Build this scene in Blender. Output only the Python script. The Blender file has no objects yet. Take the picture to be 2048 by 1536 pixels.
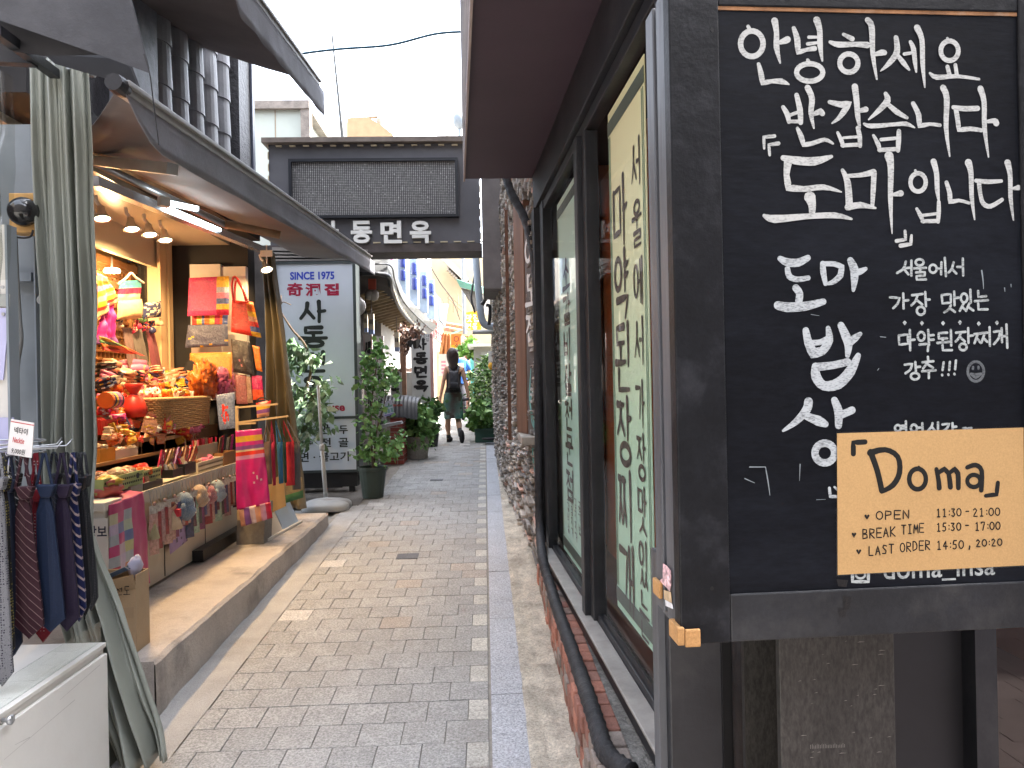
import bpy, math, random
import numpy as np
from mathutils import Vector, Matrix, noise

rnd = random.Random(7)
SC = bpy.context.scene
COL = SC.collection

# ------------------------------------------------------------------ camera
F = 1450.0                      # focal length in photo pixels (2048 wide)
YAW, ROLL = math.radians(2.13), 0.02
CAM = Vector((0.0, 0.0, 1.6))
_r0 = Vector((math.cos(YAW), -math.sin(YAW), 0)); _f = Vector((math.sin(YAW), math.cos(YAW), 0)); _u0 = Vector((0, 0, 1))
_r = _r0 * math.cos(ROLL) - _u0 * math.sin(ROLL)
_u = _u0 * math.cos(ROLL) + _r0 * math.sin(ROLL)
cam = bpy.data.cameras.new('camera'); cam_o = bpy.data.objects.new('camera', cam); COL.objects.link(cam_o)
cam.sensor_width = 36; cam.lens = F / 2048 * 36; cam.clip_end = 1000; cam.clip_start = 0.05
cam_o.matrix_world = Matrix(((_r.x, _u.x, -_f.x, CAM.x), (_r.y, _u.y, -_f.y, CAM.y), (_r.z, _u.z, -_f.z, CAM.z), (0, 0, 0, 1)))
SC.camera = cam_o

# ------------------------------------------------------------------ world, sun, exposure
SUN_EL, SUN_AZ = math.radians(52), math.radians(82)      # azimuth from +Y (up the alley) towards +X
wd = bpy.data.worlds.new('World'); SC.world = wd; wd.use_nodes = True
_nt = wd.node_tree; _bg = _nt.nodes['Background']
_sky = _nt.nodes.new('ShaderNodeTexSky'); _sky.sky_type = 'NISHITA'; _sky.sun_disc = False
_sky.sun_elevation = SUN_EL; _sky.sun_rotation = SUN_AZ; _sky.air_density = 1.0; _sky.dust_density = 3.0; _sky.ozone_density = 1.0
_hs = _nt.nodes.new('ShaderNodeHueSaturation'); _hs.inputs['Saturation'].default_value = .42     # hazy, nearly white summer sky
_nt.links.new(_sky.outputs[0], _hs.inputs['Color']); _nt.links.new(_hs.outputs[0], _bg.inputs[0]); _bg.inputs[1].default_value = 0.15
sun = bpy.data.lights.new('sun', 'SUN'); sun.energy = 2.0; sun.angle = math.radians(0.5); sun.color = (1, .95, .88)
sun_o = bpy.data.objects.new('sun', sun); COL.objects.link(sun_o)
_sd = Vector((math.cos(SUN_EL) * math.sin(SUN_AZ), math.cos(SUN_EL) * math.cos(SUN_AZ), math.sin(SUN_EL)))
sun_o.rotation_euler = _sd.to_track_quat('Z', 'Y').to_euler(); sun_o.location = (3, 3, 20)
SC.view_settings.view_transform = 'Standard'; SC.view_settings.look = 'None'
SC.view_settings.exposure = 3.75; SC.view_settings.gamma = 1
SC.cycles.max_bounces = 8; SC.cycles.diffuse_bounces = 4; SC.cycles.glossy_bounces = 3; SC.cycles.transparent_max_bounces = 12
SC.cycles.caustics_reflective = False; SC.cycles.caustics_refractive = False
SC.cycles.sample_clamp_indirect = 6

# ------------------------------------------------------------------ photo pixel -> point in the place
def ray(px, py):
    return _f * F + _r * (px - 1024) - _u * (py - 768)
def W(px, py, X=None, Y=None, Z=None):
    d = ray(px, py)
    t = (X - CAM.x) / d.x if X is not None else (Y - CAM.y) / d.y if Y is not None else (Z - CAM.z) / d.z
    return CAM + d * t
def WP(px, py, O, N):
    d = ray(px, py)
    return CAM + d * ((O - CAM).dot(N) / d.dot(N))
def gz(Y): return 0.0434 * Y                    # the alley climbs gently
def G(px, py):                                   # pixel on the alley floor
    d = ray(px, py); t = (-CAM.z) / (d.z - 0.0434 * d.y)
    return CAM + d * t

# ------------------------------------------------------------------ materials
def lin(c):
    return tuple((x / 12.92 if x <= .04045 else ((x + .055) / 1.055) ** 2.4) for x in c)
MATS = {}
def mat(name, col=(.5, .5, .5), rough=.6, var=.15, scale=5, bump=0, bscale=60, metal=0, spec=.4, src='col',
        speck=0, sscale=300, stain=0, stcol=(.05, .05, .05), stscale=3, stretch=(1, 1, 1), sheen=0, trans=0, coat=0, emit=0, subs=0):
    if name in MATS: return MATS[name]
    m = bpy.data.materials.new(name); m.use_nodes = True; nt = m.node_tree; N = nt.nodes; L = nt.links
    b = N['Principled BSDF']; b.inputs['Roughness'].default_value = rough; b.inputs['Metallic'].default_value = metal
    b.inputs['Specular IOR Level'].default_value = spec
    if sheen: b.inputs['Sheen Weight'].default_value = sheen
    if trans: b.inputs['Transmission Weight'].default_value = trans
    if coat: b.inputs['Coat Weight'].default_value = coat; b.inputs['Coat Roughness'].default_value = .15
    tc = N.new('ShaderNodeTexCoord'); mp = N.new('ShaderNodeMapping'); mp.inputs['Scale'].default_value = stretch
    L.new(tc.outputs['Object'], mp.inputs[0])
    def noi(s, det=5, ro=.6):
        n = N.new('ShaderNodeTexNoise'); n.inputs['Scale'].default_value = s; n.inputs['Detail'].default_value = det
        n.inputs['Roughness'].default_value = ro; L.new(mp.outputs[0], n.inputs['Vector']); return n.outputs['Fac']
    def mul(colout, facout, lo, hi, fmin=.3, fmax=.7):
        mr = N.new('ShaderNodeMapRange'); mr.inputs[1].default_value = fmin; mr.inputs[2].default_value = fmax
        mr.inputs[3].default_value = lo; mr.inputs[4].default_value = hi; L.new(facout, mr.inputs[0])
        v = N.new('ShaderNodeVectorMath'); v.operation = 'SCALE'; L.new(colout, v.inputs[0]); L.new(mr.outputs[0], v.inputs['Scale'])
        return v.outputs[0]
    if src == 'obj':
        o = N.new('ShaderNodeObjectInfo'); c = o.outputs['Color']
    elif src == 'att':
        o = N.new('ShaderNodeAttribute'); o.attribute_name = 'Col'; c = o.outputs['Color']
    else:
        o = N.new('ShaderNodeRGB'); o.outputs[0].default_value = (*col, 1); c = o.outputs[0]
    if var: c = mul(c, noi(scale), 1 - var, 1 + var)
    if speck: c = mul(c, noi(sscale, 2, .8), 1 - speck, 1 + speck)
    if stain:
        mr = N.new('ShaderNodeMapRange'); mr.inputs[1].default_value = .52; mr.inputs[2].default_value = .72; mr.inputs[4].default_value = stain
        L.new(noi(stscale, 8, .65), mr.inputs[0])
        mx = N.new('ShaderNodeMix'); mx.data_type = 'RGBA'; L.new(mr.outputs[0], mx.inputs[0]); L.new(c, mx.inputs[6]); mx.inputs[7].default_value = (*stcol, 1)
        c = mx.outputs[2]
    L.new(c, b.inputs['Base Color'])
    if subs:
        b.inputs['Subsurface Weight'].default_value = subs
    if emit:
        b.inputs['Emission Strength'].default_value = emit; L.new(c, b.inputs['Emission Color'])
    if bump:
        bp = N.new('ShaderNodeBump'); bp.inputs['Strength'].default_value = bump; bp.inputs['Distance'].default_value = .02
        L.new(noi(bscale, 6, .65), bp.inputs['Height']); L.new(bp.outputs[0], b.inputs['Normal'])
    MATS[name] = m; return m
def glass(name, tint=(1, 1, 1), refl=1.0, rough=0.0):
    if name in MATS: return MATS[name]
    m = bpy.data.materials.new(name); m.use_nodes = True; nt = m.node_tree; N = nt.nodes; L = nt.links
    N.remove(N['Principled BSDF'])
    t = N.new('ShaderNodeBsdfTransparent'); t.inputs[0].default_value = (*tint, 1)
    g = N.new('ShaderNodeBsdfGlossy'); g.inputs['Roughness'].default_value = rough; g.inputs[0].default_value = (1, 1, 1, 1)
    fr = N.new('ShaderNodeLayerWeight'); fr.inputs[0].default_value = .5      # facing: 0 head on, 1 grazing, same from both sides
    pw = N.new('ShaderNodeMath'); pw.operation = 'POWER'; pw.inputs[1].default_value = 5; L.new(fr.outputs['Facing'], pw.inputs[0])
    k = N.new('ShaderNodeMath'); k.operation = 'MULTIPLY_ADD'; k.inputs[1].default_value = .9 * refl; k.inputs[2].default_value = .06 * refl; L.new(pw.outputs[0], k.inputs[0])
    mx = N.new('ShaderNodeMixShader'); L.new(k.outputs[0], mx.inputs[0]); L.new(t.outputs[0], mx.inputs[1]); L.new(g.outputs[0], mx.inputs[2])
    L.new(mx.outputs[0], N['Material Output'].inputs[0]); MATS[name] = m; return m
def lamp_mat(name, col, s):
    if name in MATS: return MATS[name]
    m = bpy.data.materials.new(name); m.use_nodes = True; b = m.node_tree.nodes['Principled BSDF']
    b.inputs['Base Color'].default_value = (*col, 1); b.inputs['Emission Color'].default_value = (*col, 1); b.inputs['Emission Strength'].default_value = s
    MATS[name] = m; return m

# ------------------------------------------------------------------ mesh builder
class MB:
    def __init__(s): s.v = []; s.f = []; s.c = []
    def add(s, vs, fs, col=None):
        n = len(s.v); s.v += [tuple(v) for v in vs]
        for f in fs: s.f.append(tuple(i + n for i in f)); s.c.append(col or (1, 1, 1))
    def box(s, x0, x1, y0, y1, z0, z1, col=None):
        s.add([(x0, y0, z0), (x1, y0, z0), (x1, y1, z0), (x0, y1, z0), (x0, y0, z1), (x1, y0, z1), (x1, y1, z1), (x0, y1, z1)],
              [(0, 3, 2, 1), (4, 5, 6, 7), (0, 1, 5, 4), (1, 2, 6, 5), (2, 3, 7, 6), (3, 0, 4, 7)], col); return s
    def obox(s, c, ax, ay, az, col=None):          # centre, three half-axes
        c, ax, ay, az = map(Vector, (c, ax, ay, az)); P = []
        for k in (-1, 1):
            for i, j in ((-1, -1), (1, -1), (1, 1), (-1, 1)): P.append(c + ax * i + ay * j + az * k)
        s.add(P, [(0, 3, 2, 1), (4, 5, 6, 7), (0, 1, 5, 4), (1, 2, 6, 5), (2, 3, 7, 6), (3, 0, 4, 7)], col); return s
    def prism(s, pts, vec, col=None):
        n = len(pts); vec = Vector(vec); A = [Vector(p) for p in pts]
        s.add(A + [p + vec for p in A], [tuple(range(n))[::-1], tuple(range(n, 2 * n))] + [(i, (i + 1) % n, n + (i + 1) % n, n + i) for i in range(n)], col); return s
    def bar(s, a, b, w, h, up=(0, 0, 1), col=None):
        a, b = Vector(a), Vector(b); d = (b - a); L = d.length; d.normalize(); u = Vector(up)
        x = d.cross(u); x = x.normalized() if x.length > 1e-5 else Vector((1, 0, 0)); y = x.cross(d).normalized()
        return s.obox((a + b) / 2, x * w / 2, d * L / 2, y * h / 2, col)
    def tube(s, path, r, n=8, col=None, caps=True, flat=1.0):
        P = [Vector(p) for p in path]; R = r if isinstance(r, (list, tuple)) else [r] * len(P); vs = []
        t0 = (P[1] - P[0]).normalized(); ref = Vector((0, 0, 1)) if abs(t0.z) < .9 else Vector((1, 0, 0)); x = t0.cross(ref).normalized()
        for i, p in enumerate(P):
            t = (P[min(i + 1, len(P) - 1)] - P[max(i - 1, 0)]).normalized()
            x = (x - t * x.dot(t)).normalized(); y = t.cross(x)
            for k in range(n):
                a = 2 * math.pi * k / n; vs.append(p + x * math.cos(a) * R[i] + y * math.sin(a) * R[i] * flat)
        fs = [(i * n + k, i * n + (k + 1) % n, (i + 1) * n + (k + 1) % n, (i + 1) * n + k) for i in range(len(P) - 1) for k in range(n)]
        if caps: fs += [tuple(range(n))[::-1], tuple(range((len(P) - 1) * n, len(P) * n))]
        s.add(vs, fs, col); return s
    def lathe(s, c, prof, n=20, axis='z', col=None, cap=True):
        c = Vector(c); vs = []
        for r, z in prof:
            for k in range(n):
                a = 2 * math.pi * k / n; q = (r * math.cos(a), r * math.sin(a), z)
                if axis == 'x': q = (z, q[0], q[1])
                if axis == 'y': q = (q[0], z, q[1])
                vs.append(c + Vector(q))
        m = len(prof); fs = [(i * n + k, i * n + (k + 1) % n, (i + 1) * n + (k + 1) % n, (i + 1) * n + k) for i in range(m - 1) for k in range(n)]
        if cap: fs += [tuple(range(n))[::-1], tuple(range((m - 1) * n, m * n))]
        s.add(vs, fs, col); return s
    def grid(s, fn, nu, nv, col=None):             # fn(u, v) -> point; col may be a function too
        vs = [fn(i / nu, j / nv) for j in range(nv + 1) for i in range(nu + 1)]; n = len(s.v); s.v += [tuple(v) for v in vs]
        for j in range(nv):
            for i in range(nu):
                a = n + j * (nu + 1) + i; s.f.append((a, a + 1, a + nu + 2, a + nu + 1))
                s.c.append(col((i + .5) / nu, (j + .5) / nv) if callable(col) else (col or (1, 1, 1)))
        return s
    def blob(s, c, rx, ry, rz, amp=.15, freq=2.0, seed=0, nu=16, nv=10, col=None):
        c = Vector(c)
        def fn(u, v):
            a, b = u * 2 * math.pi, (v - .5) * math.pi * .998
            d = Vector((math.cos(a) * math.cos(b), math.sin(a) * math.cos(b), math.sin(b)))
            k = 1 + amp * noise.noise(d * freq + Vector((seed * 3.1, seed * 1.7, 0)))
            return c + Vector((d.x * rx * k, d.y * ry * k, d.z * rz * k))
        return s.grid(fn, nu, nv, col)
    def build(s, name, m, parent=None, smooth=False, bevel=0, color=None, solid=0, subsurf=0):
        me = bpy.data.meshes.new(name); me.from_pydata(s.v, [], s.f); me.update()
        a = me.color_attributes.new('Col', 'FLOAT_COLOR', 'CORNER')
        cs = []
        for p, c in zip(me.polygons, s.c): cs += [c[0], c[1], c[2], 1.0] * p.loop_total
        a.data.foreach_set('color', cs)
        if smooth: me.polygons.foreach_set('use_smooth', [True] * len(me.polygons))
        me.materials.append(m); o = bpy.data.objects.new(name, me); COL.objects.link(o)
        if parent: o.parent = parent
        if bevel:
            b = o.modifiers.new('b', 'BEVEL'); b.width = bevel; b.segments = 2; b.limit_method = 'ANGLE'
        if solid:
            q = o.modifiers.new('s', 'SOLIDIFY'); q.thickness = solid; q.offset = 0
        if subsurf:
            q = o.modifiers.new('u', 'SUBSURF'); q.levels = q.render_levels = subsurf
        if color: o.color = (*color, 1)
        return o
def tag(o, label=None, cat=None, group=None, kind=None):
    if label: o['label'] = label
    if cat: o['category'] = cat
    if group: o['group'] = group
    if kind: o['kind'] = kind
    return o
def thing(name, label, cat, group=None):
    o = bpy.data.objects.new(name, None); COL.objects.link(o); return tag(o, label, cat, group)
def struct(name, mb, m, **k): return tag(mb.build(name, m, **k), kind='structure')
def kids(o): return [c for c in bpy.data.objects if c.parent == o]
def copy_tree(o, parent=None):
    c = o.copy(); COL.objects.link(c)
    if parent: c.parent = parent
    for ch in kids(o): copy_tree(ch, c)
    return c

# ------------------------------------------------------------------ writing: brush strokes and printed text on a plane
class Plane:
    def __init__(s, O, U, V, lift=.0015):          # U right, V down
        s.O = Vector(O); s.U = Vector(U).normalized(); V = Vector(V); s.V = (V - s.U * V.dot(s.U)).normalized(); s.N = s.V.cross(s.U)  # N towards the reader
        s.lift = lift
        if s.N.dot(CAM - s.O) < 0: s.N = -s.N
    def p(s, u, v, k=0): return s.O + s.U * u + s.V * v + s.N * (s.lift + k)
    def px(s, x, y):
        q = WP(x, y, s.O, s.N) - s.O; return q.dot(s.U), q.dot(s.V)
def ribbon(mb, pl, pts, k=0, col=None, closed=False):
    P = [(Vector((a[0], a[1])), a[2]) for a in pts]
    if not closed and len(P) > 2:                  # smooth the line a little
        Q = []
        for i in range(len(P) - 1):
            p0, p1, p2, p3 = P[max(i - 1, 0)][0], P[i][0], P[i + 1][0], P[min(i + 2, len(P) - 1)][0]
            a = (p1 - p0).normalized() if (p1 - p0).length else Vector((0, 0)); b = (p2 - p1).normalized(); c = (p3 - p2).normalized() if (p3 - p2).length else b
            sharp1 = i > 0 and a.dot(b) < .35; sharp2 = i < len(P) - 2 and c.dot(b) < .35
            for t in (0, .33, .66):
                if sharp1 or sharp2: q = p1.lerp(p2, t)
                else: q = .5 * ((2 * p1) + (p2 - p0) * t + (2 * p0 - 5 * p1 + 4 * p2 - p3) * t * t + (3 * p1 - p0 - 3 * p2 + p3) * t ** 3)
                Q.append((q, P[i][1] * (1 - t) + P[i + 1][1] * t))
        Q.append(P[-1]); P = Q
    n = len(P); Ls = []; Rs = []
    for i in range(n):
        a = P[(i - 1) % n][0] if closed else P[max(i - 1, 0)][0]; b = P[(i + 1) % n][0] if closed else P[min(i + 1, n - 1)][0]
        t = b - a
        if not closed and 0 < i < n - 1:
            d1 = (P[i][0] - P[i - 1][0]).normalized(); d2 = (P[i + 1][0] - P[i][0]).normalized(); t = d1 + d2
            if t.length < .3: t = d1
        t = t.normalized() if t.length else Vector((1, 0)); nn = Vector((-t.y, t.x)) * P[i][1] / 2
        Ls.append(P[i][0] + nn); Rs.append(P[i][0] - nn)
    vs = [pl.p(q.x, q.y, k) for q in Ls] + [pl.p(q.x, q.y, k) for q in Rs]
    fs = [(i, (i + 1) % n, n + (i + 1) % n, n + i) for i in range(n if closed else n - 1)]
    if not closed:                                  # round ends
        for e, o, A, B in ((0, 1, 0, n), (n - 1, n - 2, n - 1, 2 * n - 1)):
            d = (P[e][0] - P[o][0]); d = d.normalized() if d.length else Vector((1, 0)); w = P[e][1] / 2; nn = (Vector(Ls[e]) - P[e][0])
            base = len(vs); ring = [A]
            for j in range(1, 6):
                an = math.pi * j / 6; q = P[e][0] + nn * math.cos(an) + d * w * math.sin(an); vs.append(pl.p(q.x, q.y, k)); ring.append(len(vs) - 1)
            ring.append(B); fs.append(tuple(ring))
    mb.add(vs, fs, col)
def ell(cx, cy, rx, ry, w, n=22, w2=None):
    return [(cx + rx * math.cos(2 * math.pi * i / n), cy + ry * math.sin(2 * math.pi * i / n), w if w2 is None else w + (w2 - w) * (.5 + .5 * math.sin(2 * math.pi * i / n + .6))) for i in range(n)]
def write_px(mb, pl, strokes, conv, wk=1.0, k0=0):
    """strokes traced in a zoomed crop -> ribbons on the plane; each stroke (points, closed)"""
    for i, st in enumerate(strokes):
        closed = isinstance(st, tuple); pts = st[0] if closed else st; out = []
        for x, y, w in pts:
            X, Y = conv(x, y); u, v = pl.px(X, Y); X2, _ = conv(x + w * wk, y); u2, v2 = pl.px(X2, Y)
            out.append((u, v, math.hypot(u2 - u, v2 - v)))
        ribbon(mb, pl, out, k0 + (i % 23) * .00006, None, closed)

# Hangul put together from brush strokes in a unit square (y down)
_J = {'ㄱ': [[(0, .08), (1, .08), (.75, 1)]], 'ㄴ': [[(.05, 0), (.05, .92), (1, .9)]], 'ㄷ': [[(1, .06), (.05, .06), (.05, .94), (1, .94)]],
      'ㄹ': [[(0, .04), (.95, .04), (.95, .5), (.05, .5), (.05, .96), (1, .96)]], 'ㅁ': [[(.05, .05), (.05, .95), (.95, .95), (.95, .05), (.05, .05)]],
      'ㅂ': [[(.06, 0), (.06, .95), (.94, .95), (.94, 0)], [(.06, .5), (.94, .5)]], 'ㅅ': [[(.52, 0), (.42, .5), (0, 1)], [(.45, .45), (1, 1)]],
      'ㅈ': [[(.05, .08), (.95, .08)], [(.52, .08), (.42, .55), (0, 1)], [(.45, .5), (1, 1)]], 'ㅊ': [[(.35, -.1), (.65, -.06)], [(.05, .14), (.95, .14)], [(.52, .14), (.42, .58), (0, 1)], [(.45, .52), (1, 1)]],
      'ㅎ': [[(.35, 0), (.65, .03)], [(0, .22), (1, .22)], 'o2'], 'ㅇ': ['o'], 'ㅌ': [[(1, .05), (.05, .05), (.05, .95), (1, .95)], [(.05, .5), (.95, .5)]],
      'ㅋ': [[(0, .08), (1, .08), (.75, 1)], [(0, .5), (.9, .48)]], 'ㅍ': [[(0, .06), (1, .06)], [(.28, .06), (.28, .95)], [(.72, .06), (.72, .95)], [(0, .95), (1, .95)]]}
for _d, _s in (('ㄲ', 'ㄱ'), ('ㄸ', 'ㄷ'), ('ㅃ', 'ㅂ'), ('ㅆ', 'ㅅ'), ('ㅉ', 'ㅈ')):
    _J[_d] = [[(x * .46, y) for x, y in s] for s in _J[_s]] + [[(.54 + x * .46, y) for x, y in s] for s in _J[_s]]
_CHO = 'ㄱㄲㄴㄷㄸㄹㅁㅂㅃㅅㅆㅇㅈㅉㅊㅋㅌㅍㅎ'; _JUNG = 'ㅏㅐㅑㅒㅓㅔㅕㅖㅗㅘㅙㅚㅛㅜㅝㅞㅟㅠㅡㅢㅣ'
_JONG = ['', 'ㄱ', 'ㄲ', 'ㄳ', 'ㄴ', 'ㄵ', 'ㄶ', 'ㄷ', 'ㄹ', 'ㄺ', 'ㄻ', 'ㄼ', 'ㄽ', 'ㄾ', 'ㄿ', 'ㅀ', 'ㅁ', 'ㅂ', 'ㅄ', 'ㅅ', 'ㅆ', 'ㅇ', 'ㅈ', 'ㅊ', 'ㅋ', 'ㅌ', 'ㅍ', 'ㅎ']
_VV = {'ㅏ': [[(.3, 0), (.3, 1)], [(.3, .48), (.85, .46)]], 'ㅐ': [[(.15, .04), (.15, .95)], [(.15, .5), (.7, .5)], [(.72, 0), (.72, 1)]], 'ㅑ': [[(.3, 0), (.3, 1)], [(.3, .36), (.85, .34)], [(.3, .62), (.85, .6)]],
       'ㅓ': [[(.7, 0), (.7, 1)], [(0, .46), (.7, .46)]], 'ㅔ': [[(.4, .05), (.4, .95)], [(-.1, .48), (.4, .48)], [(.85, 0), (.85, 1)]], 'ㅕ': [[(.7, 0), (.7, 1)], [(0, .34), (.7, .34)], [(0, .62), (.7, .62)]], 'ㅣ': [[(.5, 0), (.5, 1)]]}
_HV = {'ㅗ': [[(.5, 0), (.5, .8)], [(0, .85), (1, .85)]], 'ㅛ': [[(.33, 0), (.33, .8)], [(.67, 0), (.67, .8)], [(0, .85), (1, .85)]], 'ㅜ': [[(0, .15), (1, .15)], [(.5, .15), (.5, 1)]],
       'ㅠ': [[(0, .15), (1, .15)], [(.33, .15), (.33, 1)], [(.67, .15), (.67, 1)]], 'ㅡ': [[(0, .5), (1, .5)]]}
def hangul(ch):
    """list of (points, closed) in the unit square"""
    c = ord(ch) - 0xAC00
    if c < 0 or c > 11171: return []
    cho, jung, jong = _CHO[c // 588], _JUNG[(c % 588) // 28], _JONG[c % 28]; out = []
    def put(shapes, x0, y0, x1, y1):
        for s in shapes:
            if s == 'o': out.append(([(x0 + (x1 - x0) * (.5 + .46 * math.cos(t * .3142)), y0 + (y1 - y0) * (.5 + .46 * math.sin(t * .3142))) for t in range(20)], True))
            elif s == 'o2': out.append(([(x0 + (x1 - x0) * (.5 + .4 * math.cos(t * .3142)), y0 + (y1 - y0) * (.68 + .3 * math.sin(t * .3142))) for t in range(20)], True))
            else: out.append(([(x0 + (x1 - x0) * a, y0 + (y1 - y0) * b) for a, b in s], False))
    B = .6 if jong else 1.0
    comp = {'ㅚ': ('ㅗ', 'ㅣ'), 'ㅘ': ('ㅗ', 'ㅏ'), 'ㅟ': ('ㅜ', 'ㅣ'), 'ㅢ': ('ㅡ', 'ㅣ'), 'ㅝ': ('ㅜ', 'ㅓ')}
    if jung in _VV:
        put(_J[cho], .02, .08 * B, .52, .82 * B if not jong else B * .92); put(_VV[jung], .6, 0, 1.0, B if jong else 1.0)
    elif jung in _HV:
        put(_J[cho], .18, 0, .82, .46 * B + .02); put(_HV[jung], 0, .52 * B, 1, B)
    else:
        a, b = comp.get(jung, ('ㅗ', 'ㅣ')); put(_J[cho], .08, 0, .6, .46 * B); put(_HV[a], 0, .55 * B, .68, B * .98); put(_VV[b], .7, 0, 1, B * 1.02)
    if jong: put(_J.get(jong, _J['ㄴ']), .16, .68, .9, 1.0)
    return out
def brush(mb, pl, text, u, v, w, h, step, stroke, vertical=True, taper=.35, jit=.0, k0=0):
    """write text with its first syllable's box at (u, v), size w x h, moving by step"""
    kk = 0
    for ch in text:
        for pts, closed in hangul(ch):
            q = []
            for i, (a, b) in enumerate(pts):
                f = 1 if closed else (1.18 if i == 0 else 1 - taper * (i / (len(pts) - 1)) ** 2)
                q.append((u + a * w + rnd.uniform(-jit, jit), v + b * h + rnd.uniform(-jit, jit), stroke * f))
            if not closed and len(q) == 2: q.insert(1, ((q[0][0] + q[1][0]) / 2 + w * .012, (q[0][1] + q[1][1]) / 2 + h * .01, stroke * .9))
            ribbon(mb, pl, q, k0 + (kk % 17) * .00006, None, closed); kk += 1
        if vertical: v += step
        else: u += step
def printed(mb, pl, text, u0, v0, u1, v1, bold=0.0, k=0, col=None, keep=False):
    """printed text filling the rectangle (keep: keep the letters' own proportions, fit the height)"""
    cu = bpy.data.curves.new('t', 'FONT'); cu.body = text; cu.size = 1; cu.offset = bold; cu.resolution_u = 3
    o = bpy.data.objects.new('t', cu); COL.objects.link(o); dg = bpy.context.evaluated_depsgraph_get()
    me = bpy.data.meshes.new_from_object(o.evaluated_get(dg)); bpy.data.objects.remove(o); bpy.data.curves.remove(cu)
    vs = [tuple(v.co) for v in me.vertices]; fs = [tuple(p.vertices) for p in me.polygons]; bpy.data.meshes.remove(me)
    if not vs: return
    x0, x1 = min(v[0] for v in vs), max(v[0] for v in vs); y0, y1 = min(v[1] for v in vs), max(v[1] for v in vs)
    sx = (u1 - u0) / max(x1 - x0, 1e-6); sy = (v1 - v0) / max(y1 - y0, 1e-6)
    if keep: sx = sy
    mb.add([pl.p(u0 + (x - x0) * sx, v0 + (y1 - y) * sy, k) for x, y, z in vs], fs, col)

# ------------------------------------------------------------------ leaves
def leaves(mb, spots, size, cols, n_per=1, droop=.3, seed=1, ratio=.5):
    r = random.Random(seed)
    for p, rad in spots:
        for _ in range(n_per):
            d = Vector((r.gauss(0, 1), r.gauss(0, 1), r.gauss(0, 1)))
            c = Vector(p) + d * rad * .55
            a = Vector((r.uniform(-1, 1), r.uniform(-1, 1), r.uniform(-.9, .5) - droop)).normalized()
            b = a.cross(Vector((r.uniform(-1, 1), r.uniform(-1, 1), r.uniform(-1, 1)))).normalized()
            s = size * r.uniform(.6, 1.3); n = a.cross(b) * s * .12; w = b * s * ratio * .5
            c0 = r.choice(cols); f = r.uniform(.7, 1.3); cc = tuple(x * f for x in c0)
            mb.add([c, c + a * s * .35 + w + n, c + a * s, c + a * s * .35 - w + n, c + a * s * .7 + w * .7 + n * .6, c + a * s * .7 - w * .7 + n * .6],
                   [(0, 1, 4, 2, 5, 3)], cc)
    return mb
# ================================================================== GROUND
M_conc = mat('old_concrete', (.30, .285, .26), .9, .22, 3, .35, 60, stain=.5, stcol=(.14, .13, .115), speck=.14, sscale=160)
M_paver = mat('paver', src='att', rough=.85, var=.10, scale=9, bump=.3, bscale=150, speck=.42, sscale=95, stain=.35, stcol=(.2, .17, .13), stscale=1.6)
M_granite = mat('granite', (.40, .41, .435), .75, .08, 4, .12, 150, speck=.5, sscale=100, stain=.25, stcol=(.25, .22, .18), stscale=2.2)
M_sand = mat('sandy_mortar', (.52, .47, .385), .95, .28, 7, 1.0, 30, speck=.3, sscale=80, stain=.6, stcol=(.26, .22, .18), stscale=3)
def slope_sheet(x0, x1, y0, y1, dz, m, name, ny=1):
    b = MB(); b.add([(x0, y0, gz(y0) + dz), (x1, y0, gz(y0) + dz), (x1, y1, gz(y1) + dz), (x0, y1, gz(y1) + dz)], [(0, 1, 2, 3)]); return struct(name, b, m)
slope_sheet(-60, 60, -30, 300, -.03, mat('ground_concrete', (.24, .23, .215), .9, .2, 2, .3, 50, stain=.4, stcol=(.12, .11, .1)), 'ground')
slope_sheet(-1.55, .02, .5, 40, -.0055, mat('joint_sand', (.27, .25, .22), .95, .2, 30, .4, 120), 'paving_bed')
pv = MB(); r5 = random.Random(5); Y = .8; row = 0; S = .1825
while Y < 27:
    off = 0 if row % 2 == 0 else S / 2; x = -.012
    first = True; xl = -1.30 + r5.uniform(-.012, .012) + (.06 if Y > 8 else 0)
    skew = r5.uniform(-.002, .002)
    while x > xl:
        w = S / 2 if (first and row % 2 == 1) else S
        x0 = max(x - w, xl); d = .0020
        c = r5.gauss(.325, .013); col = (c * .99, c * .975, c * .935)
        if first and row % 2 == 1: c = .47 + r5.uniform(-.04, .04); col = (c, c * .96, c * .86)
        elif r5.random() < .012: c = .47; col = (c, c * .975, c * .93)
        elif r5.random() < .05: col = (c * 1.08, c * .97, c * .86)
        if x - x0 > .03:
            t = r5.uniform(-.0012, .0012); h = [gz(Y) + t + r5.uniform(-.0008, .0008) for _ in range(4)]
            a, b_, cY, dY = x0 + d / 2, x - d / 2, Y + d / 2 + skew, Y + S - d / 2 + skew; g = .002; dz = gz(S)
            pv.add([(a + g, cY + g, h[0]), (b_ - g, cY + g, h[1]), (b_ - g, dY - g, h[2] + dz), (a + g, dY - g, h[3] + dz),
                    (a, cY, h[0] - .008), (b_, cY, h[1] - .008), (b_, dY, h[2] + dz - .008), (a, dY, h[3] + dz - .008)],
                   [(0, 1, 2, 3), (4, 5, 1, 0), (5, 6, 2, 1), (6, 7, 3, 2), (7, 4, 0, 3)], col)
        x -= w; first = False
    Y += S; row += 1
struct('pavement', pv, M_paver)
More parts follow.
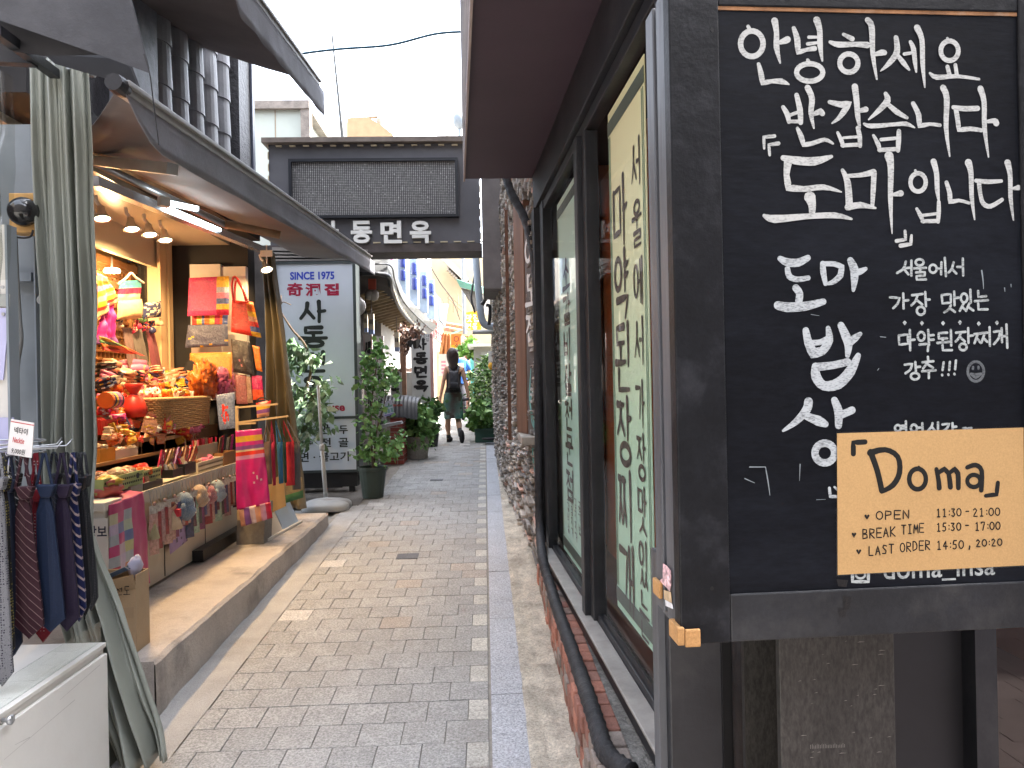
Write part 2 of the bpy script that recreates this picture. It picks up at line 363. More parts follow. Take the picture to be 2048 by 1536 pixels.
# granite kerb strip, sandy strip
kb = MB(); y = .5; r6 = random.Random(2)
while y < 27:
    L = r6.uniform(.85, 1.05); w = .150; t = r6.uniform(-.0015, .0015); c = r6.uniform(.92, 1.06)
    kb.add([(.0, y + .004, gz(y) + t + .003), (w, y + .004, gz(y) + t + .003), (w, y + L - .003, gz(y + L) + t + .003), (.0, y + L - .003, gz(y + L) + t + .003),
            (.0, y + .004, gz(y) - .03), (w, y + .004, gz(y) - .03), (w, y + L - .003, gz(y + L) - .03), (.0, y + L - .003, gz(y + L) - .03)],
           [(0, 1, 2, 3), (4, 5, 1, 0), (5, 6, 2, 1), (6, 7, 3, 2), (7, 4, 0, 3)], (c, c, c)); y += L
struct('kerb', kb, M_granite)
sb = MB(); sb.grid(lambda u, v: (.147 + u * .33, .6 + v * 16, gz(.6 + v * 16) + .004 + .014 * noise.noise(Vector((u * 5, v * 90, 0))) + .008 * noise.noise(Vector((u * 14, v * 300, 3))) + .02 * u * u), 24, 700)
struct('sandy_strip', sb, M_sand, smooth=True)
gb = MB(); gb.grid(lambda u, v: (-1.50 + u * .21, .6 + v * 7.2, gz(.6 + v * 7.2) + .004 + .004 * noise.noise(Vector((u * 3, v * 30, 4)))), 4, 120)
struct('gutter_strip', gb, mat('gutter_concrete', (.36, .35, .335), .9, .15, 4, .35, 90, speck=.2, sscale=200, stain=.45, stcol=(.22, .2, .17)), smooth=True)
pb = MB(); pb.grid(lambda u, v: (-2.2 + u * .83, 7.75 + v * 5.0, gz(7.75 + v * 5.0) + .005 + .006 * noise.noise(Vector((u * 4, v * 14, 2)))), 8, 50)
struct('asphalt_patch', pb, mat('dark_patch', (.13, .115, .10), .9, .25, 5, .5, 60, speck=.2, sscale=150))
# dark street paving in front of the restaurant corner (right)
rp = MB(); r8 = random.Random(4)
for j in range(22):
    for i in range(44):
        x = .5 + i * .205 + (.1 if j % 2 else 0); y = -1.2 + j * .205; c = r8.uniform(.8, 1.2)
        rp.box(x, x + .2, y, y + .2, -.02, gz(y) * .3 + .012 + r8.uniform(-.001, .001), (.075 * c, .055 * c, .052 * c))
struct('street_paving', rp, mat('street_paver', src='att', rough=.7, var=.15, scale=6, bump=.2, bscale=120))

# small dark drain covers
for k, (px, py, w, h, lab) in enumerate([(815, 1113, .17, .15, 'near'), (873, 960, .16, .12, 'far')]):
    p = G(px, py); b = MB(); b.box(-w / 2, w / 2, -h / 2, h / 2, -.01, .004)
    for i in range(7): b.box(-w / 2 + .014 + i * (w - .02) / 7, -w / 2 + .02 + i * (w - .02) / 7, -h / 2 + .012, h / 2 - .012, .004, .0065)
    o = b.build('drain_cover', mat('cover_iron', (.09, .09, .095), .6, .2, 30, .2, 90)); o.location = p; o.rotation_euler.x = math.atan(.0434)
    tag(o, ['square iron cover in the paving, nearer of the two', 'small iron cover in the paving further up the alley'][k], 'drain cover', 'iron covers in the paving')

# ================================================================== RAISED SHOP STEP
def pz(Y): return .372 + .008 * Y
st = MB(); X0, X1 = -2.35, -1.495; n = 40
def stf(u, v):
    y = 3.28 + v * 3.58; e = .012 * noise.noise(Vector((v * 22, 1.3, 0)))
    prof = [(-2.9, 0), (X1 - .02 + e, 0), (X1 + e, -.018), (X1 + e + .006, -.5)]
    i = min(int(u * 3 + 1e-6), 2); t = u * 3 - i; a, b = prof[i], prof[i + 1]
    z = pz(y) + a[1] + (b[1] - a[1]) * t + (.004 * noise.noise(Vector((u * 9, v * 20, 3))))
    return (a[0] + (b[0] - a[0]) * t, y, z)
st.grid(stf, 12, 70)
st.add([(-2.9, 3.28, pz(3.3)), (X1, 3.28, pz(3.3)), (X1, 3.28, 0), (-2.9, 3.28, 0)], [(0, 1, 2, 3)])
st.add([(-2.9, 6.86, pz(6.86)), (X1, 6.86, pz(6.86)), (X1, 6.86, 0), (-2.9, 6.86, 0)], [(3, 2, 1, 0)])
o = st.build('shop_step', mat('step_concrete', (.43, .385, .35), .85, .2, 2.5, .45, 40, speck=.12, sscale=140, stain=.75, stcol=(.13, .125, .12), stscale=2.6)); tag(o, 'long low concrete step in front of the souvenir stall', 'step')

# ================================================================== RIGHT: RESTAURANT BUILDING
M_steel = mat('dark_steel', (.017, .018, .022), .42, .3, 5, .06, 40, spec=.4, stain=.4, stcol=(.055, .052, .05), stscale=5)
M_soffit = mat('plum_soffit', (.060, .037, .051), .6, .1, 2, .03, 30)
M_fascia = mat('weathered_board', (.20, .155, .13), .85, .5, 7, .4, 30, stretch=(1, .15, 1), stain=.5, stcol=(.04, .035, .03))
M_int = mat('terracotta_wall', (.50, .16, .06), .8, .15, 2)
def FP(Y, Z, off=0): return Vector((.663 - .048 * Y - off, Y, Z))
res = thing('restaurant_building', 'dark steel framed restaurant front with a deep plum canopy', 'restaurant')
b = MB()                                             # mass behind and over the windows
zt = 9.6; e = .02
b.prism([FP(8.2, 0, -.02), FP(8.2, 0, -6), (6.6, 1.98, 0), FP(1.98, 0, -.3)], (0, 0, .40))
b.prism([FP(8.2, 3.2, -.02), FP(8.2, 3.2, -6), (6.6, 1.98, 3.2), FP(1.98, 3.2, -.02)], (0, 0, zt - 3.2))
b.prism([FP(8.2, .4, -.04), FP(8.2, .4, -1.8), FP(5.35, .4, -1.8), FP(5.35, .4, -.04)], (0, 0, 2.8))
b.build('wall', mat('dark_wall', (.05, .045, .045), .8), res)
b = MB(); b.box(2.2, 2.3, 2.05, 5.35, .41, 3.19); b.box(.75, 2.2, 5.28, 5.34, .41, 3.19); b.prism([FP(5.1, .412, -.42), FP(5.1, .412, -.44), FP(2.1, .412, -.44), FP(2.1, .412, -.42)], (0, 0, 2.6)); b.build('inner_wall', M_int, res)
b = MB(); b.prism([FP(5.2, .405, -.12), FP(5.2, .405, -1.7), FP(2.05, .405, -1.7), FP(2.05, .405, -.12)], (0, 0, .012)); b.build('inner_floor', mat('red_floor', (.12, .07, .055), .4, .2, 4), res)
b = MB()
def fbox(y0, y1, z0, z1, o0, o1): b.prism([FP(y0, z0, o0), FP(y0, z0, o1), FP(y1, z0, o1), FP(y1, z0, o0)], (0, 0, z1 - z0))
# frame: sill rail, head, jambs, mullion
fr = MB(); b = fr
fbox(2.0, 5.32, .365, .455, -.06, .035); fbox(2.0, 4.92, .456, .50, -.05, -.012)
fbox(2.0, 5.32, 2.86, 3.12, -.06, .03); fbox(2.0, 5.32, 2.80, 2.858, -.06, .0)
fbox(5.17, 5.34, .457, 2.858, -.06, .045); fbox(4.96, 5.10, .457, 2.858, -.06, .01); fbox(5.101, 5.169, .457, 2.858, -.06, -.02)
fbox(3.50, 3.58, .457, 2.798, -.06, .032); fbox(3.42, 3.498, .457, 2.798, -.06, .005)
fbox(1.99, 2.20, .457, 2.798, -.06, .02)
fr.build('window_frame', M_steel, res, bevel=.004)
sl = MB(); b = sl; fbox(2.0, 5.15, .4555, .470, -.0115, .062); sl.build('sill', mat('sill_metal', (.36, .34, .31), .55, .2, 7, .1, 40, stain=.4, stcol=(.1, .09, .08)), res, bevel=.004)
GL = glass('shop_glass', (.95, .98, .96), .28)
for (y0, y1) in ((3.58, 4.96), (2.2, 3.42)):
    w = MB(); w.add([FP(y0, .5, -.02), FP(y1, .5, -.02), FP(y1, 2.8, -.02), FP(y0, 2.8, -.02)], [(0, 1, 2, 3)]); w.build('window_pane', GL, res)
# canopy: soffit, fascia board
def CP(Y, Z): return Vector((.085 - .040 * Y, Y, Z))
b = MB(); b.prism([CP(5.36, 3.121), FP(5.36, 3.121, -.02), FP(1.2, 3.121, -.02), CP(1.2, 3.121)], (0, 0, .03)); b.build('canopy_soffit', M_soffit, res)
b = MB(); b.prism([CP(5.362, 3.10), CP(5.362, 3.10) + Vector((.012, 0, 0)), CP(1.2, 3.10) + Vector((.012, 0, 0)), CP(1.2, 3.10)], (0, 0, .08)); b.build('canopy_edge_trim', mat('pale_trim', (.34, .27, .25), .7), res)
b = MB(); b.prism([CP(5.36, 3.152), FP(5.36, 3.152, -.02), FP(1.2, 3.152, -.02), CP(1.2, 3.152)], (0, 0, 2.4)); b.build('canopy_fascia', M_fascia, res)
# end wall facing the street (behind the chalkboard)
b = MB(); b.box(.60, 1.02, 1.90, 1.975, .40, 3.1); b.box(.60, .64, 1.86, 1.899, .0, 3.1); b.box(1.02, 1.30, 1.955, 1.975, .02, 3.1); b.build('end_panel', mat('black_panel', (.018, .018, .021), .45, .2, 5), res)
for x0_, x1_ in ((1.301, 1.36), (3.4, 3.5)): b = MB(); b.box(x0_, x1_, 1.90, 1.976, 0, 3.1); b.build('door_frame', M_steel, res)
b = MB(); b.add([(1.36, 1.94, .02), (3.4, 1.94, .02), (3.4, 1.94, 3.1), (1.36, 1.94, 3.1)], [(0, 1, 2, 3)]); b.build('door_glass', glass('door_glass', (.35, .36, .37), 1.3), res)
b = MB(); b.box(1.362, 1.376, 1.93, 1.936, .95, 1.22); b.build('door_edge_strip', mat('white_strip', (.7, .7, .7), .5), res)
b = MB(); b.box(1.0, 6.5, 1.99, 5.5, .0, .4); b.build('plinth', mat('plinth_dark', (.05, .045, .045), .8), res)

# printed banners behind the glass: film + letters
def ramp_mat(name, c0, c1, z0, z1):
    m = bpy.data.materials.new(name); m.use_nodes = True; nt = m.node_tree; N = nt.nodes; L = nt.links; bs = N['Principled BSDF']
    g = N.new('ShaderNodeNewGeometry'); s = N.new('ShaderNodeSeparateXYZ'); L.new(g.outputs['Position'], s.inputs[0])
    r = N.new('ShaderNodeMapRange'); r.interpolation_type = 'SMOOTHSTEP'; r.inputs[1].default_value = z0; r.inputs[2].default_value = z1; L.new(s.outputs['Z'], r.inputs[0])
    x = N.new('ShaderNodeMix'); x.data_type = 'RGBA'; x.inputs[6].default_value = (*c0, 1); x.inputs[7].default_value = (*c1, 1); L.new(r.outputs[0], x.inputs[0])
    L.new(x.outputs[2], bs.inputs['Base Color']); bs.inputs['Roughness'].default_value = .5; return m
M_ink = mat('brown_ink', (.075, .055, .05), .7, .1)
def film(y0, y1, z0, z1, off, m, name, label):
    t = thing(name, label, 'window banner', 'banners in the restaurant windows')
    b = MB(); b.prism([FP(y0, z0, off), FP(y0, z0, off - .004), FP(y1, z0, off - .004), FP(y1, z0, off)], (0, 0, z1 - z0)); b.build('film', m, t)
    bd = MB()
    for (a0, a1, c0, c1) in ((y0, y1, z1 - .10, z1 - .04), (y0, y1, z0 + .03, z0 + .09)):
        bd.prism([FP(a0, c0, off + .003), FP(a0, c0, off + .001), FP(a1, c0, off + .001), FP(a1, c0, off + .003)], (0, 0, c1 - c0))
    bd.build('border', mat('banner_border', (.085, .10, .085), .6), t)
    bd = MB()
    for a0 in (y0 + .012, y0 + .032, y1 - .02, y1 - .04):
        bd.prism([FP(a0, z0 + .1, off + .003), FP(a0, z0 + .1, off + .001), FP(a0 + .006, z0 + .1, off + .001), FP(a0 + .006, z0 + .1, off + .003)], (0, 0, z1 - z0 - .21))
    bd.build('border', mat('banner_line', (.20, .26, .20), .6), t)
    return t
m1 = ramp_mat('mint_print', (.44, .66, .57), (.54, .70, .63), .6, 2.9); m2 = ramp_mat('green_cream_ramp', (.43, .62, .49), (.78, .71, .45), 1.0, 2.6)  # film colour changes with height; the nearer one turns cream towards the top
t1 = film(3.70, 4.68, .53, 2.75, -.05, m1, 'window_banner', 'mint window banner with the brown vertical line 소갈비살전문점, further of the two')
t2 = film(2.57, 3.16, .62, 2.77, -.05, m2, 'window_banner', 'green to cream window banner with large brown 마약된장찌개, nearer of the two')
def wplane(off): return Plane(FP(0, 1.6, off), FP(-1, 1.6, off) - FP(0, 1.6, off), (0, 0, -1), .001)
pl = wplane(-.048); kU = math.hypot(1, .048)
def letters(parent, text, yc, w, ztop, h, step, stroke, name='lettering'):
    b = MB(); brush(b, pl, text, -(yc) * kU - w / 2, 1.6 - ztop, w, h, step, stroke, True, .4); o = b.build(name, M_ink, parent); return o
letters(t2, '마약된장찌개', 2.96, .25, 2.43, .27, .3, .030)
letters(t2, '서울에서', 2.70, .13, 2.50, .17, .222, .017); letters(t2, '가장맛있는', 2.70, .13, 1.60, .17, .20, .017)
letters(t1, '소갈비살전문점', 4.36, .26, 2.34, .175, .212, .03)
letters(t1, '홍대최고의', 3.93, .14, 2.13, .12, .205, .016)
for i, s_ in enumerate(('소갈비살', '된장찌개', '김치찌개', '공기밥')): letters(t1, s_, 4.44 - i * .13, .07, .93, .055, .065, .007)

# brick ledge under the windows
M_brick = mat('old_brick', src='att', rough=.9, var=.2, scale=14, bump=.5, bscale=50, speck=.15, sscale=120)
bk = MB(); rb = random.Random(3); y = 1.9; M_mort = mat('mortar', (.30, .275, .24), .95, .2, 8, .6, 50)
while y < 4.95:
    for rw in range(4):
        z1 = .362 - rw * .075; yy = y + (.055 if rw % 2 else 0)
        c = rb.choice([(.44, .19, .13), (.38, .19, .14), (.33, .15, .11), (.36, .24, .19), (.33, .27, .23)]); f = rb.uniform(.75, 1.15)
        dx = rb.uniform(-.006, .006)
        bk.box(.335 + dx, .46, yy + .006, yy + .104, z1 - .066, z1 + rb.uniform(-.003, .003), tuple(k * f for k in c))
    y += .110
pl_o = thing('brick_ledge', 'worn red brick ledge under the restaurant windows', 'brick ledge')
bk.build('bricks', M_brick, pl_o, bevel=.006)
b = MB(); b.box(.36, .72, 1.86, 5.0, .0, .345); b.build('mortar_core', M_mort, pl_o)
b = MB(); b.grid(lambda u, v: (.45 + u * .22, 1.95 + v * 3.0, .348 + .012 * noise.noise(Vector((u * 8, v * 40, 7)))), 8, 120); b.build('mortar_bed', mat('grey_rubble', (.25, .235, .21), .95, .35, 20, .9, 50, speck=.3, sscale=100), pl_o)

# ================================================================== RIGHT: SLATE WALL
M_slate = mat('slate', src='att', rough=.85, var=.25, scale=12, bump=.4, bscale=60)
sw = thing('slate_wall', 'rough wall of thin stacked grey slates beside the restaurant', 'stone wall')
wl = MB(); rw = random.Random(11)
def wx(Y):
    k = [(5.0, .40), (5.7, .38), (7, .30), (9, .20), (11, .17), (14.2, .16)]
    for (a, xa), (c, xc) in zip(k, k[1:]):
        if Y <= c: return xa + (xc - xa) * (Y - a) / (c - a)
    return k[-1][1]
def slates(y0, y1, z0f, z1):
    y = y0
    z = .0
    while z < z1:
        h = rw.choice([.007, .010, .013, .016, .020, .027]); y = y0 - rw.uniform(0, .1)
        while y < y1:
            L = rw.uniform(.10, .46); dep = rw.uniform(0, .036) + .022 * noise.noise(Vector((y * 2.2, z * 3, 0))); zz = z + gz(y)
            if zz + h > gz(y):
                g = rw.choice([.17, .22, .28, .34, .40, .46]); wm = rw.uniform(.0, 1); col = (g * (1.06 + .10 * wm), g * 1.0, g * (.96 - .14 * wm))
                if rw.random() < .05: col = (g * 1.5, g * .95, g * .75)
                x = wx(y + L / 2); tl = rw.uniform(-.006, .006)
                wl.add([(x - dep, y + .003, zz), (x - dep + rw.uniform(-.012, .012), y + L - .003, zz + tl), (x + .15, y + L, zz + tl), (x + .15, y, zz),
                        (x - dep + rw.uniform(-.008, .004), y + .003, zz + h), (x - dep, y + L - .003, zz + h + tl), (x + .15, y + L, zz + h + tl), (x + .15, y, zz + h)],
                       [(0, 3, 2, 1), (4, 5, 6, 7), (0, 1, 5, 4), (1, 2, 6, 5), (3, 0, 4, 7)], col)
            y += L
        z += h + rw.uniform(.001, .005)
slates(5.36, 14.0, 0, 3.7)
wl.build('slates', M_slate, sw)
b = MB(); b.prism([(.44, 5.0, 0), (.8, 5.0, 0), (.8, 14.1, 0), (.25, 14.1, 0), (.25, 9, 0), (.36, 6.5, 0)], (0, 0, 3.72)); b.build('backing', mat('slate_backing', (.04, .037, .034), .9), sw)
b = MB(); q = W(1066, 870, Y=5.6); b.box(q.x - .10, q.x + .25, 5.38, 5.95, q.z - .06, q.z); b.build('stone_sill', mat('pale_stone', (.36, .32, .27), .85, .2, 9, .4, 40), sw, bevel=.006)
b = MB(); b.bar(W(1020, 880, Y=6.6), W(1012, 420, Y=6.6), .016, .03); b.build('rusty_strip', mat('rust_wood', (.14, .07, .045), .8, .3, 12), sw)
# mass of the house behind the slate wall, its eave
bl = thing('alley_house', 'two storey dark house above the slate wall with a boxed grey eave', 'house')
b = MB(); b.prism([(.82, 5.4, 0), (5, 8.22, 0), (5, 14.1, 0), (.82, 14.1, 0)], (0, 0, 3.6)); b.build('wall', mat('house_dark', (.30, .27, .24), .8), bl)
b = MB(); p0, p1 = W(962, 362, Y=8.6), W(968, 585, Y=8.6)
b.prism([(p0.x, 8.3, p1.z), (.34, 8.3, p1.z), (.34, 10.2, p1.z + .1), (p0.x, 10.2, p1.z + .1)], (0, 0, p0.z - p1.z)); b.build('eave_box', mat('grey_brown_board', (.135, .12, .115), .75, .2, 5, .1, 30), bl, bevel=.01)

# wooden framed plank sign between hose and slates
ws = thing('plank_sign', 'brown timber sign board beside the black hose, white chalk letters above a teal drawing', 'timber sign')
b = MB(); a0, a1 = W(1030, 600, Y=5.9), W(1050, 600, Y=5.62)
za, zb = W(1040, 868, Y=5.7).z, W(1035, 400, Y=5.7).z
b.prism([(a0.x, 5.96, za), (a1.x, 5.70, za), (a1.x + .06, 5.70, za), (a0.x + .06, 5.96, za)], (0, 0, zb - za)); b.build('post', mat('brown_timber', (.17, .085, .05), .75, .35, 8, .25, 40, stretch=(1, 1, .1)), ws)
b = MB(); c0, c1 = W(1048, 600, Y=5.69), W(1077, 600, Y=5.38)
b.prism([(c0.x + .012, 5.69, za + .0), (c1.x + .012, 5.38, za), (c1.x + .04, 5.38, za), (c0.x + .04, 5.69, za)], (0, 0, zb - za - .1)); b.build('board', mat('grey_board', (.12, .10, .09), .7, .3, 9), ws)
pS = Plane(c0 + Vector((.010, 0, 0)), Vector((c1.x - c0.x, 5.38 - 5.69, 0)), (0, 0, -1), .002); L_ = (Vector((c1.x, 5.38, 0)) - Vector((c0.x, 5.69, 0))).length
b = MB(); brush(b, pS, '이모집', .05 * L_, -.48, L_ * .8, .24, .30, .035); b.build('lettering', mat('chalk', (.72, .72, .70), .9), ws)
b = MB(); ribbon(b, pS, [(.10, .55, .02), (.06, .80, .03), (.16, 1.0, .035), (.10, 1.2, .03), (.2, 1.45, .02)]); ribbon(b, pS, ell(.15, .85, .07, .14, .02), .0004, None, True); b.build('drawing', mat('teal_chalk', (.18, .42, .40), .9), ws)

# ================================================================== LED ARCH OVER THE ALLEY
ar = thing('arch_sign', 'black overhead sign across the alley with a dark LED panel and white letters 사동면옥', 'overhead sign')
Ya = 9.0; A0, A1 = W(537, 290, Y=Ya), W(961, 490, Y=Ya)
xl, xr, zb_, zt_ = A0.x, A1.x, A1.z + .02, A0.z
b = MB(); b.box(xl, xr, Ya, Ya + .45, zb_, zt_); b.build('box', mat('black_sheet', (.105, .102, .11), .5, .2, 1.5, .15, 4), ar)
b = MB(); b.box(xl - .06, xr + .3, Ya - .10, Ya + .55, zt_ + .001, zt_ + .06); b.build('cap', mat('cap_metal', (.15, .12, .10), .7, .3, 6), ar)
b = MB(); b.box(xl, xr + .02, Ya - .03, Ya + .48, zb_ - .10, zb_ - .001); b.build('bottom_beam', mat('rust_beam', (.075, .06, .055), .7, .3, 8), ar)
ML = mat('led_frame', (.012, .013, .017), .4)
l0, l1 = W(580, 322, Y=Ya), W(918, 436, Y=Ya)
b = MB(); t_ = .035; yb = Ya - .09
for (x0, x1, z0, z1) in ((l0.x, l1.x, l0.z - t_, l0.z), (l0.x, l1.x, l1.z, l1.z + t_), (l0.x, l0.x + t_, l1.z + t_, l0.z - t_), (l1.x - t_, l1.x, l1.z + t_, l0.z - t_)): b.box(x0, x1, yb, Ya - .001, z0, z1)
led = b.build('led_panel', ML, ar)
b = MB(); b.box(l0.x + t_, l1.x - t_, Ya - .05, Ya - .002, l1.z + t_, l0.z - t_); b.build('backing', mat('led_black', (.022, .022, .024), .6), led)
b = MB(); nx, nz = 84, 32; rl = random.Random(8)
for i in range(nx):
    for j in range(nz):
        x = l0.x + t_ + (i + .5) * (l1.x - l0.x - 2 * t_) / nx; z = l1.z + t_ + (j + .5) * (l0.z - l1.z - 2 * t_) / nz; q = .0075; c = rl.choice([.22, .25, .30, .30, .27]) * (1.6 if rl.random() < .03 else 1)
        b.add([(x - q, Ya - .054, z - q), (x + q, Ya - .054, z - q), (x + q, Ya - .054, z + q), (x - q, Ya - .054, z + q)], [(0, 1, 2, 3)], (c, c * .96, c * .92))
o = b.build('diodes', mat('diode', src='att', rough=.5, var=0), led); o['kind'] = 'stuff'
plA = Plane((xl, Ya, 0), (1, 0, 0), (0, 0, -1), .0)
def apx(x, y): q = W(x, y, Y=Ya); return q.x - xl, -q.z
b = MB()
for ch, x0 in (('사', 636), ('동', 703), ('면', 762), ('옥', 820)):
    u0, v0 = apx(x0, 444); u1, v1 = apx(x0 + 43, 488); m_ = MB(); printed(m_, plA, ch, u0, v0, u1, v1, .035)
    for dk in (0,): b.add([Vector(v) + Vector((0, -.045, 0)) for v in m_.v], m_.f)
lt = b.build('letters', mat('white_acrylic', (.75, .73, .68), .5, .05), ar)
q = lt.modifiers.new('s', 'SOLIDIFY'); q.thickness = .04; q.offset = 0
b = MB()                                             # strings of pale fairy-light clips along the edges
for i in range(16): x = xl + .1 + i * .165; b.box(x, x + .09, Ya - .02, Ya - .004, zb_ + .015, zb_ + .03); b.box(x, x + .07, Ya - .055, Ya - .02, zt_ - .035, zt_ - .022)
for i in range(9): z = zb_ + .05 + i * .145; b.box(xl - .012, xl - .001, Ya - .01, Ya + .01, z, z + .09); b.box(xr + .001, xr + .013, Ya - .01, Ya + .01, z, z + .09)
b.build('light_strip', mat('yellowed_plastic', (.50, .42, .28), .5, .15), ar)

# unseen street blocks behind the camera, added to cut the frontal sky light
b = MB(); b.box(-30, 30, -14, -8, 0, 13); b.box(-16, -11, -7.9, .5, 0, 12); b.box(10, 15, -7.9, 1.2, 0, 12); o = b.build('sky_blocker_row', mat('sky_blocker_wall', (.20, .18, .17), .8, .3, 1)); tag(o, 'unseen plain blocks added behind the camera to dim the frontal sky light', 'building')
# ================================================================== CHALKBOARD SIGN (foreground right)
cb = thing('chalkboard_sign', 'big black framed chalkboard sign hand lettered in white Korean chalk', 'chalkboard')
_o = W(1352, 768, Y=1.45); bd = math.radians(2.4); bU = Vector((math.cos(bd), math.sin(bd), 0)); bN = Vector((math.sin(bd), -math.cos(bd), 0))
pF = Plane(_o, bU, (0, 0, -1), 0)                       # frame front
def BX(u, v, k=0): return pF.p(u, v, k)
u_in0, v_in0 = pF.px(1437, 16); u_in1 = pF.px(2037, 30)[0]; _, v_bot = pF.px(1372, 1290); u_r = u_in1 + .09; v_top = v_in0 - .06; v_inb = pF.px(1449, 1190)[1]
M_blk = mat('black_lacquer', (.0065, .007, .009), .45, .3, 9, .12, 45, spec=.22, stain=.4, stcol=(.042, .043, .05), stscale=9, speck=.2, sscale=90)
M_side = mat('scuffed_steel', (.085, .09, .102), .42, .35, 6, .1, 30, spec=.5, stain=.8, stcol=(.035, .036, .042), stscale=11, stretch=(1, 1, .12))
TH = .175
def fbar(mb, u0, u1, v0, v1, k0, k1): mb.prism([BX(u0, v0, k0), BX(u1, v0, k0), BX(u1, v1, k0), BX(u0, v1, k0)], bN * (k1 - k0))
b = MB(); fbar(b, 0, u_in0, v_top, v_bot, -.04, 0); b.build('stile', M_blk, cb, bevel=.003)
b = MB(); fbar(b, u_in1, u_r, v_top, v_bot, -.04, 0); b.build('stile', M_blk, cb, bevel=.003)
b = MB(); fbar(b, u_in0 + .0005, u_in1 - .0005, v_inb, v_bot - .0006, -.04, -.0008); b.build('bottom_rail', mat('black_lacquer_worn', (.014, .015, .018), .5, .35, 7, .12, 45, spec=.4, stain=.55, stcol=(.06, .058, .056), stscale=6, speck=.2, sscale=90), cb, bevel=.003)
b = MB(); fbar(b, u_in0 + .0005, u_in1 - .0005, v_top, v_in0 - .006, -.04, -.001); b.build('top_rail', M_blk, cb, bevel=.003)
b = MB(); fbar(b, u_in0, u_in1, v_in0 - .006, v_in0 + .001, -.018, -.004); b.build('top_lip', mat('rusty_lip', (.30, .15, .07), .7, .5, 14, .2, 60, stain=.6, stcol=(.55, .47, .38), stscale=9), cb)
M_board = mat('chalk_black', (.0045, .0053, .008), .5, .35, 4, .05, 60, spec=.13, stain=.25, stcol=(.02, .024, .032), stscale=4, speck=.35, sscale=110, stretch=(.25, .25, 1))
b = MB(); fbar(b, u_in0, u_in1, v_in0, v_inb, -.03, -.006); b.build('board', M_board, cb)
b = MB(); fbar(b, .012, u_r - .01, v_top, v_bot - .012, -TH, -.041); b.build('case', M_side, cb, bevel=.004)
b = MB(); fbar(b, .0, .0118, v_top, v_bot - .03, -TH - .0, -.118); fbar(b, .002, .0118, v_top, v_bot - .03, -.10, -.041); b.build('side_trim', M_side, cb, bevel=.003)
b = MB()
for X, Y in ((1424, 1177), (1424, 60)):
    q = pF.px(X, Y); b.prism([pF.p(q[0] + .004 * math.cos(t), q[1] + .004 * math.sin(t), -.001) for t in [i * .524 for i in range(12)]], bN * .0016)
b.build('screw', mat('screw_black', (.004, .004, .004), .6), cb)
pB = Plane(_o + bN * (-.006), bU, (0, 0, -1), .0006)
S3 = lambda x, y: (1300 + x / 2.738, y / 2.738)
S4 = lambda x, y: (1300 + x / 2.738, 450 + y / 2.738)
S5 = lambda x, y: (1300 + x / 2.1457, 820 + y / 2.1457)
def C(*a): return (ell(*a), True)
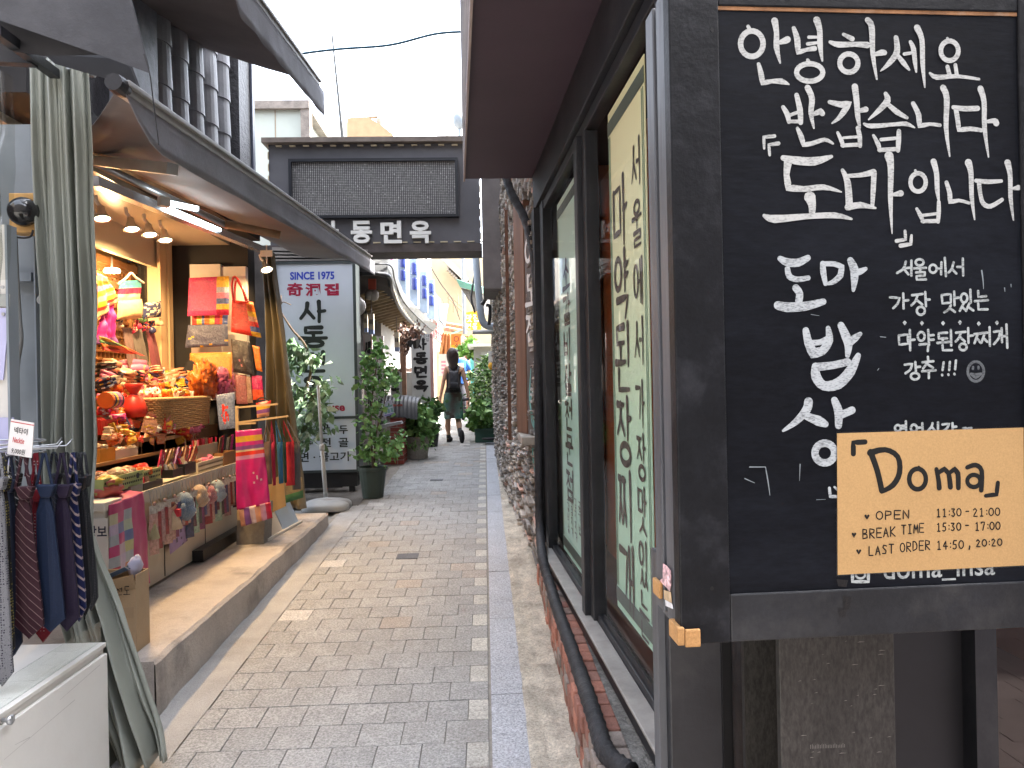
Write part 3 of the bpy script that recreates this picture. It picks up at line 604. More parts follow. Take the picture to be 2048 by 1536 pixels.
big = [
 # 안녕하세요
 C(557, 240, 62, 70, 30), [(537, 146, 20), (548, 168, 22)], [(682, 116, 38), (692, 180, 28), (692, 260, 32), (712, 345, 10)], [(702, 236, 18), (738, 224, 34), (752, 217, 36)], [(594, 352, 20), (606, 400, 30), (616, 455, 30), (665, 446, 22), (720, 447, 32), (760, 463, 8)],
 [(786, 155, 22), (805, 215, 34), (810, 288, 30), (850, 275, 20), (900, 266, 28)], [(868, 205, 18), (922, 204, 14)], [(862, 242, 20), (922, 234, 14)], [(912, 112, 40), (928, 170, 30), (930, 250, 30), (942, 335, 10)], C(873, 398, 72, 48, 28), [(862, 330, 18), (876, 350, 20)],
 [(1058, 190, 18), (1105, 214, 28)], [(985, 232, 18), (1030, 246, 32), (1120, 244, 26), (1188, 248, 34)], C(1087, 347, 50, 50, 28), [(1190, 112, 32), (1212, 150, 34), (1218, 300, 26), (1240, 435, 10)], [(1222, 302, 16), (1265, 290, 32), (1282, 290, 28)],
 [(1345, 208, 26), (1350, 285, 34), (1310, 345, 28), (1260, 391, 6)], [(1345, 295, 20), (1385, 345, 28), (1417, 384, 12)], [(1390, 298, 18), (1438, 290, 16)], [(1424, 232, 20), (1440, 270, 28), (1448, 340, 24), (1455, 396, 10)], [(1460, 155, 36), (1486, 220, 28), (1490, 350, 26), (1502, 480, 8)],
 C(1637, 280, 48, 54, 26), [(1625, 212, 14), (1640, 230, 18)], [(1628, 366, 22), (1640, 415, 24)], [(1671, 356, 20), (1679, 412, 22)], [(1532, 402, 14), (1570, 424, 28), (1680, 418, 20), (1800, 434, 14)],
 # 반갑습니다
 [(728, 588, 22), (750, 625, 30), (760, 668, 22)], [(802, 522, 26), (820, 600, 32), (824, 672, 26)], [(758, 634, 18), (818, 612, 18)], [(764, 666, 18), (824, 666, 20)], [(862, 482, 34), (886, 540, 32), (880, 620, 28), (896, 702, 10)], [(890, 628, 20), (932, 610, 34), (942, 622, 30)], [(806, 704, 18), (825, 745, 30), (840, 794, 26), (880, 788, 24), (955, 766, 22), (1000, 787, 12)],
 [(982, 560, 22), (1048, 574, 34), (1092, 566, 28), (1060, 612, 32), (1030, 650, 22), (995, 676, 8)], [(1120, 477, 36), (1130, 560, 32), (1136, 640, 28), (1148, 702, 10)], [(1140, 610, 20), (1180, 600, 30)], [(1026, 728, 16), (1046, 770, 24), (1056, 800, 20)], [(1136, 702, 24), (1146, 750, 26), (1148, 800, 22)], [(1056, 756, 14), (1140, 750, 16)], [(1050, 798, 20), (1148, 792, 22)],
 [(1288, 515, 22), (1298, 552, 36), (1252, 605, 28), (1195, 656, 8)], [(1300, 572, 22), (1350, 615, 30), (1404, 646, 18)], [(1170, 680, 14), (1210, 692, 26), (1330, 683, 20), (1400, 680, 24), (1446, 700, 8)], [(1221, 744, 16), (1246, 790, 26), (1256, 826, 18)], [(1360, 720, 24), (1358, 775, 28), (1355, 826, 22)], [(1262, 766, 18), (1350, 758, 18)], [(1254, 822, 22), (1354, 816, 22)],
 [(1440, 567, 24), (1470, 630, 30), (1475, 690, 28), (1530, 680, 18), (1586, 686, 20)], [(1604, 482, 34), (1624, 540, 32), (1620, 700, 26), (1640, 856, 8)],
 [(1660, 588, 22), (1720, 596, 28), (1792, 594, 28)], [(1674, 600, 26), (1684, 660, 26), (1690, 712, 26), (1750, 706, 24), (1812, 714, 22)], [(1808, 487, 34), (1828, 560, 28), (1830, 700, 26), (1852, 860, 8)], [(1836, 668, 14), (1885, 662, 28), (1894, 675, 34)],
 # brackets
 [(680, 746, 20), (622, 752, 20), (624, 815, 12)], [(702, 786, 22), (650, 794, 18), (654, 850, 14)], [(1395, 1266, 16), (1398, 1312, 18), (1348, 1320, 20)], [(1430, 1290, 14), (1426, 1337, 20), (1370, 1346, 22)],
 # 도마입니다
 [(728, 866, 30), (800, 880, 44), (900, 884, 46), (992, 858, 18)], [(755, 885, 46), (746, 960, 32), (757, 1030, 40), (840, 1036, 30), (950, 1026, 30), (1046, 1052, 8)], [(874, 1082, 64), (886, 1125, 42), (885, 1178, 30)], [(624, 1182, 20), (680, 1200, 44), (850, 1186, 30), (1010, 1180, 32), (1102, 1200, 12)],
 [(1052, 934, 20), (1080, 1000, 36), (1090, 1132, 40)], [(1080, 964, 20), (1150, 960, 24), (1222, 944, 34)], [(1224, 948, 30), (1220, 1040, 28), (1215, 1130, 20)], [(1080, 1136, 34), (1150, 1124, 34), (1232, 1140, 12)], [(1306, 856, 50), (1316, 920, 34), (1314, 1100, 26), (1323, 1280, 6)], [(1322, 1068, 14), (1370, 1060, 34)],
 C(1465, 1000, 42, 50, 24), [(1450, 935, 14), (1462, 955, 16)], [(1552, 886, 34), (1568, 950, 28), (1572, 1040, 26), (1580, 1096, 12)], [(1460, 1144, 16), (1480, 1180, 24), (1496, 1215, 18)], [(1580, 1106, 20), (1580, 1160, 24), (1576, 1215, 20)], [(1490, 1180, 16), (1572, 1170, 16)], [(1490, 1212, 20), (1576, 1210, 22)],
 [(1622, 1000, 22), (1640, 1060, 26), (1642, 1106, 26), (1690, 1098, 18), (1746, 1112, 16)], [(1742, 892, 40), (1756, 950, 28), (1760, 1080, 24), (1776, 1202, 8)],
 [(1784, 990, 22), (1850, 996, 24), (1922, 992, 18)], [(1800, 1008, 24), (1808, 1070, 22), (1824, 1116, 26), (1864, 1130, 24), (1926, 1094, 20)], [(1956, 892, 36), (1970, 960, 26), (1972, 1080, 24), (1988, 1206, 8)], [(1978, 1035, 12), (2016, 1028, 28)]]
mid = [
 [(712, 184, 30), (750, 204, 44), (810, 206, 44), (864, 180, 32)], [(752, 240, 30), (762, 280, 34), (802, 298, 30), (866, 290, 26)], [(798, 345, 40), (818, 375, 40), (814, 418, 40)], [(700, 440, 46), (750, 450, 52), (850, 445, 48), (948, 420, 34)],
 [(945, 212, 30), (948, 260, 34), (960, 322, 24)], [(945, 213, 26), (1010, 214, 28), (1050, 228, 30), (1042, 275, 34), (1005, 310, 28), (972, 322, 16)], [(1096, 195, 36), (1116, 240, 48), (1118, 300, 40), (1112, 358, 18)], [(1120, 262, 34), (1150, 255, 34), (1180, 240, 20)],
 [(852, 578, 36), (866, 645, 46), (892, 705, 54), (942, 690, 46), (980, 630, 44), (974, 565, 26)], [(880, 645, 30), (930, 642, 30), (970, 622, 30)], [(1044, 550, 38), (1072, 612, 50), (1085, 660, 44), (1080, 715, 26)], [(1088, 645, 44), (1120, 620, 40), (1150, 596, 22)],
 [(905, 775, 42), (908, 830, 54), (950, 880, 50), (1030, 868, 60), (1095, 800, 56), (1138, 715, 30)], [(910, 778, 44), (1000, 768, 40), (1080, 750, 40)],
 [(866, 968, 48), (856, 1010, 48), (800, 1075, 36), (728, 1126, 14)], [(850, 1045, 36), (920, 1072, 54), (958, 1090, 36)], [(1008, 960, 38), (1030, 1020, 48), (1030, 1098, 38)], [(1040, 1042, 40), (1104, 1014, 40)], C(955, 1248, 54, 54, 40),
 [(980, 1440, 16), (985, 1486, 18), (1024, 1486, 16)], [(1008, 1434, 12), (1024, 1448, 14)]]
def c_(*a): return (ell(*a), True)
w_ = 13
def P_(*pts): return [(x, y, w_) for x, y in pts]
small = [
 P_((1400, 200), (1386, 240), (1352, 263)), P_((1386, 238), (1414, 270)), P_((1402, 236), (1428, 234)), P_((1430, 195), (1430, 278)),
 c_(1475, 205, 22, 17, w_), P_((1444, 238), (1510, 235)), P_((1478, 238), (1478, 258)), P_((1455, 260), (1504, 258), (1502, 278), (1458, 280), (1460, 300), (1510, 298)),
 c_(1548, 240, 20, 22, w_), P_((1572, 240), (1592, 240)), P_((1594, 205), (1592, 270)), P_((1612, 180), (1618, 280)),
 P_((1660, 205), (1650, 240), (1632, 262)), P_((1650, 240), (1675, 266)), P_((1680, 230), (1708, 230)), P_((1710, 185), (1712, 276)),
 P_((1312, 396), (1365, 400), (1354, 430), (1330, 456)), P_((1384, 375), (1386, 458)), P_((1388, 415), (1412, 412)),
 P_((1432, 385), (1490, 378)), P_((1462, 385), (1450, 418), (1428, 440)), P_((1458, 412), (1488, 436)), P_((1504, 368), (1508, 445)), P_((1508, 410), (1530, 408)), c_(1482, 470, 22, 22, w_),
 P_((1596, 385), (1600, 430), (1646, 425), (1646, 378), (1596, 384)), P_((1664, 365), (1666, 440)), P_((1668, 400), (1688, 398)), P_((1646, 440), (1632, 464), (1610, 478)), P_((1640, 456), (1668, 476)),
 c_(1718, 400, 18, 24, w_), P_((1752, 355), (1755, 425)), P_((1715, 430), (1694, 470)), P_((1708, 450), (1730, 470)), P_((1746, 430), (1728, 470)), P_((1742, 450), (1768, 468)),
 P_((1794, 362), (1796, 395), (1838, 390)), P_((1776, 418), (1848, 412)), P_((1794, 430), (1796, 463), (1846, 462)),
 P_((1360, 605), (1362, 656), (1411, 650), (1408, 600), (1360, 605)), P_((1420, 575), (1422, 686)), P_((1425, 630), (1446, 628)),
 c_(1482, 610, 19, 24, w_), P_((1520, 575), (1525, 656)), P_((1525, 605), (1550, 603)), P_((1525, 630), (1550, 628)), P_((1474, 655), (1524, 650), (1520, 690)),
 P_((1626, 590), (1580, 592), (1580, 622), (1626, 620)), P_((1602, 622), (1602, 642)), P_((1572, 646), (1636, 640)), P_((1646, 575), (1648, 660)), P_((1600, 658), (1602, 686), (1652, 685)),
 P_((1674, 590), (1726, 585)), P_((1700, 590), (1690, 618), (1672, 638)), P_((1694, 612), (1722, 638)), P_((1740, 565), (1742, 645)), P_((1745, 608), (1766, 605)), c_(1712, 668, 20, 18, w_),
 P_((1774, 598), (1810, 594)), P_((1792, 598), (1774, 648)), P_((1788, 620), (1808, 646)), P_((1814, 592), (1844, 590)), P_((1830, 594), (1812, 645)), P_((1824, 620), (1844, 640)), P_((1856, 560), (1858, 662)),
 P_((1880, 585), (1916, 580), (1906, 620), (1880, 652)), P_((1922, 565), (1924, 642)), P_((1925, 610), (1946, 608)), P_((1948, 545), (1953, 672)),
 P_((1394, 765), (1436, 760), (1426, 790), (1398, 812)), P_((1452, 750), (1455, 802)), P_((1458, 778), (1478, 776)), c_(1450, 828, 23, 18, w_),
 P_((1520, 722), (1522, 740)), P_((1490, 752), (1550, 746)), P_((1520, 750), (1494, 786)), P_((1520, 764), (1548, 782)), P_((1488, 801), (1562, 796)), P_((1525, 800), (1525, 838)),
 P_((1606, 752), (1600, 794)), P_((1597, 820), (1598, 823)), P_((1640, 750), (1636, 794)), P_((1631, 818), (1632, 821)), P_((1673, 742), (1668, 790)), P_((1664, 815), (1665, 818)),
 c_(1355, 1112, 16, 17, w_), P_((1374, 1100), (1396, 1098)), P_((1374, 1116), (1396, 1114)), P_((1398, 1075), (1400, 1135)), c_(1442, 1112, 17, 19, w_), P_((1464, 1110), (1486, 1108)), P_((1488, 1085), (1490, 1135)),
 P_((1546, 1085), (1540, 1105), (1520, 1128)), P_((1542, 1105), (1560, 1128)), P_((1576, 1080), (1576, 1135)), P_((1600, 1092), (1638, 1088), (1626, 1112), (1604, 1128)), P_((1655, 1085), (1656, 1135)), P_((1658, 1106), (1676, 1104)), P_((1712, 1114), (1728, 1112)), P_((1740, 1114), (1758, 1112))]
for x, y in ((1393, 535), (1487, 537), (1603, 537), (1695, 533), (1798, 540), (1897, 535)): small.append([(x, y - 10, 4), (x, y, 22), (x, y + 12, 4)])
scr = [[(545, 1325, 6), (632, 1325, 5), (645, 1400, 7), (656, 1480, 3)], [(821, 1310, 5), (818, 1400, 2)], [(518, 1388, 6), (572, 1412, 3)], [(1815, 250, 8), (1822, 300, 6), (1825, 350, 3)], [(1975, 325, 5), (1976, 340, 3)], [(1940, 345, 6), (1942, 365, 3)], [(1260, 612, 4), (1290, 615, 3)], [(1245, 795, 4), (1252, 785, 3)], [(910, 1504, 3), (960, 1502, 2)], [(880, 490, 3), (925, 497, 2)]]
def chalk_mat(name, col, edge):
    m = bpy.data.materials.new(name); m.use_nodes = True; nt = m.node_tree; N = nt.nodes; L = nt.links; bs = N['Principled BSDF']; bs.inputs['Roughness'].default_value = .95; bs.inputs['Specular IOR Level'].default_value = .1
    tc = N.new('ShaderNodeTexCoord'); mp = N.new('ShaderNodeMapping'); mp.inputs['Scale'].default_value = (.35, .35, 1.0); L.new(tc.outputs['Object'], mp.inputs[0])
    n = N.new('ShaderNodeTexNoise'); n.inputs['Scale'].default_value = 420; n.inputs['Detail'].default_value = 3; L.new(mp.outputs[0], n.inputs[0])
    n2 = N.new('ShaderNodeTexNoise'); n2.inputs['Scale'].default_value = 40; n2.inputs['Detail'].default_value = 4; L.new(tc.outputs['Object'], n2.inputs[0])
    a = N.new('ShaderNodeMath'); a.operation = 'MULTIPLY_ADD'; a.inputs[1].default_value = .6; L.new(n2.outputs[0], a.inputs[0]); L.new(n.outputs[0], a.inputs[2])
    r = N.new('ShaderNodeMapRange'); r.inputs[1].default_value = .55; r.inputs[2].default_value = .85; r.inputs[3].default_value = edge; r.inputs[4].default_value = 1; L.new(a.outputs[0], r.inputs[0])
    v = N.new('ShaderNodeVectorMath'); v.operation = 'SCALE'; v.inputs[0].default_value = col; L.new(r.outputs[0], v.inputs['Scale']); L.new(v.outputs[0], bs.inputs['Base Color']); return m
M_ch = chalk_mat('white_chalk', (.47, .48, .47), .5); M_ch2 = chalk_mat('soft_chalk', (.42, .45, .47), .35); M_ch3 = chalk_mat('small_chalk', (.40, .43, .43), .3)
b = MB(); write_px(b, pB, big, S3); o = b.build('chalk_lettering', M_ch, cb)
b = MB(); write_px(b, pB, mid, S4); b.build('chalk_lettering', M_ch2, cb)
b = MB(); write_px(b, pB, small, S4); b.build('chalk_lettering', M_ch3, cb)
M_dim = chalk_mat('dim_chalk', (.12, .13, .14), .3)
b = MB(); write_px(b, pB, [c_(1783, 802, 44, 54, 15), P_((1768, 778), (1767, 788)), P_((1797, 776), (1798, 786)), P_((1756, 816), (1783, 836), (1812, 815)), P_((1756, 815), (1783, 818), (1812, 814))], S4); b.build('chalk_smiley', M_dim, cb)
b = MB(); write_px(b, pB, scr, S4); b.build('chalk_scratches', mat('scratch_chalk', (.22, .25, .27), .9), cb)
# the line of chalk that shows below the card
b = MB(); q0 = pB.px(*S5(1000, 640)); q1 = pB.px(*S5(1480, 722)); printed(b, pB, 'doma_insa', q0[0], q0[1], q1[0], q1[1], .01)
write_px(b, pB, [[(868, 690, 14), (868, 736, 14), (936, 736, 14), (936, 690, 14), (868, 690, 14)], c_(902, 706, 20, 16, 9)], S5, k0=.0003); b.build('chalk_lettering', M_ch3, cb)
# black tape scraps
b = MB()
for (x0, y0, x1, y1) in ((800, 725, 850, 760), (820, 795, 858, 850), (1035 * .78 - 8, 905 - 60, 838, 886)):
    q0 = pB.px(*S5(x0, y0)); q1 = pB.px(*S5(x1, y1)); k = .0002 if y0 < 780 else .0062
    b.add([pB.p(q0[0], q0[1], k), pB.p(q1[0], q0[1] + .003, k), pB.p(q1[0] - .004, q1[1], k), pB.p(q0[0] + .003, q1[1] - .003, k)], [(0, 1, 2, 3)])
b.build('tape_scrap', mat('black_tape', (.006, .006, .007), .35, .2, 40, .3, 120), cb)

# ---- the kraft card taped over it
card = thing('opening_hours_card', 'tan laminated card lettered Doma with opening hours, taped on the chalkboard', 'card')
cc = [pB.px(*S5(x, y)) for x, y in ((800, 100), (1598, 75), (1604, 665), (803, 706))]
b = MB(); b.prism([pB.p(u, v, .0015) for u, v in cc], bN * .0008); b.build('card', mat('kraft_paper', (.47, .29, .125), .55, .05, 3, .05, 80, spec=.35, speck=.1, sscale=260), card)
ec = [pB.px(*S5(x, y)) for x, y in ((794, 93), (1606, 68), (1612, 672), (797, 713))]
b = MB(); b.add([pB.p(u, v, .0012) for u, v in ec], [(0, 1, 2, 3)]); b.build('laminate', glass('laminate', (.8, .82, .85), .9, .15), card)
pC = Plane(_o + bN * (-.006 + .0024), bU, (0, 0, -1), .0006)
ink = [[(922, 137, 22), (872, 140, 22), (872, 188, 22)], [(1492, 312, 18), (1486, 362, 20), (1440, 368, 16)],
       [(946, 180, 26), (975, 262, 24), (994, 346, 24)], [(944, 184, 28), (1008, 170, 22), (1062, 200, 22), (1070, 268, 24), (1042, 322, 24), (994, 350, 18)],
       C(1147, 296, 36, 44, 20), [(1152, 246, 14), (1162, 258, 18)],
       [(1228, 254, 18), (1237, 300, 20), (1240, 334, 22)], [(1238, 268, 18), (1262, 252, 20), (1280, 272, 20), (1288, 330, 22)], [(1284, 270, 16), (1306, 252, 20), (1320, 272, 22), (1322, 334, 20)],
       [(1360, 246, 18), (1396, 236, 20), (1422, 262, 20), (1420, 344, 20)], C(1388, 304, 28, 26, 18)]
G_ = {'O': 'o', 'P': [[(0, 1), (0, 0), (.9, .1), (.9, .45), (0, .55)]], 'E': [[(1, 0), (0, 0), (0, 1), (1, 1)], [(0, .5), (.85, .5)]], 'N': [[(0, 1), (0, 0), (.9, 1), (.9, 0)]],
      'B': [[(0, 0), (0, 1), (.9, .9), (.85, .55), (0, .5), (.8, .35), (.75, .05), (0, 0)]], 'R': [[(0, 1), (0, 0), (.9, .1), (.85, .42), (0, .5), (.95, 1)]], 'A': [[(0, 1), (.45, 0), (.95, 1)], [(.2, .62), (.75, .62)]],
      'K': [[(0, 0), (0, 1)], [(.9, 0), (0, .55), (.95, 1)]], 'T': [[(0, 0), (1, 0)], [(.5, 0), (.5, 1)]], 'I': [[(.5, 0), (.5, 1)], [(.2, 0), (.8, 0)], [(.2, 1), (.8, 1)]], 'M': [[(0, 1), (.08, 0), (.5, .7), (.92, 0), (1, 1)]],
      'L': [[(0, 0), (0, 1), (.85, .97)]], 'S': [[(.9, .1), (.3, 0), (.1, .25), (.8, .65), (.7, .95), (.05, .95)]], 'D': [[(0, 0), (0, 1), (.75, .8), (.9, .4), (.6, .06), (0, 0)]],
      '0': 'o', '1': [[(.2, .15), (.5, 0), (.5, 1)], [(.2, 1), (.8, 1)]], '2': [[(.05, .2), (.4, 0), (.8, .25), (.05, 1), (.9, 1)]], '3': [[(.05, .05), (.8, .05), (.35, .4), (.85, .7), (.5, 1), (.05, .9)]], '4': [[(.6, 1), (.6, 0), (.0, .65), (.95, .65)]],
      '5': [[(.85, 0), (.2, 0), (.12, .45), (.7, .45), (.8, .8), (.4, 1), (.05, .92)]], '7': [[(.0, .15), (.0, 0), (.85, 0), (.4, 1)]], ':': [[(.5, .3), (.5, .34)], [(.5, .75), (.5, .79)]], '-': [[(.05, .5), (.9, .48)]], ',': [[(.5, .8), (.55, .95), (.35, 1.2)]]}
def hand(text, x0, y0, x1, y1, h, sw, out):
    n = sum(.5 if c in ' :,' else 1 for c in text); adv = 1 / n; t = 0
    for ch in text:
        k = .5 if ch in ' :,' else 1; gx = x0 + (x1 - x0) * t; gy = y0 + (y1 - y0) * t; wd_ = (x1 - x0) * adv * k
        g = G_.get(ch)
        if g == 'o': out.append((ell(gx + wd_ * .4, gy + h * .5, wd_ * .36, h * .46, sw), True))
        elif g:
            for s in g: out.append([(gx + wd_ * .08 + a * wd_ * .68, gy + bb * h, sw) for a, bb in s])
        t += adv * k
hand('OPEN', 968, 434, 1120, 428, 36, 5, ink); hand('11:30', 1226, 424, 1340, 421, 34, 5, ink); hand('-', 1352, 418, 1374, 418, 34, 5, ink); hand('21:00', 1384, 422, 1506, 418, 34, 5, ink)
hand('BREAK', 910, 512, 1058, 498, 40, 5, ink); hand('TIME', 1076, 494, 1180, 484, 38, 5, ink); hand('15:30', 1228, 486, 1338, 482, 34, 5, ink); hand('-', 1350, 478, 1372, 478, 34, 5, ink); hand('17:00', 1392, 482, 1506, 478, 34, 5, ink)
hand('LAST', 936, 586, 1050, 572, 38, 5, ink); hand('ORDER', 1072, 570, 1206, 556, 40, 5, ink); hand('14:50', 1228, 562, 1350, 558, 36, 5, ink); hand(',', 1362, 556, 1380, 556, 34, 6, ink); hand('20:20', 1396, 556, 1514, 550, 30, 5, ink)
for x, y in ((929, 460), (874, 538), (895, 610)): ink += [[(x - 6, y - 7, 10), (x, y + 8, 3)], [(x + 6, y - 7, 10), (x, y + 8, 3)]]
b = MB(); write_px(b, pC, ink, S5); b.build('marker_lettering', mat('marker_ink', (.006, .006, .006), .5, .1), card)

# ---- cork corner guards, stickers
M_cork = mat('cork_foam', (.42, .225, .085), .8, .15, 20, .3, 120, speck=.15, sscale=200)
cg = thing('corner_guard', 'tan foam corner guard wrapped round the lower left corner of the chalkboard', 'corner guard')
b = MB(); q0 = pF.px(*S5(146, 938)); q1 = pF.px(*S5(214, 1012)); fbar(b, q0[0], q1[0], q0[1], q1[1], .0005, .008); b.build('front_pad', M_cork, cg, bevel=.003)
b = MB(); fbar(b, -.009, q0[0] - .0006, q0[1] - .004, q1[1] - .004, -.055, .0075); b.build('side_pad', M_cork, cg, bevel=.003)
b = MB(); fbar(b, -.010, -.0006, pF.px(*S5(55, 815))[1], pF.px(*S5(60, 890))[1], -.172, -.120); o = b.build('edge_guard', M_cork, bevel=.003); tag(o, 'small tan foam guard on the back edge of the chalkboard case', 'corner guard')
sk = thing('torn_sticker', 'torn red and white printed sticker on the steel side of the chalkboard', 'sticker')
def sidep(x, y): return WP(x, y, _o - bU * .0012, bU)
b = MB(); rr = random.Random(5)
pts = [S5(56, 658), S5(72, 668), S5(90, 690), S5(92, 745), S5(86, 778), S5(60, 750), S5(36, 735), S5(56, 722)]
P3 = [sidep(*p) for p in pts]; b.prism(P3, bU * -.0006); b.build('paper', mat('sticker_red', (.62, .40, .42), .6, .7, 60, speck=.5, sscale=150), sk)
b = MB(); b.prism([sidep(*S5(x, y)) for x, y in ((60, 772), (90, 782), (94, 828), (62, 812))], bU * -.0006); b.build('backing', mat('sticker_tan', (.50, .36, .22), .7, .3, 40), sk)
b = MB(); b.prism([sidep(*S5(x, y)) for x, y in ((66, 815), (96, 832), (100, 854), (68, 840))], bU * -.0007); b.build('code_strip', mat('sticker_white', (.62, .62, .64), .6, .25, 120), sk)

# ---- steel column carrying the board, second dark post
sc_ = thing('steel_column', 'wide grey black steel column with scale marks standing under the chalkboard', 'column')
zb0 = BX(0, v_bot).z + .02; q0 = W(1560, 1400, Y=1.56); q1 = W(1790, 1400, Y=1.56)
M_mill = mat('mill_scale_steel', (.027, .025, .023), .5, .35, 7, .12, 60, spec=.5, stain=.5, stcol=(.075, .052, .038), stscale=5, speck=.6, sscale=130, stretch=(1, 1, .35))
b = MB(); b.box(q0.x, q1.x, 1.56, 1.58, 0, zb0); b.build('flange', M_mill, sc_, bevel=.002)
b = MB(); b.box((q0.x + q1.x) / 2 - .01, (q0.x + q1.x) / 2 + .01, 1.5801, 1.78, 0, zb0); b.build('web', M_mill, sc_)
b = MB(); b.box(q0.x, q1.x, 1.7801, 1.80, 0, zb0); b.build('flange', M_mill, sc_)
b = MB(); r_ = random.Random(4)
for i in range(26): x = r_.uniform(q0.x + .03, q1.x - .02); z = r_.uniform(.75, 1.05); b.add([(x, 1.5594, z), (x + r_.uniform(.004, .02), 1.5594, z + .001), (x + .006, 1.5594, z + .0022)], [(0, 1, 2)])
for i in range(22): x = q0.x + .065 + i * .0036; b.add([(x, 1.5594, .79), (x + .0012, 1.5594, .79), (x + .0012, 1.5594, .79 + r_.uniform(.004, .012)), (x, 1.5594, .798)], [(0, 1, 2, 3)])
b.build('scratches', mat('scratch_grey', (.17, .16, .15), .6), sc_)
dp = thing('steel_post', 'slim black square post beside the window end, under the chalkboard', 'post')
q0 = W(1340, 1400, Y=1.70); q1 = W(1446, 1400, Y=1.70)
b = MB(); b.box(q0.x, q1.x, 1.70, 1.80, 0, zb0 + .1); b.build('post', M_steel, dp, bevel=.004)
b = MB(); b.box(q0.x - .018, q0.x - .001, 1.73, 1.79, 0, zb0 + .1); b.build('edge_strip', M_side, dp)
ex = thing('rough_post', 'rusty dark brown pipe post standing behind the column', 'post')
q0 = W(1472, 1400, Y=1.82); q1 = W(1550, 1400, Y=1.82)
b = MB(); b.lathe(((q0.x + q1.x) / 2, 1.84, 0), [((q1.x - q0.x) / 2, 0), ((q1.x - q0.x) / 2, zb0)], 24); b.build('post', mat('rusty_dark', (.030, .024, .022), .65, .4, 20, .2, 70, stain=.4, stcol=(.10, .06, .04)), ex, smooth=True)

# ---- black hose from the canopy down and along the ledge
hp = [(W(1010, 345, Y=5.62)), W(1022, 385, Y=5.55), W(1046, 430, Y=5.45), W(1062, 480, Y=5.34), W(1071, 540, Y=5.26), W(1074, 620, Y=5.22), W(1077, 800, Y=5.18), W(1078, 960, Y=5.14), W(1080, 1060, Y=5.08)]
for x, y, Z in ((1086, 1120, .47), (1097, 1160, .40), (1112, 1210, .385), (1135, 1275, .385), (1158, 1340, .385), (1178, 1400, .385), (1194, 1450, .385), (1206, 1492, .385), (1225, 1520, .385), (1262, 1545, .385)): hp.append(W(x, y, Z=Z))
def smooth_path(P, n=6):
    out = []
    for i in range(len(P) - 1):
        p0, p1, p2, p3 = P[max(i - 1, 0)], P[i], P[i + 1], P[min(i + 2, len(P) - 1)]
        for k in range(n):
            t = k / n; out.append(.5 * ((2 * p1) + (p2 - p0) * t + (2 * p0 - 5 * p1 + 4 * p2 - p3) * t * t + (3 * p1 - p0 - 3 * p2 + p3) * t ** 3))
    return out + [P[-1]]
hp = smooth_path([Vector(p) for p in hp], 12); b = MB(); rr = random.Random(2)
b.tube(hp, [.031 + (.0035 if i % 4 == 0 else 0) + rr.uniform(-.001, .001) for i in range(len(hp))], 10)
o = b.build('drain_hose', mat('taped_hose', (.028, .028, .031), .6, .35, 18, .4, 70, stain=.3, stcol=(.09, .085, .08)), smooth=True); tag(o, 'black taped hose running down from the canopy and along the brick ledge', 'hose')
# ================================================================== SHARED SHAPES FOR CLOTH AND BAGS
def quad3(px, **k): return [W(x, y, **k) for x, y in px]
def cloth(mb, q, nu=16, nv=16, amp=.02, nf=3, col=None, seed=0, hang=.7, back=False, wav=.25):
    TL, TR, BR, BL = [Vector(p) for p in q]; n = (TR - TL).cross(BL - TL).normalized()
    if n.dot(CAM - TL) < 0: n = -n
    def fn(u, v):
        p = TL.lerp(TR, u).lerp(BL.lerp(BR, u), v)
        w = noise.noise(Vector((u * 2.3 + seed, v * 1.2, seed * .7)))
        d = math.sin(2 * math.pi * (nf * u + wav * w + seed * .37)) * (1 - hang + hang * v) + .8 * noise.noise(Vector((u * 6 + seed, v * 5, 3.3)))
        return p + n * amp * d
    mb.grid(fn, nu, nv, col); return mb
def puff(mb, q, thick=.03, nu=10, nv=10, col=None, seed=0, wr=.15, round_=.5):
    TL, TR, BR, BL = [Vector(p) for p in q]; n = (TR - TL).cross(BL - TL).normalized()
    if n.dot(CAM - TL) < 0: n = -n
    for s in (1, -1):
        def fn(u, v):
            e = ((4 * u * (1 - u) + 1e-9) * (4 * v * (1 - v) + 1e-9)) ** (round_ * .5)
            p = TL.lerp(TR, u).lerp(BL.lerp(BR, u), v)
            return p + n * s * thick / 2 * e * (1 + wr * 3 * noise.noise(Vector((u * 5 + seed, v * 5, seed + s))))
        mb.grid(fn, nu, nv, col)
    return mb
def band(cols):                                          # stripes down a cloth: list of (end v, colour)
    def f(u, v):
        for e, c in cols:
            if v <= e: return c
        return cols[-1][1]
    return f
M_fab = mat('fabric', src='att', rough=.8, var=.12, scale=25, bump=.15, bscale=200, sheen=.04)
M_silk = mat('silk', src='att', rough=.4, var=.1, scale=20, spec=.5, sheen=.05)
M_pack = mat('clear_wrap_goods', src='att', rough=.18, var=.35, scale=60, spec=.6, bump=.5, bscale=70)
M_wood = mat('pale_wood', (.50, .36, .20), .6, .2, 6, .1, 60, stretch=(1, .2, 1))
M_dwood = mat('brown_wood', (.22, .12, .06), .6, .25, 6, .1, 60)
M_white = mat('white_paint', (.62, .60, .56), .55, .08, 3, .05, 40, stain=.25, stcol=(.38, .35, .30), stscale=2)
M_cream = mat('cream_panel', (.52, .47, .40), .55, .07, 2, .03, 20, stain=.3, stcol=(.36, .32, .27), stscale=2.5)
M_wick = mat('wicker', (.40, .24, .11), .7, .3, 60, .4, 120)
M_alu = mat('aluminium', (.45, .46, .48), .3, .1, 10, metal=.8)
M_dark = mat('shop_dark', (.018, .017, .018), .7, .2)
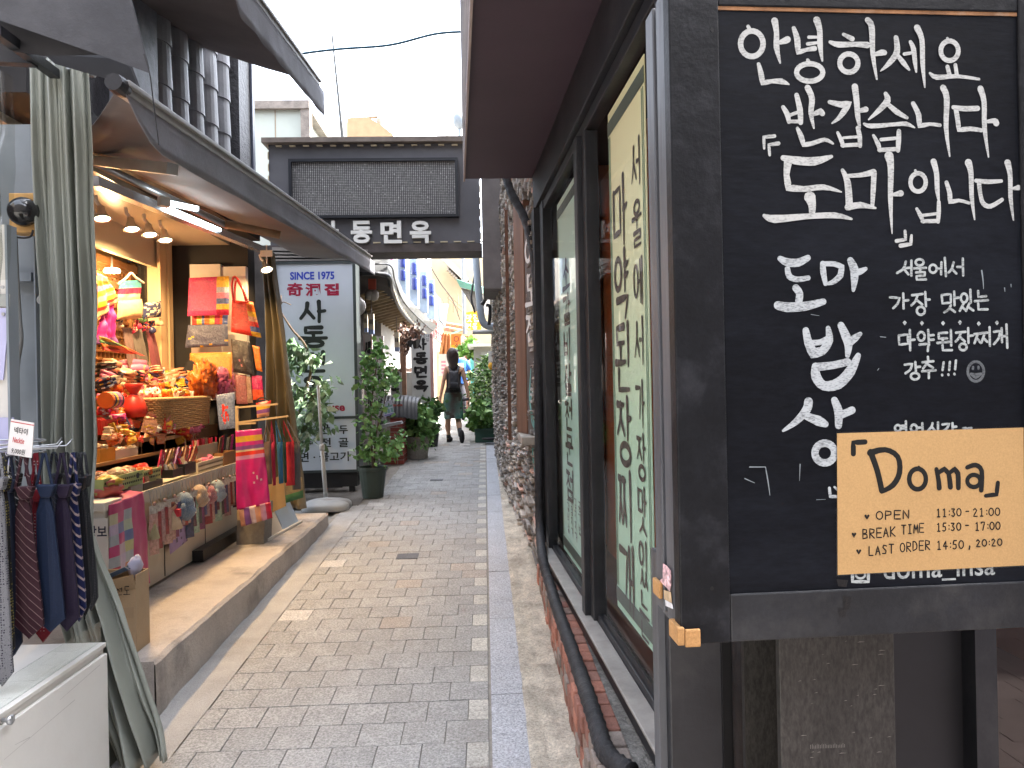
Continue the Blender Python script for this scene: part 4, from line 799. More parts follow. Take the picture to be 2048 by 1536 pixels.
M_canvas = mat('grey_canvas', (.18, .18, .205), .75, .2, 3, .15, 30, stain=.4, stcol=(.17, .165, .16), stscale=2, speck=.08, sscale=120)
M_under = mat('canvas_underside', (.15, .125, .12), .8, .15, 2, .1, 20)

# ================================================================== SOUVENIR SHOP BUILDING
sh = thing('souvenir_shop', 'narrow souvenir shop house with embossed dark wall and grey roof tiles hung on its front', 'shop')
M_emb = mat('embossed_dark', (.045, .043, .047), .45, .25, 18, .9, 22, spec=.5)
b = MB(); b.box(-6, -2.2, 3.0, 6.62, 3.02, 7.0); b.box(-6, -3.1, 1.5, 6.6, 0, 3.02); b.build('wall', M_emb, sh)
b = MB(); b.box(-2.199, -2.06, 6.30, 6.60, 2.95, 7.0); b.build('corner_pier', M_emb, sh)
b = MB(); b.box(-2.199, -2.04, 6.601, 6.66, 2.95, 7.0); b.build('pier_trim', mat('slate_blue_metal', (.085, .095, .13), .4, .1), sh)
b = MB(); b.box(-2.199, -2.10, 4.4, 4.83, 2.95, 7.0); b.build('pale_pier', mat('scuffed_blue', (.17, .18, .21), .5, .3, 10, .5, 25, stain=.4, stcol=(.35, .36, .38), stscale=6), sh)
tp = MB(); rt = random.Random(3)
for i in range(5):
    yc = 4.98 + i * .285; z = 3.36 + rt.uniform(-.01, .01) + i * .014; k = 0
    while z < 5.6:
        h = .29; zt2 = z + h + .05; r0, r1 = .128, .112; n = 10; vs = []; c = .25 * rt.uniform(.85, 1.2)
        for (zz, rr) in ((z, r0), (zt2, r1)):
            for q in (rr, rr - .018):
                for j in range(n + 1):
                    a = math.pi * j / n; vs.append((-2.20 + .02 + q * math.sin(a) * .8, yc - q * math.cos(a), zz))
        m_ = n + 1; fs = []
        for j in range(n): fs += [(j, j + 1, 2 * m_ + j + 1, 2 * m_ + j), (m_ + j + 1, m_ + j, 3 * m_ + j, 3 * m_ + j + 1), (j + 1, j, m_ + j, m_ + j + 1), (2 * m_ + j, 2 * m_ + j + 1, 3 * m_ + j + 1, 3 * m_ + j)]
        tp.add(vs, fs, (c, c * 1.02, c * 1.10)); z += h
tp.build('tile_panel', mat('roof_tile', src='att', rough=.55, var=.18, scale=8, bump=.12, bscale=60, stain=.2, stcol=(.25, .25, .25), stscale=8), sh, smooth=False)
# interior shell: ceiling, fascia, lattice, pane, post, end wall
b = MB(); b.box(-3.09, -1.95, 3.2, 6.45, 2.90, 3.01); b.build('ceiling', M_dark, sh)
b = MB(); b.box(-2.76, -2.72, 3.4, 6.16, 2.63, 2.899); b.box(-2.718, -2.2, 3.4, 6.4, 2.86, 2.899); b.build('fascia_panel', mat('glossy_cream', (.50, .44, .33), .25, .06, 2, spec=.5), sh)
b = MB(); b.box(-2.80, -2.70, 6.161, 6.25, .4, 2.9); b.box(-2.72, -2.66, 6.2505, 6.32, .4, 2.9); b.box(-2.699, -2.675, 6.12, 6.245, .4, 2.9); b.build('door_post', mat('oak_post', (.48, .36, .22), .5, .15, 4, stretch=(1, 1, .1)), sh)
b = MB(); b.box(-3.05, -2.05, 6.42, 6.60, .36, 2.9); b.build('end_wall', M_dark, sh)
b = MB(); b.box(-3.095, -3.08, 3.4, 6.41, .38, 2.9); b.build('lattice_paper', mat('lattice_paper', (.66, .52, .34), .8, .05), sh)
lt = MB()
y = 3.5
while y < 6.4: lt.box(-3.06, -3.035, y, y + .02, 1.25, 2.62); y += .062
z = 1.3
while z < 2.62: lt.box(-3.034, -3.02, 3.5, 6.4, z, z + .018); z += .062
for z0 in (1.22, 2.44, 2.62): lt.box(-3.06, -2.99, 3.4, 6.4, z0, z0 + .06)
for y0 in (3.6, 4.5, 5.4, 6.3): lt.box(-3.062, -3.0, y0, y0 + .09, 1.25, 2.7)
lt.build('lattice', mat('lattice_wood', (.30, .14, .055), .5, .2, 5), sh)
b = MB(); b.add([(-2.74, 3.6, 1.2), (-2.74, 6.16, 1.2), (-2.74, 6.16, 2.63), (-2.74, 3.6, 2.63)], [(0, 1, 2, 3)]); b.build('window_pane', glass('stall_glass', (.95, .95, .95), .35), sh)

# ================================================================== AWNINGS
def awning(label, A, B, backX, backZ0, backZ1, drop, tip, slack=.02, cap=True):
    t = thing('awning', label, 'awning', 'grey awnings on the shop front')
    A, B = Vector(A), Vector(B); bk0, bk1 = Vector((backX, A.y + 1.08, backZ0)), Vector((backX, B.y, backZ1)); d = (B - A).normalized()
    b = MB(); b.grid(lambda u, v: A.lerp(B, u).lerp(bk0.lerp(bk1, u), v) + Vector((0, 0, -slack * math.sin(math.pi * v) + .008 * noise.noise(Vector((u * 6, v * 4, 1))))), 30, 10)
    b.build('canvas', M_under, t, smooth=True, solid=.006)
    b = MB(); b.bar(A, B, .045, .05); b.bar(A + Vector((.03, 0, .012)), B + Vector((.03, 0, .012)), .014, .02); b.build('front_bar', mat('bar_metal', (.30, .295, .29), .5, .2, 8, metal=.3, stain=.4, stcol=(.33, .31, .28)), t, bevel=.004)
    b = MB(); n = 60; L = (B - A).length
    def vf(u, v):
        p = A.lerp(B + d * tip, u) if u > .999 else A.lerp(B, u); e = min(1, u * L / .22); dr = drop * (e ** .8) * (1 + .04 * noise.noise(Vector((u * 9, 0, 2))))
        if u < 1: p = A.lerp(B + d * tip * v, u)
        return p + Vector((.018 + .012 * noise.noise(Vector((u * 12, v * 2, 5))) * v, 0, -.02 - dr * v))
    b.grid(vf, n, 4); b.build('valance', M_canvas, t, smooth=True, solid=.003)
    if cap:
        b = MB(); b.lathe(A, [(.001, -.04), (.030, -.04), (.034, 0), (.030, .03), (.001, .03)], 14, 'y'); b.build('end_cap', M_steel, t)
    return t, bk0, bk1
A1, B1 = W(238, 172, X=-1.25), W(738, 515, X=-1.25)
aw1, k0, k1 = awning('lower grey canvas awning sloping over the souvenir goods', A1, B1, -1.99, A1.z + .17, B1.z + .02, .15, .28)
b = MB()                                                  # support beam and folding arms under the sheet
b.bar(W(190, 322, X=-2.0), W(345, 338, X=-1.35), .05, .05); b.build('cross_bar', M_alu, aw1)
for (p, q, r) in ((W(190, 325, X=-1.98), W(455, 452, X=-1.62), .022), (W(452, 448, X=-1.62), W(560, 470, X=-1.3), .026)):
    b = MB(); b.tube([p, p.lerp(q, .5), q], r, 10); b.build('folding_arm', M_alu if r < .024 else M_dwood, aw1, smooth=True)
A2, B2 = W(440, -95, X=-1.25), W(634, 166, X=-1.25)
aw2, _, _ = awning('upper grey canvas awning high over the shop, open sky beyond it', A2, B2, -2.55, A2.z + .42, B2.z + .45, .20, .16, cap=False)

# dark tarpaulin roof of the tie stall, top left
tr = thing('stall_roof', 'black tarpaulin and board roof of the tie stall at the top left corner', 'stall roof')
def plate(mb, px, Y, t=.02, dY=0):
    P = [W(x, y, Y=Y + (k[0] if k else 0)) for (x, y, *k) in px]; mb.prism(P, Vector((0, .004, t)))
b = MB(); plate(b, [(-60, -70), (235, -60), (264, 14), (298, 146), (205, 112), (-60, 20)], 2.55); b.build('flap', mat('tarpaulin', (.036, .037, .043), .55, .25, 3, .2, 25, stain=.3, stcol=(.10, .10, .105)), tr)
b = MB(); plate(b, [(-60, 28), (138, 32), (195, 110), (88, 112), (-60, 90)], 2.62); plate(b, [(88, 108), (240, 118), (262, 138), (282, 192), (215, 158), (110, 128)], 2.75); b.build('board', mat('tar_board', (.028, .028, .032), .6, .2, 5), tr)
b = MB(); b.bar(W(-40, 28, Y=2.6), W(138, 36, Y=2.6), .02, .02); b.bar(W(-10, 60, Y=2.5), W(110, 148, Y=2.9), .035, .035); b.bar(W(-60, 110, Y=2.75), W(70, 118, Y=2.75), .04, .05); b.build('frame_bar', M_steel, tr); b = MB(); b.tube(smooth_path([W(288, 108, Y=2.5), W(300, 150, Y=2.5), W(307, 205, Y=2.5), W(318, 290, Y=2.5)], 5), .0022, 5); b.build('loose_cord', M_dark, tr)

# ================================================================== GREY GREEN CURTAIN AND THE TIE STALL
M_curt = mat('vinyl_curtain', (.27, .285, .25), .28, .1, 2.5, .08, 14, spec=.5)
cu = MB(); NU, NV = 110, 70
Rk = [(120, 176), (300, 187), (600, 196), (900, 197), (1060, 190), (1130, 214), (1220, 258), (1350, 312), (1440, 346), (1492, 358)]
Lk = [(120, 58), (300, 64), (600, 84), (900, 92), (1060, 105), (1250, 120), (1400, 150), (1535, 205)]
def interp(k, y):
    for (a, xa), (c, xc) in zip(k, k[1:]):
        if y <= c: return xa + (xc - xa) * max(0, (y - a)) / (c - a)
    return k[-1][1]
def cf(u, v):
    yL = 118 + v * 1417; yR = 118 + v * 1374
    a = W(interp(Lk, yL), yL, Y=2.92); c = W(interp(Rk, yR), yR, Y=2.90 + .02 * v); p = a.lerp(c, u)
    w = .10 * noise.noise(Vector((u * 2.2, v * 1.6, 4.2)))
    fl = .35 + .65 * min(1, v * 1.4)
    rg = abs(math.sin(math.pi * (4.3 * u + w * 2.2 + .25 * math.sin(3 * v)))); d = .075 * (rg ** .6 - .6) + .012 * math.sin(2 * math.pi * (5.3 * u + w * 4 + v * .4)) + .05 * noise.noise(Vector((u * 3.5, v * 6.5, 8))) * (.4 + v) + .012 * noise.noise(Vector((u * 14, v * 10, 1)))
    flare = max(0, (v - .68) / .32); d += flare * (.06 * (abs(math.sin(math.pi * (6.0 * u + 1.5 * w))) ** .7 - .5) + .03 * noise.noise(Vector((u * 9, v * 12, 3)))) + .02 * math.sin(2 * math.pi * (7 * u + w * 3)) * (1 - flare)
    return p + Vector((d * .2, -d * 1.2 * fl - .10 * flare * u, .006 * math.sin(u * 40) * (v < .03)))
cu.grid(cf, NU, NV); o = cu.build('curtain', M_curt, smooth=True, solid=.002); tag(o, 'tall grey green vinyl curtain drawn aside beside the ties, spilling onto the paving', 'curtain')
b = MB(); b.tube([W(20, 118, Y=2.93), W(190, 150, Y=2.93)], .012, 8); o = b.build('curtain_rod', M_alu); tag(o, 'thin metal rod that the grey green curtain hangs from', 'curtain rod')

fw = thing('stall_frame', 'blue grey steel frame and board wall at the left edge behind the ties', 'stall wall')
M_stud = mat('blue_grey_steel', (.22, .25, .28), .5, .1, 4, .05, 30)
b = MB(); p, q = W(-160, 250, Y=3.06), W(118, 1250, Y=3.06); b.box(p.x, q.x, 3.06, 3.10, q.z, p.z); b.build('board', mat('blue_grey_board', (.19, .215, .235), .6, .1), fw)
for x0, x1, yy in ((61, 84, 3.02), (-40, -20, 3.02)):
    p, q = W(x0, 250, Y=yy), W(x1, 1250, Y=yy); b = MB(); b.box(p.x, q.x + .0, yy, yy + .035, q.z, p.z); b.build('stud', M_stud, fw)
p, q = W(20, 545, Y=3.02), W(62, 562, Y=3.02); b = MB(); b.box(p.x, q.x - .001, 3.022, 3.05, q.z, p.z); b.build('rail', M_stud, fw)
b = MB(); b.tube(smooth_path([W(31, 470, Y=2.98), W(35, 560, Y=2.98), W(40, 640, Y=2.98), W(43, 680, Y=2.98), W(36, 730, Y=2.99), W(34, 800, Y=2.99)], 5), .007, 6); b.build('cable', mat('grey_cable', (.16, .16, .155), .5), fw, smooth=True)
b = MB(); c = W(86, 600, Y=2.94)
for r_ in (0,): b.lathe(c, [(.009, -.008), (.020, -.008), (.020, .008), (.009, .008), (.009, -.008)], 20, 'y', cap=False)
b.build('ring', mat('grey_plastic', (.27, .27, .26), .5), fw)
db = thing('dome_unit', 'shiny black plastic dome on a yellow box beside the curtain', 'dome')
c = W(49, 424, Y=2.90); b = MB(); b.lathe(c, [(.001, -.058), (.022, -.055), (.042, -.042), (.054, -.022), (.058, 0), (.050, .012), (.001, .012)], 24, 'y'); b.build('dome', mat('black_gloss', (.012, .012, .013), .12, 0, spec=.6), db, smooth=True)
p, q = W(22, 388, Y=2.93), W(80, 466, Y=2.93); b = MB(); b.box(p.x, q.x, 2.915, 2.99, q.z, p.z); b.build('box', mat('yellow_box', (.52, .30, .10), .55, .2, 12), db, bevel=.003)
b = MB(); b.tube(smooth_path([W(66, 460, Y=2.9), W(62, 472, Y=2.9), W(48, 476, Y=2.92), W(30, 474, Y=2.95)], 5), .004, 6); b.build('wire', M_dark, db)
wb = thing('price_board', 'white side board with pale lavender sheets at the far left edge', 'board')
p, q = W(-70, 450, Y=2.62), W(26, 1010, Y=2.62); b = MB(); b.box(p.x, q.x, 2.62, 2.64, q.z, p.z); b.build('board', M_white, wb)
b = MB(); p, q = W(26, 450, Y=2.62), W(30, 1010, Y=2.62); b.box(q.x - .008, q.x, 2.605, 2.66, q.z, p.z); b.build('edge', M_stud, wb)
for (y0, y1, x1, x2) in ((616, 760, 19, 6), (835, 930, 27, 25)):
    b = MB(); P = [W(-60, y0, Y=2.612), W(x1, y0, Y=2.612), W(x2, y1, Y=2.612), W(-60, y1, Y=2.612)]; b.prism(P, (0, .004, 0)); b.build('sheet', mat('lavender_paper', (.48, .48, .70), .6, .05), wb)
b = MB(); P = [W(-60, 588, Y=2.611), W(19, 588, Y=2.611), W(19, 613, Y=2.611), W(-60, 613, Y=2.611)]; b.prism(P, (0, .004, 0)); b.build('strip', mat('grey_strip', (.33, .34, .32), .6), wb)
for x, y in ((4, 574), (6, 628)):
    b = MB(); b.lathe(W(x, y, Y=2.605), [(.001, 0), (.006, 0), (.006, .004), (.001, .004)], 10, 'y'); b.build('bolt', M_alu, wb)
pt = MB(); cloth(pt, [W(-60, 130, Y=2.5), W(22, 150, Y=2.5), W(18, 560, Y=2.45), W(-60, 640, Y=2.45)], 24, 24, .035, 2.5, None, 3); o = pt.build('plastic_sheet', glass('clear_vinyl', (.82, .83, .80), .8, .15), smooth=True); tag(o, 'loose clear plastic sheet hanging at the far left edge above the side board', 'plastic sheet')

# ---- white display cabinet with acrylic guard
wc = thing('display_cabinet', 'scuffed white low cabinet under the tie rack with a small knob', 'cabinet')
XC = -1.41; b = MB(); b.box(-2.0, XC, 1.2, 2.70, .0, .672); b.build('body', M_white, wc, bevel=.003)
b = MB(); b.box(XC + .0008, XC + .016, 1.2, 2.695, .05, .650); b.build('door', mat('white_door', (.66, .645, .61), .5, .06, 3, .04, 30, stain=.3, stcol=(.45, .42, .37), stscale=3), wc, bevel=.003)
b = MB(); b.box(-1.99, XC + .01, 1.2, 2.70, .6725, .688); b.build('top', M_white, wc, bevel=.002)
b = MB(); k = W(14, 1440, X=XC + .03); b.lathe((XC + .016, k.y, k.z), [(.007, 0), (.005, .012), (.013, .020), (.014, .028), (.001, .030)], 14, 'x'); b.build('knob', M_alu, wc, smooth=True)
b = MB(); b.box(XC - .012, XC - .008, 1.2, 2.70, .690, .765); b.build('acrylic_guard', glass('acrylic', (.93, .95, .94), .8), wc)
b = MB()
for (a, c) in (((8, 1520), (150, 1400)), ((120, 1400), (200, 1330)), ((30, 1490), (60, 1475))):
    p, q = W(*a, X=XC + .0165), W(*c, X=XC + .0165); b.add([p, q, q + Vector((0, 0, .0016)), p + Vector((0, 0, .001))], [(0, 1, 2, 3)])
b.build('scuffs', mat('scuff', (.40, .38, .36), .8), wc)

# ---- tie rack and ties
def pattern_mat(name, c1, c2, kind='stripe', scale=60, width=.12, rot=.6, rough=.55):
    m = bpy.data.materials.new(name); m.use_nodes = True; nt = m.node_tree; N = nt.nodes; L = nt.links; bs = N['Principled BSDF']; bs.inputs['Roughness'].default_value = rough; bs.inputs['Specular IOR Level'].default_value = .15; bs.inputs['Sheen Weight'].default_value = .03
    tc = N.new('ShaderNodeTexCoord'); mp = N.new('ShaderNodeMapping'); mp.inputs['Rotation'].default_value = (0, rot, 0); L.new(tc.outputs['Object'], mp.inputs[0])
    r = N.new('ShaderNodeMapRange')
    if kind == 'stripe':
        w = N.new('ShaderNodeTexWave'); w.bands_direction = 'X'; w.inputs['Scale'].default_value = scale; w.inputs['Distortion'].default_value = 0; L.new(mp.outputs[0], w.inputs[0]); L.new(w.outputs['Fac'], r.inputs[0]); r.inputs[1].default_value = 1 - width; r.inputs[2].default_value = 1 - width + .04
    else:
        w = N.new('ShaderNodeTexVoronoi'); w.inputs['Scale'].default_value = scale; w.inputs['Randomness'].default_value = 0 if kind == 'dot' else .35; L.new(mp.outputs[0], w.inputs[0]); L.new(w.outputs['Distance'], r.inputs[0]); r.inputs[1].default_value = width + .06; r.inputs[2].default_value = width
    x = N.new('ShaderNodeMix'); x.data_type = 'RGBA'; x.inputs[6].default_value = (*c1, 1); x.inputs[7].default_value = (*c2, 1); L.new(r.outputs[0], x.inputs[0])
    n = N.new('ShaderNodeTexNoise'); n.inputs['Scale'].default_value = 500; L.new(tc.outputs['Object'], n.inputs[0]); q = N.new('ShaderNodeMapRange'); q.inputs[1].default_value = .3; q.inputs[2].default_value = .7; q.inputs[3].default_value = .75; q.inputs[4].default_value = 1.25; L.new(n.outputs[0], q.inputs[0])
    v = N.new('ShaderNodeVectorMath'); v.operation = 'SCALE'; L.new(x.outputs[2], v.inputs[0]); L.new(q.outputs[0], v.inputs['Scale']); L.new(v.outputs[0], bs.inputs['Base Color']); return m
tk = thing('tie_rack', 'round wire rack hung with neckties at the left edge', 'tie rack')
rc = Vector((-1.64, 2.46, 1.405)); b = MB()
for rr_, dz in ((.155, 0), (.155, .035), (.11, .018)):
    b.tube([rc + Vector((rr_ * math.cos(t), rr_ * math.sin(t), dz)) for t in [i * 2 * math.pi / 36 for i in range(37)]], .003, 6, caps=False)
for i in range(12):
    t = i * 2 * math.pi / 12; d = Vector((math.cos(t), math.sin(t), 0)); b.tube([rc + d * .02 + Vector((0, 0, .01)), rc + d * .215 + Vector((0, 0, .012)), rc + d * .235 + Vector((0, 0, .035))], .0028, 6)
b.build('hoops', M_alu, tk, smooth=True)
b = MB(); b.tube([rc + Vector((0, 0, .05)), (rc.x, rc.y, .69)], .010, 10); b.build('pole', M_alu, tk, smooth=True)
TIES = [  # knot centre px x, top width px, y knot top, y tip, bottom width, lean, depth Y, material args, label
 (-4, 26, 955, 1372, 40, 8, 2.26, ('tie_white', (.42, .42, .45), (.05, .05, .08), 'vor', 130, .3), 'white necktie with a black mesh pattern, leftmost on the rack'),
 (5, 22, 958, 1322, 32, 6, 2.31, ('tie_gold', (.03, .03, .03), (.40, .34, .10), 'vor', 110, .28), 'yellow and black chain patterned necktie on the rack'),
 (18, 26, 960, 1312, 32, 8, 2.36, ('tie_navy', (.018, .026, .06), (.02, .03, .07), 'dot', 300, .2), 'plain dark navy necktie between the yellow one and the maroon one'),
 (46, 38, 974, 1277, 55, 12, 2.33, ('tie_maroon', (.075, .022, .035), (.30, .2, .2), 'stripe', 17, .05), 'maroon necktie with thin pale diagonal stripes'),
 (72, 26, 980, 1284, 40, 14, 2.41, ('tie_red', (.33, .012, .03), (.6, .5, .5), 'dot', 95, .18), 'red dotted necktie tucked behind the blue one'),
 (89, 40, 970, 1264, 54, 12, 2.36, ('tie_blue', (.018, .035, .09), (.03, .05, .11), 'dot', 240, .3), 'textured blue necktie at the middle of the rack'),
 (124, 34, 970, 1262, 46, 10, 2.40, ('tie_purple', (.030, .018, .055), (.06, .04, .07), 'dot', 260, .25), 'dark purple necktie right of the textured blue one'),
 (146, 22, 968, 1243, 24, 12, 2.44, ('tie_rep', (.012, .022, .12), (.55, .42, .42), 'stripe', 14, .16), 'bright blue necktie with pink and white diagonal stripes'),
 (158, 20, 955, 1232, 20, 12, 2.49, ('tie_black', (.010, .011, .018), (.02, .02, .03), 'dot', 200, .25), 'thin black necktie near the right side of the rack'),
 (166, 24, 950, 1222, 24, 16, 2.55, ('tie_grey', (.045, .047, .055), (.16, .16, .17), 'dot', 190, .22), 'grey speckled necktie, rightmost on the rack'),
 (28, 22, 948, 1200, 30, 6, 2.56, ('tie_dark', (.018, .018, .022), (.4, .4, .42), 'stripe', 22, .1), 'black necktie with white slanting lines at the back of the rack'),
 (60, 22, 950, 1205, 30, 8, 2.55, ('tie_wine', (.09, .015, .03), (.2, .1, .12), 'dot', 170, .2), 'wine red necktie at the back between the maroon and blue ones'),
 (108, 22, 948, 1210, 30, 8, 2.57, ('tie_ink', (.012, .014, .025), (.05, .06, .1), 'stripe', 30, .1), 'ink blue necktie at the back between the blue and purple ones'),
 (132, 20, 948, 1200, 26, 10, 2.58, ('tie_char', (.03, .03, .032), (.08, .08, .09), 'dot', 210, .25), 'charcoal necktie at the back right of the purple one'),
 (-2, 22, 948, 1190, 30, 6, 2.54, ('tie_coal', (.02, .02, .03), (.25, .25, .28), 'dot', 120, .15), 'black dotted necktie at the back behind the yellow one'),
 (150, 20, 945, 1215, 22, 14, 2.60, ('tie_slate', (.03, .035, .05), (.1, .1, .12), 'dot', 150, .25), 'slate blue necktie at the far side of the rack')]
for (kx, tw, yk, yt, bw, lean, Y, ma, lab) in TIES:
    ma = (ma[0], tuple(x * .36 for x in ma[1]), tuple(x * .45 for x in ma[2])) + ma[3:]; t = thing('necktie', lab, 'necktie', 'neckties on the wire rack'); rot = .75 if ma[3] == 'stripe' else 0
    m = pattern_mat(*ma, rot=rot); c = kx; kh = 26
    def pp(x, y, d=0): return W(x, y, Y=Y + d)
    b = MB(); bl = c + lean; ky = yk + kh
    out = [(c - tw * .22, ky - 2), (c + tw * .22, ky - 2), (c + tw * .40, ky + 30), (bl + bw * .44, yt - 60), (bl + bw * .5, yt - 26), (bl, yt), (bl - bw * .5, yt - 26), (bl - bw * .46, yt - 60), (c - tw * .40, ky + 30)]
    n = len(out); fr_ = [pp(x, y, -.006 if 2 <= i <= 8 else -.002) for i, (x, y) in enumerate(out)]; ctr = [pp(c, ky - 2, -.006), pp(c + lean * .3, ky + 34, -.014), pp(bl, yt - 45, -.012)]
    bk = [p + Vector((0, .012, 0)) for p in fr_]; vs = fr_ + ctr + bk; A_, B_, C_ = n, n + 1, n + 2; o_ = n + 3
    fs = [(0, A_, B_, 8), (A_, 1, 2, B_), (8, B_, C_, 7), (B_, 2, 3, C_), (7, C_, 5, 6), (C_, 3, 4, 5), tuple(o_ + i for i in range(n))] + [(i, (i + 1) % n, o_ + (i + 1) % n, o_ + i) for i in range(n)]
    b.add(vs, fs); b.build('blade', m, t, bevel=.002)
    b = MB(); k4 = [(c - tw * .5, yk), (c + tw * .5, yk), (c + tw * .25, ky), (c - tw * .25, ky)]
    b.prism([pp(x, y, -.016) for x, y in k4], Vector((0, .026, 0))); b.build('knot', m, t, bevel=.005)
    hx = (kx * 1.0 + 4); b = MB()
    for s in (-1, 1): b.tube([pp(c + s * tw * .4, yk + 3, 0), pp(c + s * tw * .18, yk - 40, .01), pp(c + s * 2, 906, .02)], .0045, 6)
    b.build('neck_loop', m, t)
pc = thing('price_card', 'small white price card lettered 넥타이 Necktie 9,000원 above the ties', 'price card')
b = MB(); P = [W(22, 838, Y=2.34), W(68, 846, Y=2.34), W(63, 916, Y=2.34), W(14, 908, Y=2.34)]; b.prism(P, Vector((0, .003, 0))); b.build('card', mat('card_white', (.66, .64, .63), .4, .03), pc)
pcp = Plane(P[0], P[1] - P[0], P[3] - P[0], .001); b1 = MB(); b2 = MB(); s_ = 2.34 / 1450
printed(b1, pcp, '넥타이', 10 * s_, 13 * s_, 36 * s_, 26 * s_, .015); printed(b1, pcp, '9,000원', 12 * s_, 54 * s_, 38 * s_, 66 * s_, .01); printed(b2, pcp, 'Necktie', 11 * s_, 33 * s_, 33 * s_, 44 * s_, .01)
b1.build('lettering', M_dark, pc); b2.build('red_lettering', mat('red_ink', (.45, .02, .03), .6), pc)
b = MB(); b.add([pcp.p(.002, .006), pcp.p(46 * s_, .006), pcp.p(46 * s_, .0085), pcp.p(.002, .0085)], [(0, 1, 2, 3)]); b.build('border_line', MATS['red_ink'], pc)
# ================================================================== COUNTER
ct = thing('display_counter', 'cream panelled sales counter with a hook rail and stepped shelves', 'counter')
XF = -2.03
b = MB(); b.box(-2.70, XF, 4.0, 5.98, .43, .998); b.build('body', M_cream, ct)
b = MB(); b.box(XF + .001, XF + .014, 4.0, 5.98, .935, 1.012); b.build('hook_rail', mat('rail_cream', (.56, .51, .45), .45, .08), ct, bevel=.003)
b = MB()
for y in (4.62, 5.28): b.box(XF + .0005, XF + .003, y, y + .008, .44, .93)
b.build('panel_gap', M_dark, ct)
b = MB(); b.box(-2.68, XF - .04, 4.0, 5.98, .38, .429); b.build('plinth', M_cream, ct)
b = MB(); b.box(XF - .03, XF + .075, 5.05, 5.98, .42, .50); b.box(XF + .02, XF + .076, 5.045, 5.0499, .43, .49); b.build('gutter_box', M_steel, ct, bevel=.004)
b = MB(); b.box(-2.75, -2.29, 3.7, 6.15, 1.158, 1.178); b.build('shelf', mat('shelf_wood', (.34, .19, .08), .5, .2, 6), ct)
b = MB(); b.box(-2.75, -2.42, 3.7, 6.15, 1.179, 1.29); b.box(-2.75, -2.52, 3.7, 6.15, 1.291, 1.42); b.box(-2.75, -2.61, 3.7, 6.15, 1.421, 1.54); b.box(-2.419, -2.31, 4.9, 6.15, 1.179, 1.285); b.build('stepped_riser', M_dwood, ct)
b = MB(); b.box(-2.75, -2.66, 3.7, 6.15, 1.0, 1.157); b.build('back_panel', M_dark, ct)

COLN = {'red': (.55, .03, .02), 'crimson': (.40, .01, .05), 'pink': (.62, .14, .26), 'magenta': (.50, .02, .20), 'orange': (.58, .11, .010), 'yellow': (.58, .33, .03), 'cream': (.52, .40, .26), 'white': (.66, .62, .58), 'blue': (.06, .10, .28), 'navy': (.02, .025, .08), 'green': (.10, .22, .08), 'purple': (.18, .06, .22), 'brown': (.20, .09, .05), 'black': (.02, .018, .02), 'peach': (.58, .27, .16), 'teal': (.05, .25, .28)}
rs = random.Random(21)
def mot(c, r=rs):                                          # printed motif colouring for a small cloth thing
    c = COLN[c]; k = [c, c, tuple(x * .75 for x in c), COLN[r.choice(['yellow', 'cream', 'red', 'white', 'orange', 'pink'])]]
    return lambda u, v: k[int((u * 7.1 + v * 5.3 + noise.noise(Vector((u * 5, v * 5, c[0] * 9))) * 2)) % 4]
def tierX(y): return -2.30 - max(0, min(1, (905 - y) / 165)) * .36
PROTO = {}
def proto(kind, col, n=3):
    """one of a few meshes of this kind and colour; later ones are copies"""
    key = (kind, col, rs.randrange(n))
    if key in PROTO: o = PROTO[key].copy(); COL.objects.link(o); return o
    b = MB(); sd = rs.random() * 50
    if kind == 'purse': puff(b, [(-.5, 0, .4), (.5, 0, .4), (.55, 0, -.4), (-.55, 0, -.4)], .5, 9, 7, mot(col), sd, .3); m = M_silk
    elif kind == 'cloth':
        for i in range(3): b.blob((rs.uniform(-.06, .06), 0, -.22 + i * .2), .55, .5, .14, .3, 2.5, sd + i, 14, 6, mot(col))
        m = M_silk
    elif kind == 'packet': b.obox((0, 0, 0), (.5, 0, 0), (0, .07, 0), (0, 0, .42)); b.c = [COLN[col]] * len(b.c); b.grid(lambda u, v: (-.42 + u * .84, -.08 - .03 * noise.noise(Vector((u * 6, v * 6, sd))), -.34 + v * .68), 6, 5, mot(col)); m = M_pack
    elif kind == 'roll': b.tube([(-.6, 0, 0), (-.3, .02, .03), (.3, -.02, .03), (.6, 0, 0)], [.16, .2, .2, .15], 10, COLN[col]); b.tube([(-.62, .1, .3), (0, .1, .34), (.62, .1, .28)], [.15, .2, .14], 10, tuple(x * .8 for x in COLN[col])); m = M_silk
    elif kind == 'pouch':
        b.lathe((0, 0, 0), [(.02, -.45), (.38, -.42), (.46, -.15), (.30, .15), (.12, .26), (.26, .48), (.20, .52)], 14, 'z', COLN[col], cap=False); m = M_silk
    o = b.build({'purse': 'silk_purse', 'cloth': 'folded_scarf', 'packet': 'gift_packet', 'roll': 'scarf_roll', 'pouch': 'gift_pouch'}[kind], m, smooth=kind != 'packet')
    PROTO[key] = o; return o
KW = {'purse': ('patterned silk purse', 'purse'), 'cloth': ('stack of folded scarves', 'scarf'), 'packet': ('wrapped gift packet', 'packet'), 'roll': ('rolled scarf', 'scarf'), 'pouch': ('drawstring gift pouch', 'pouch')}
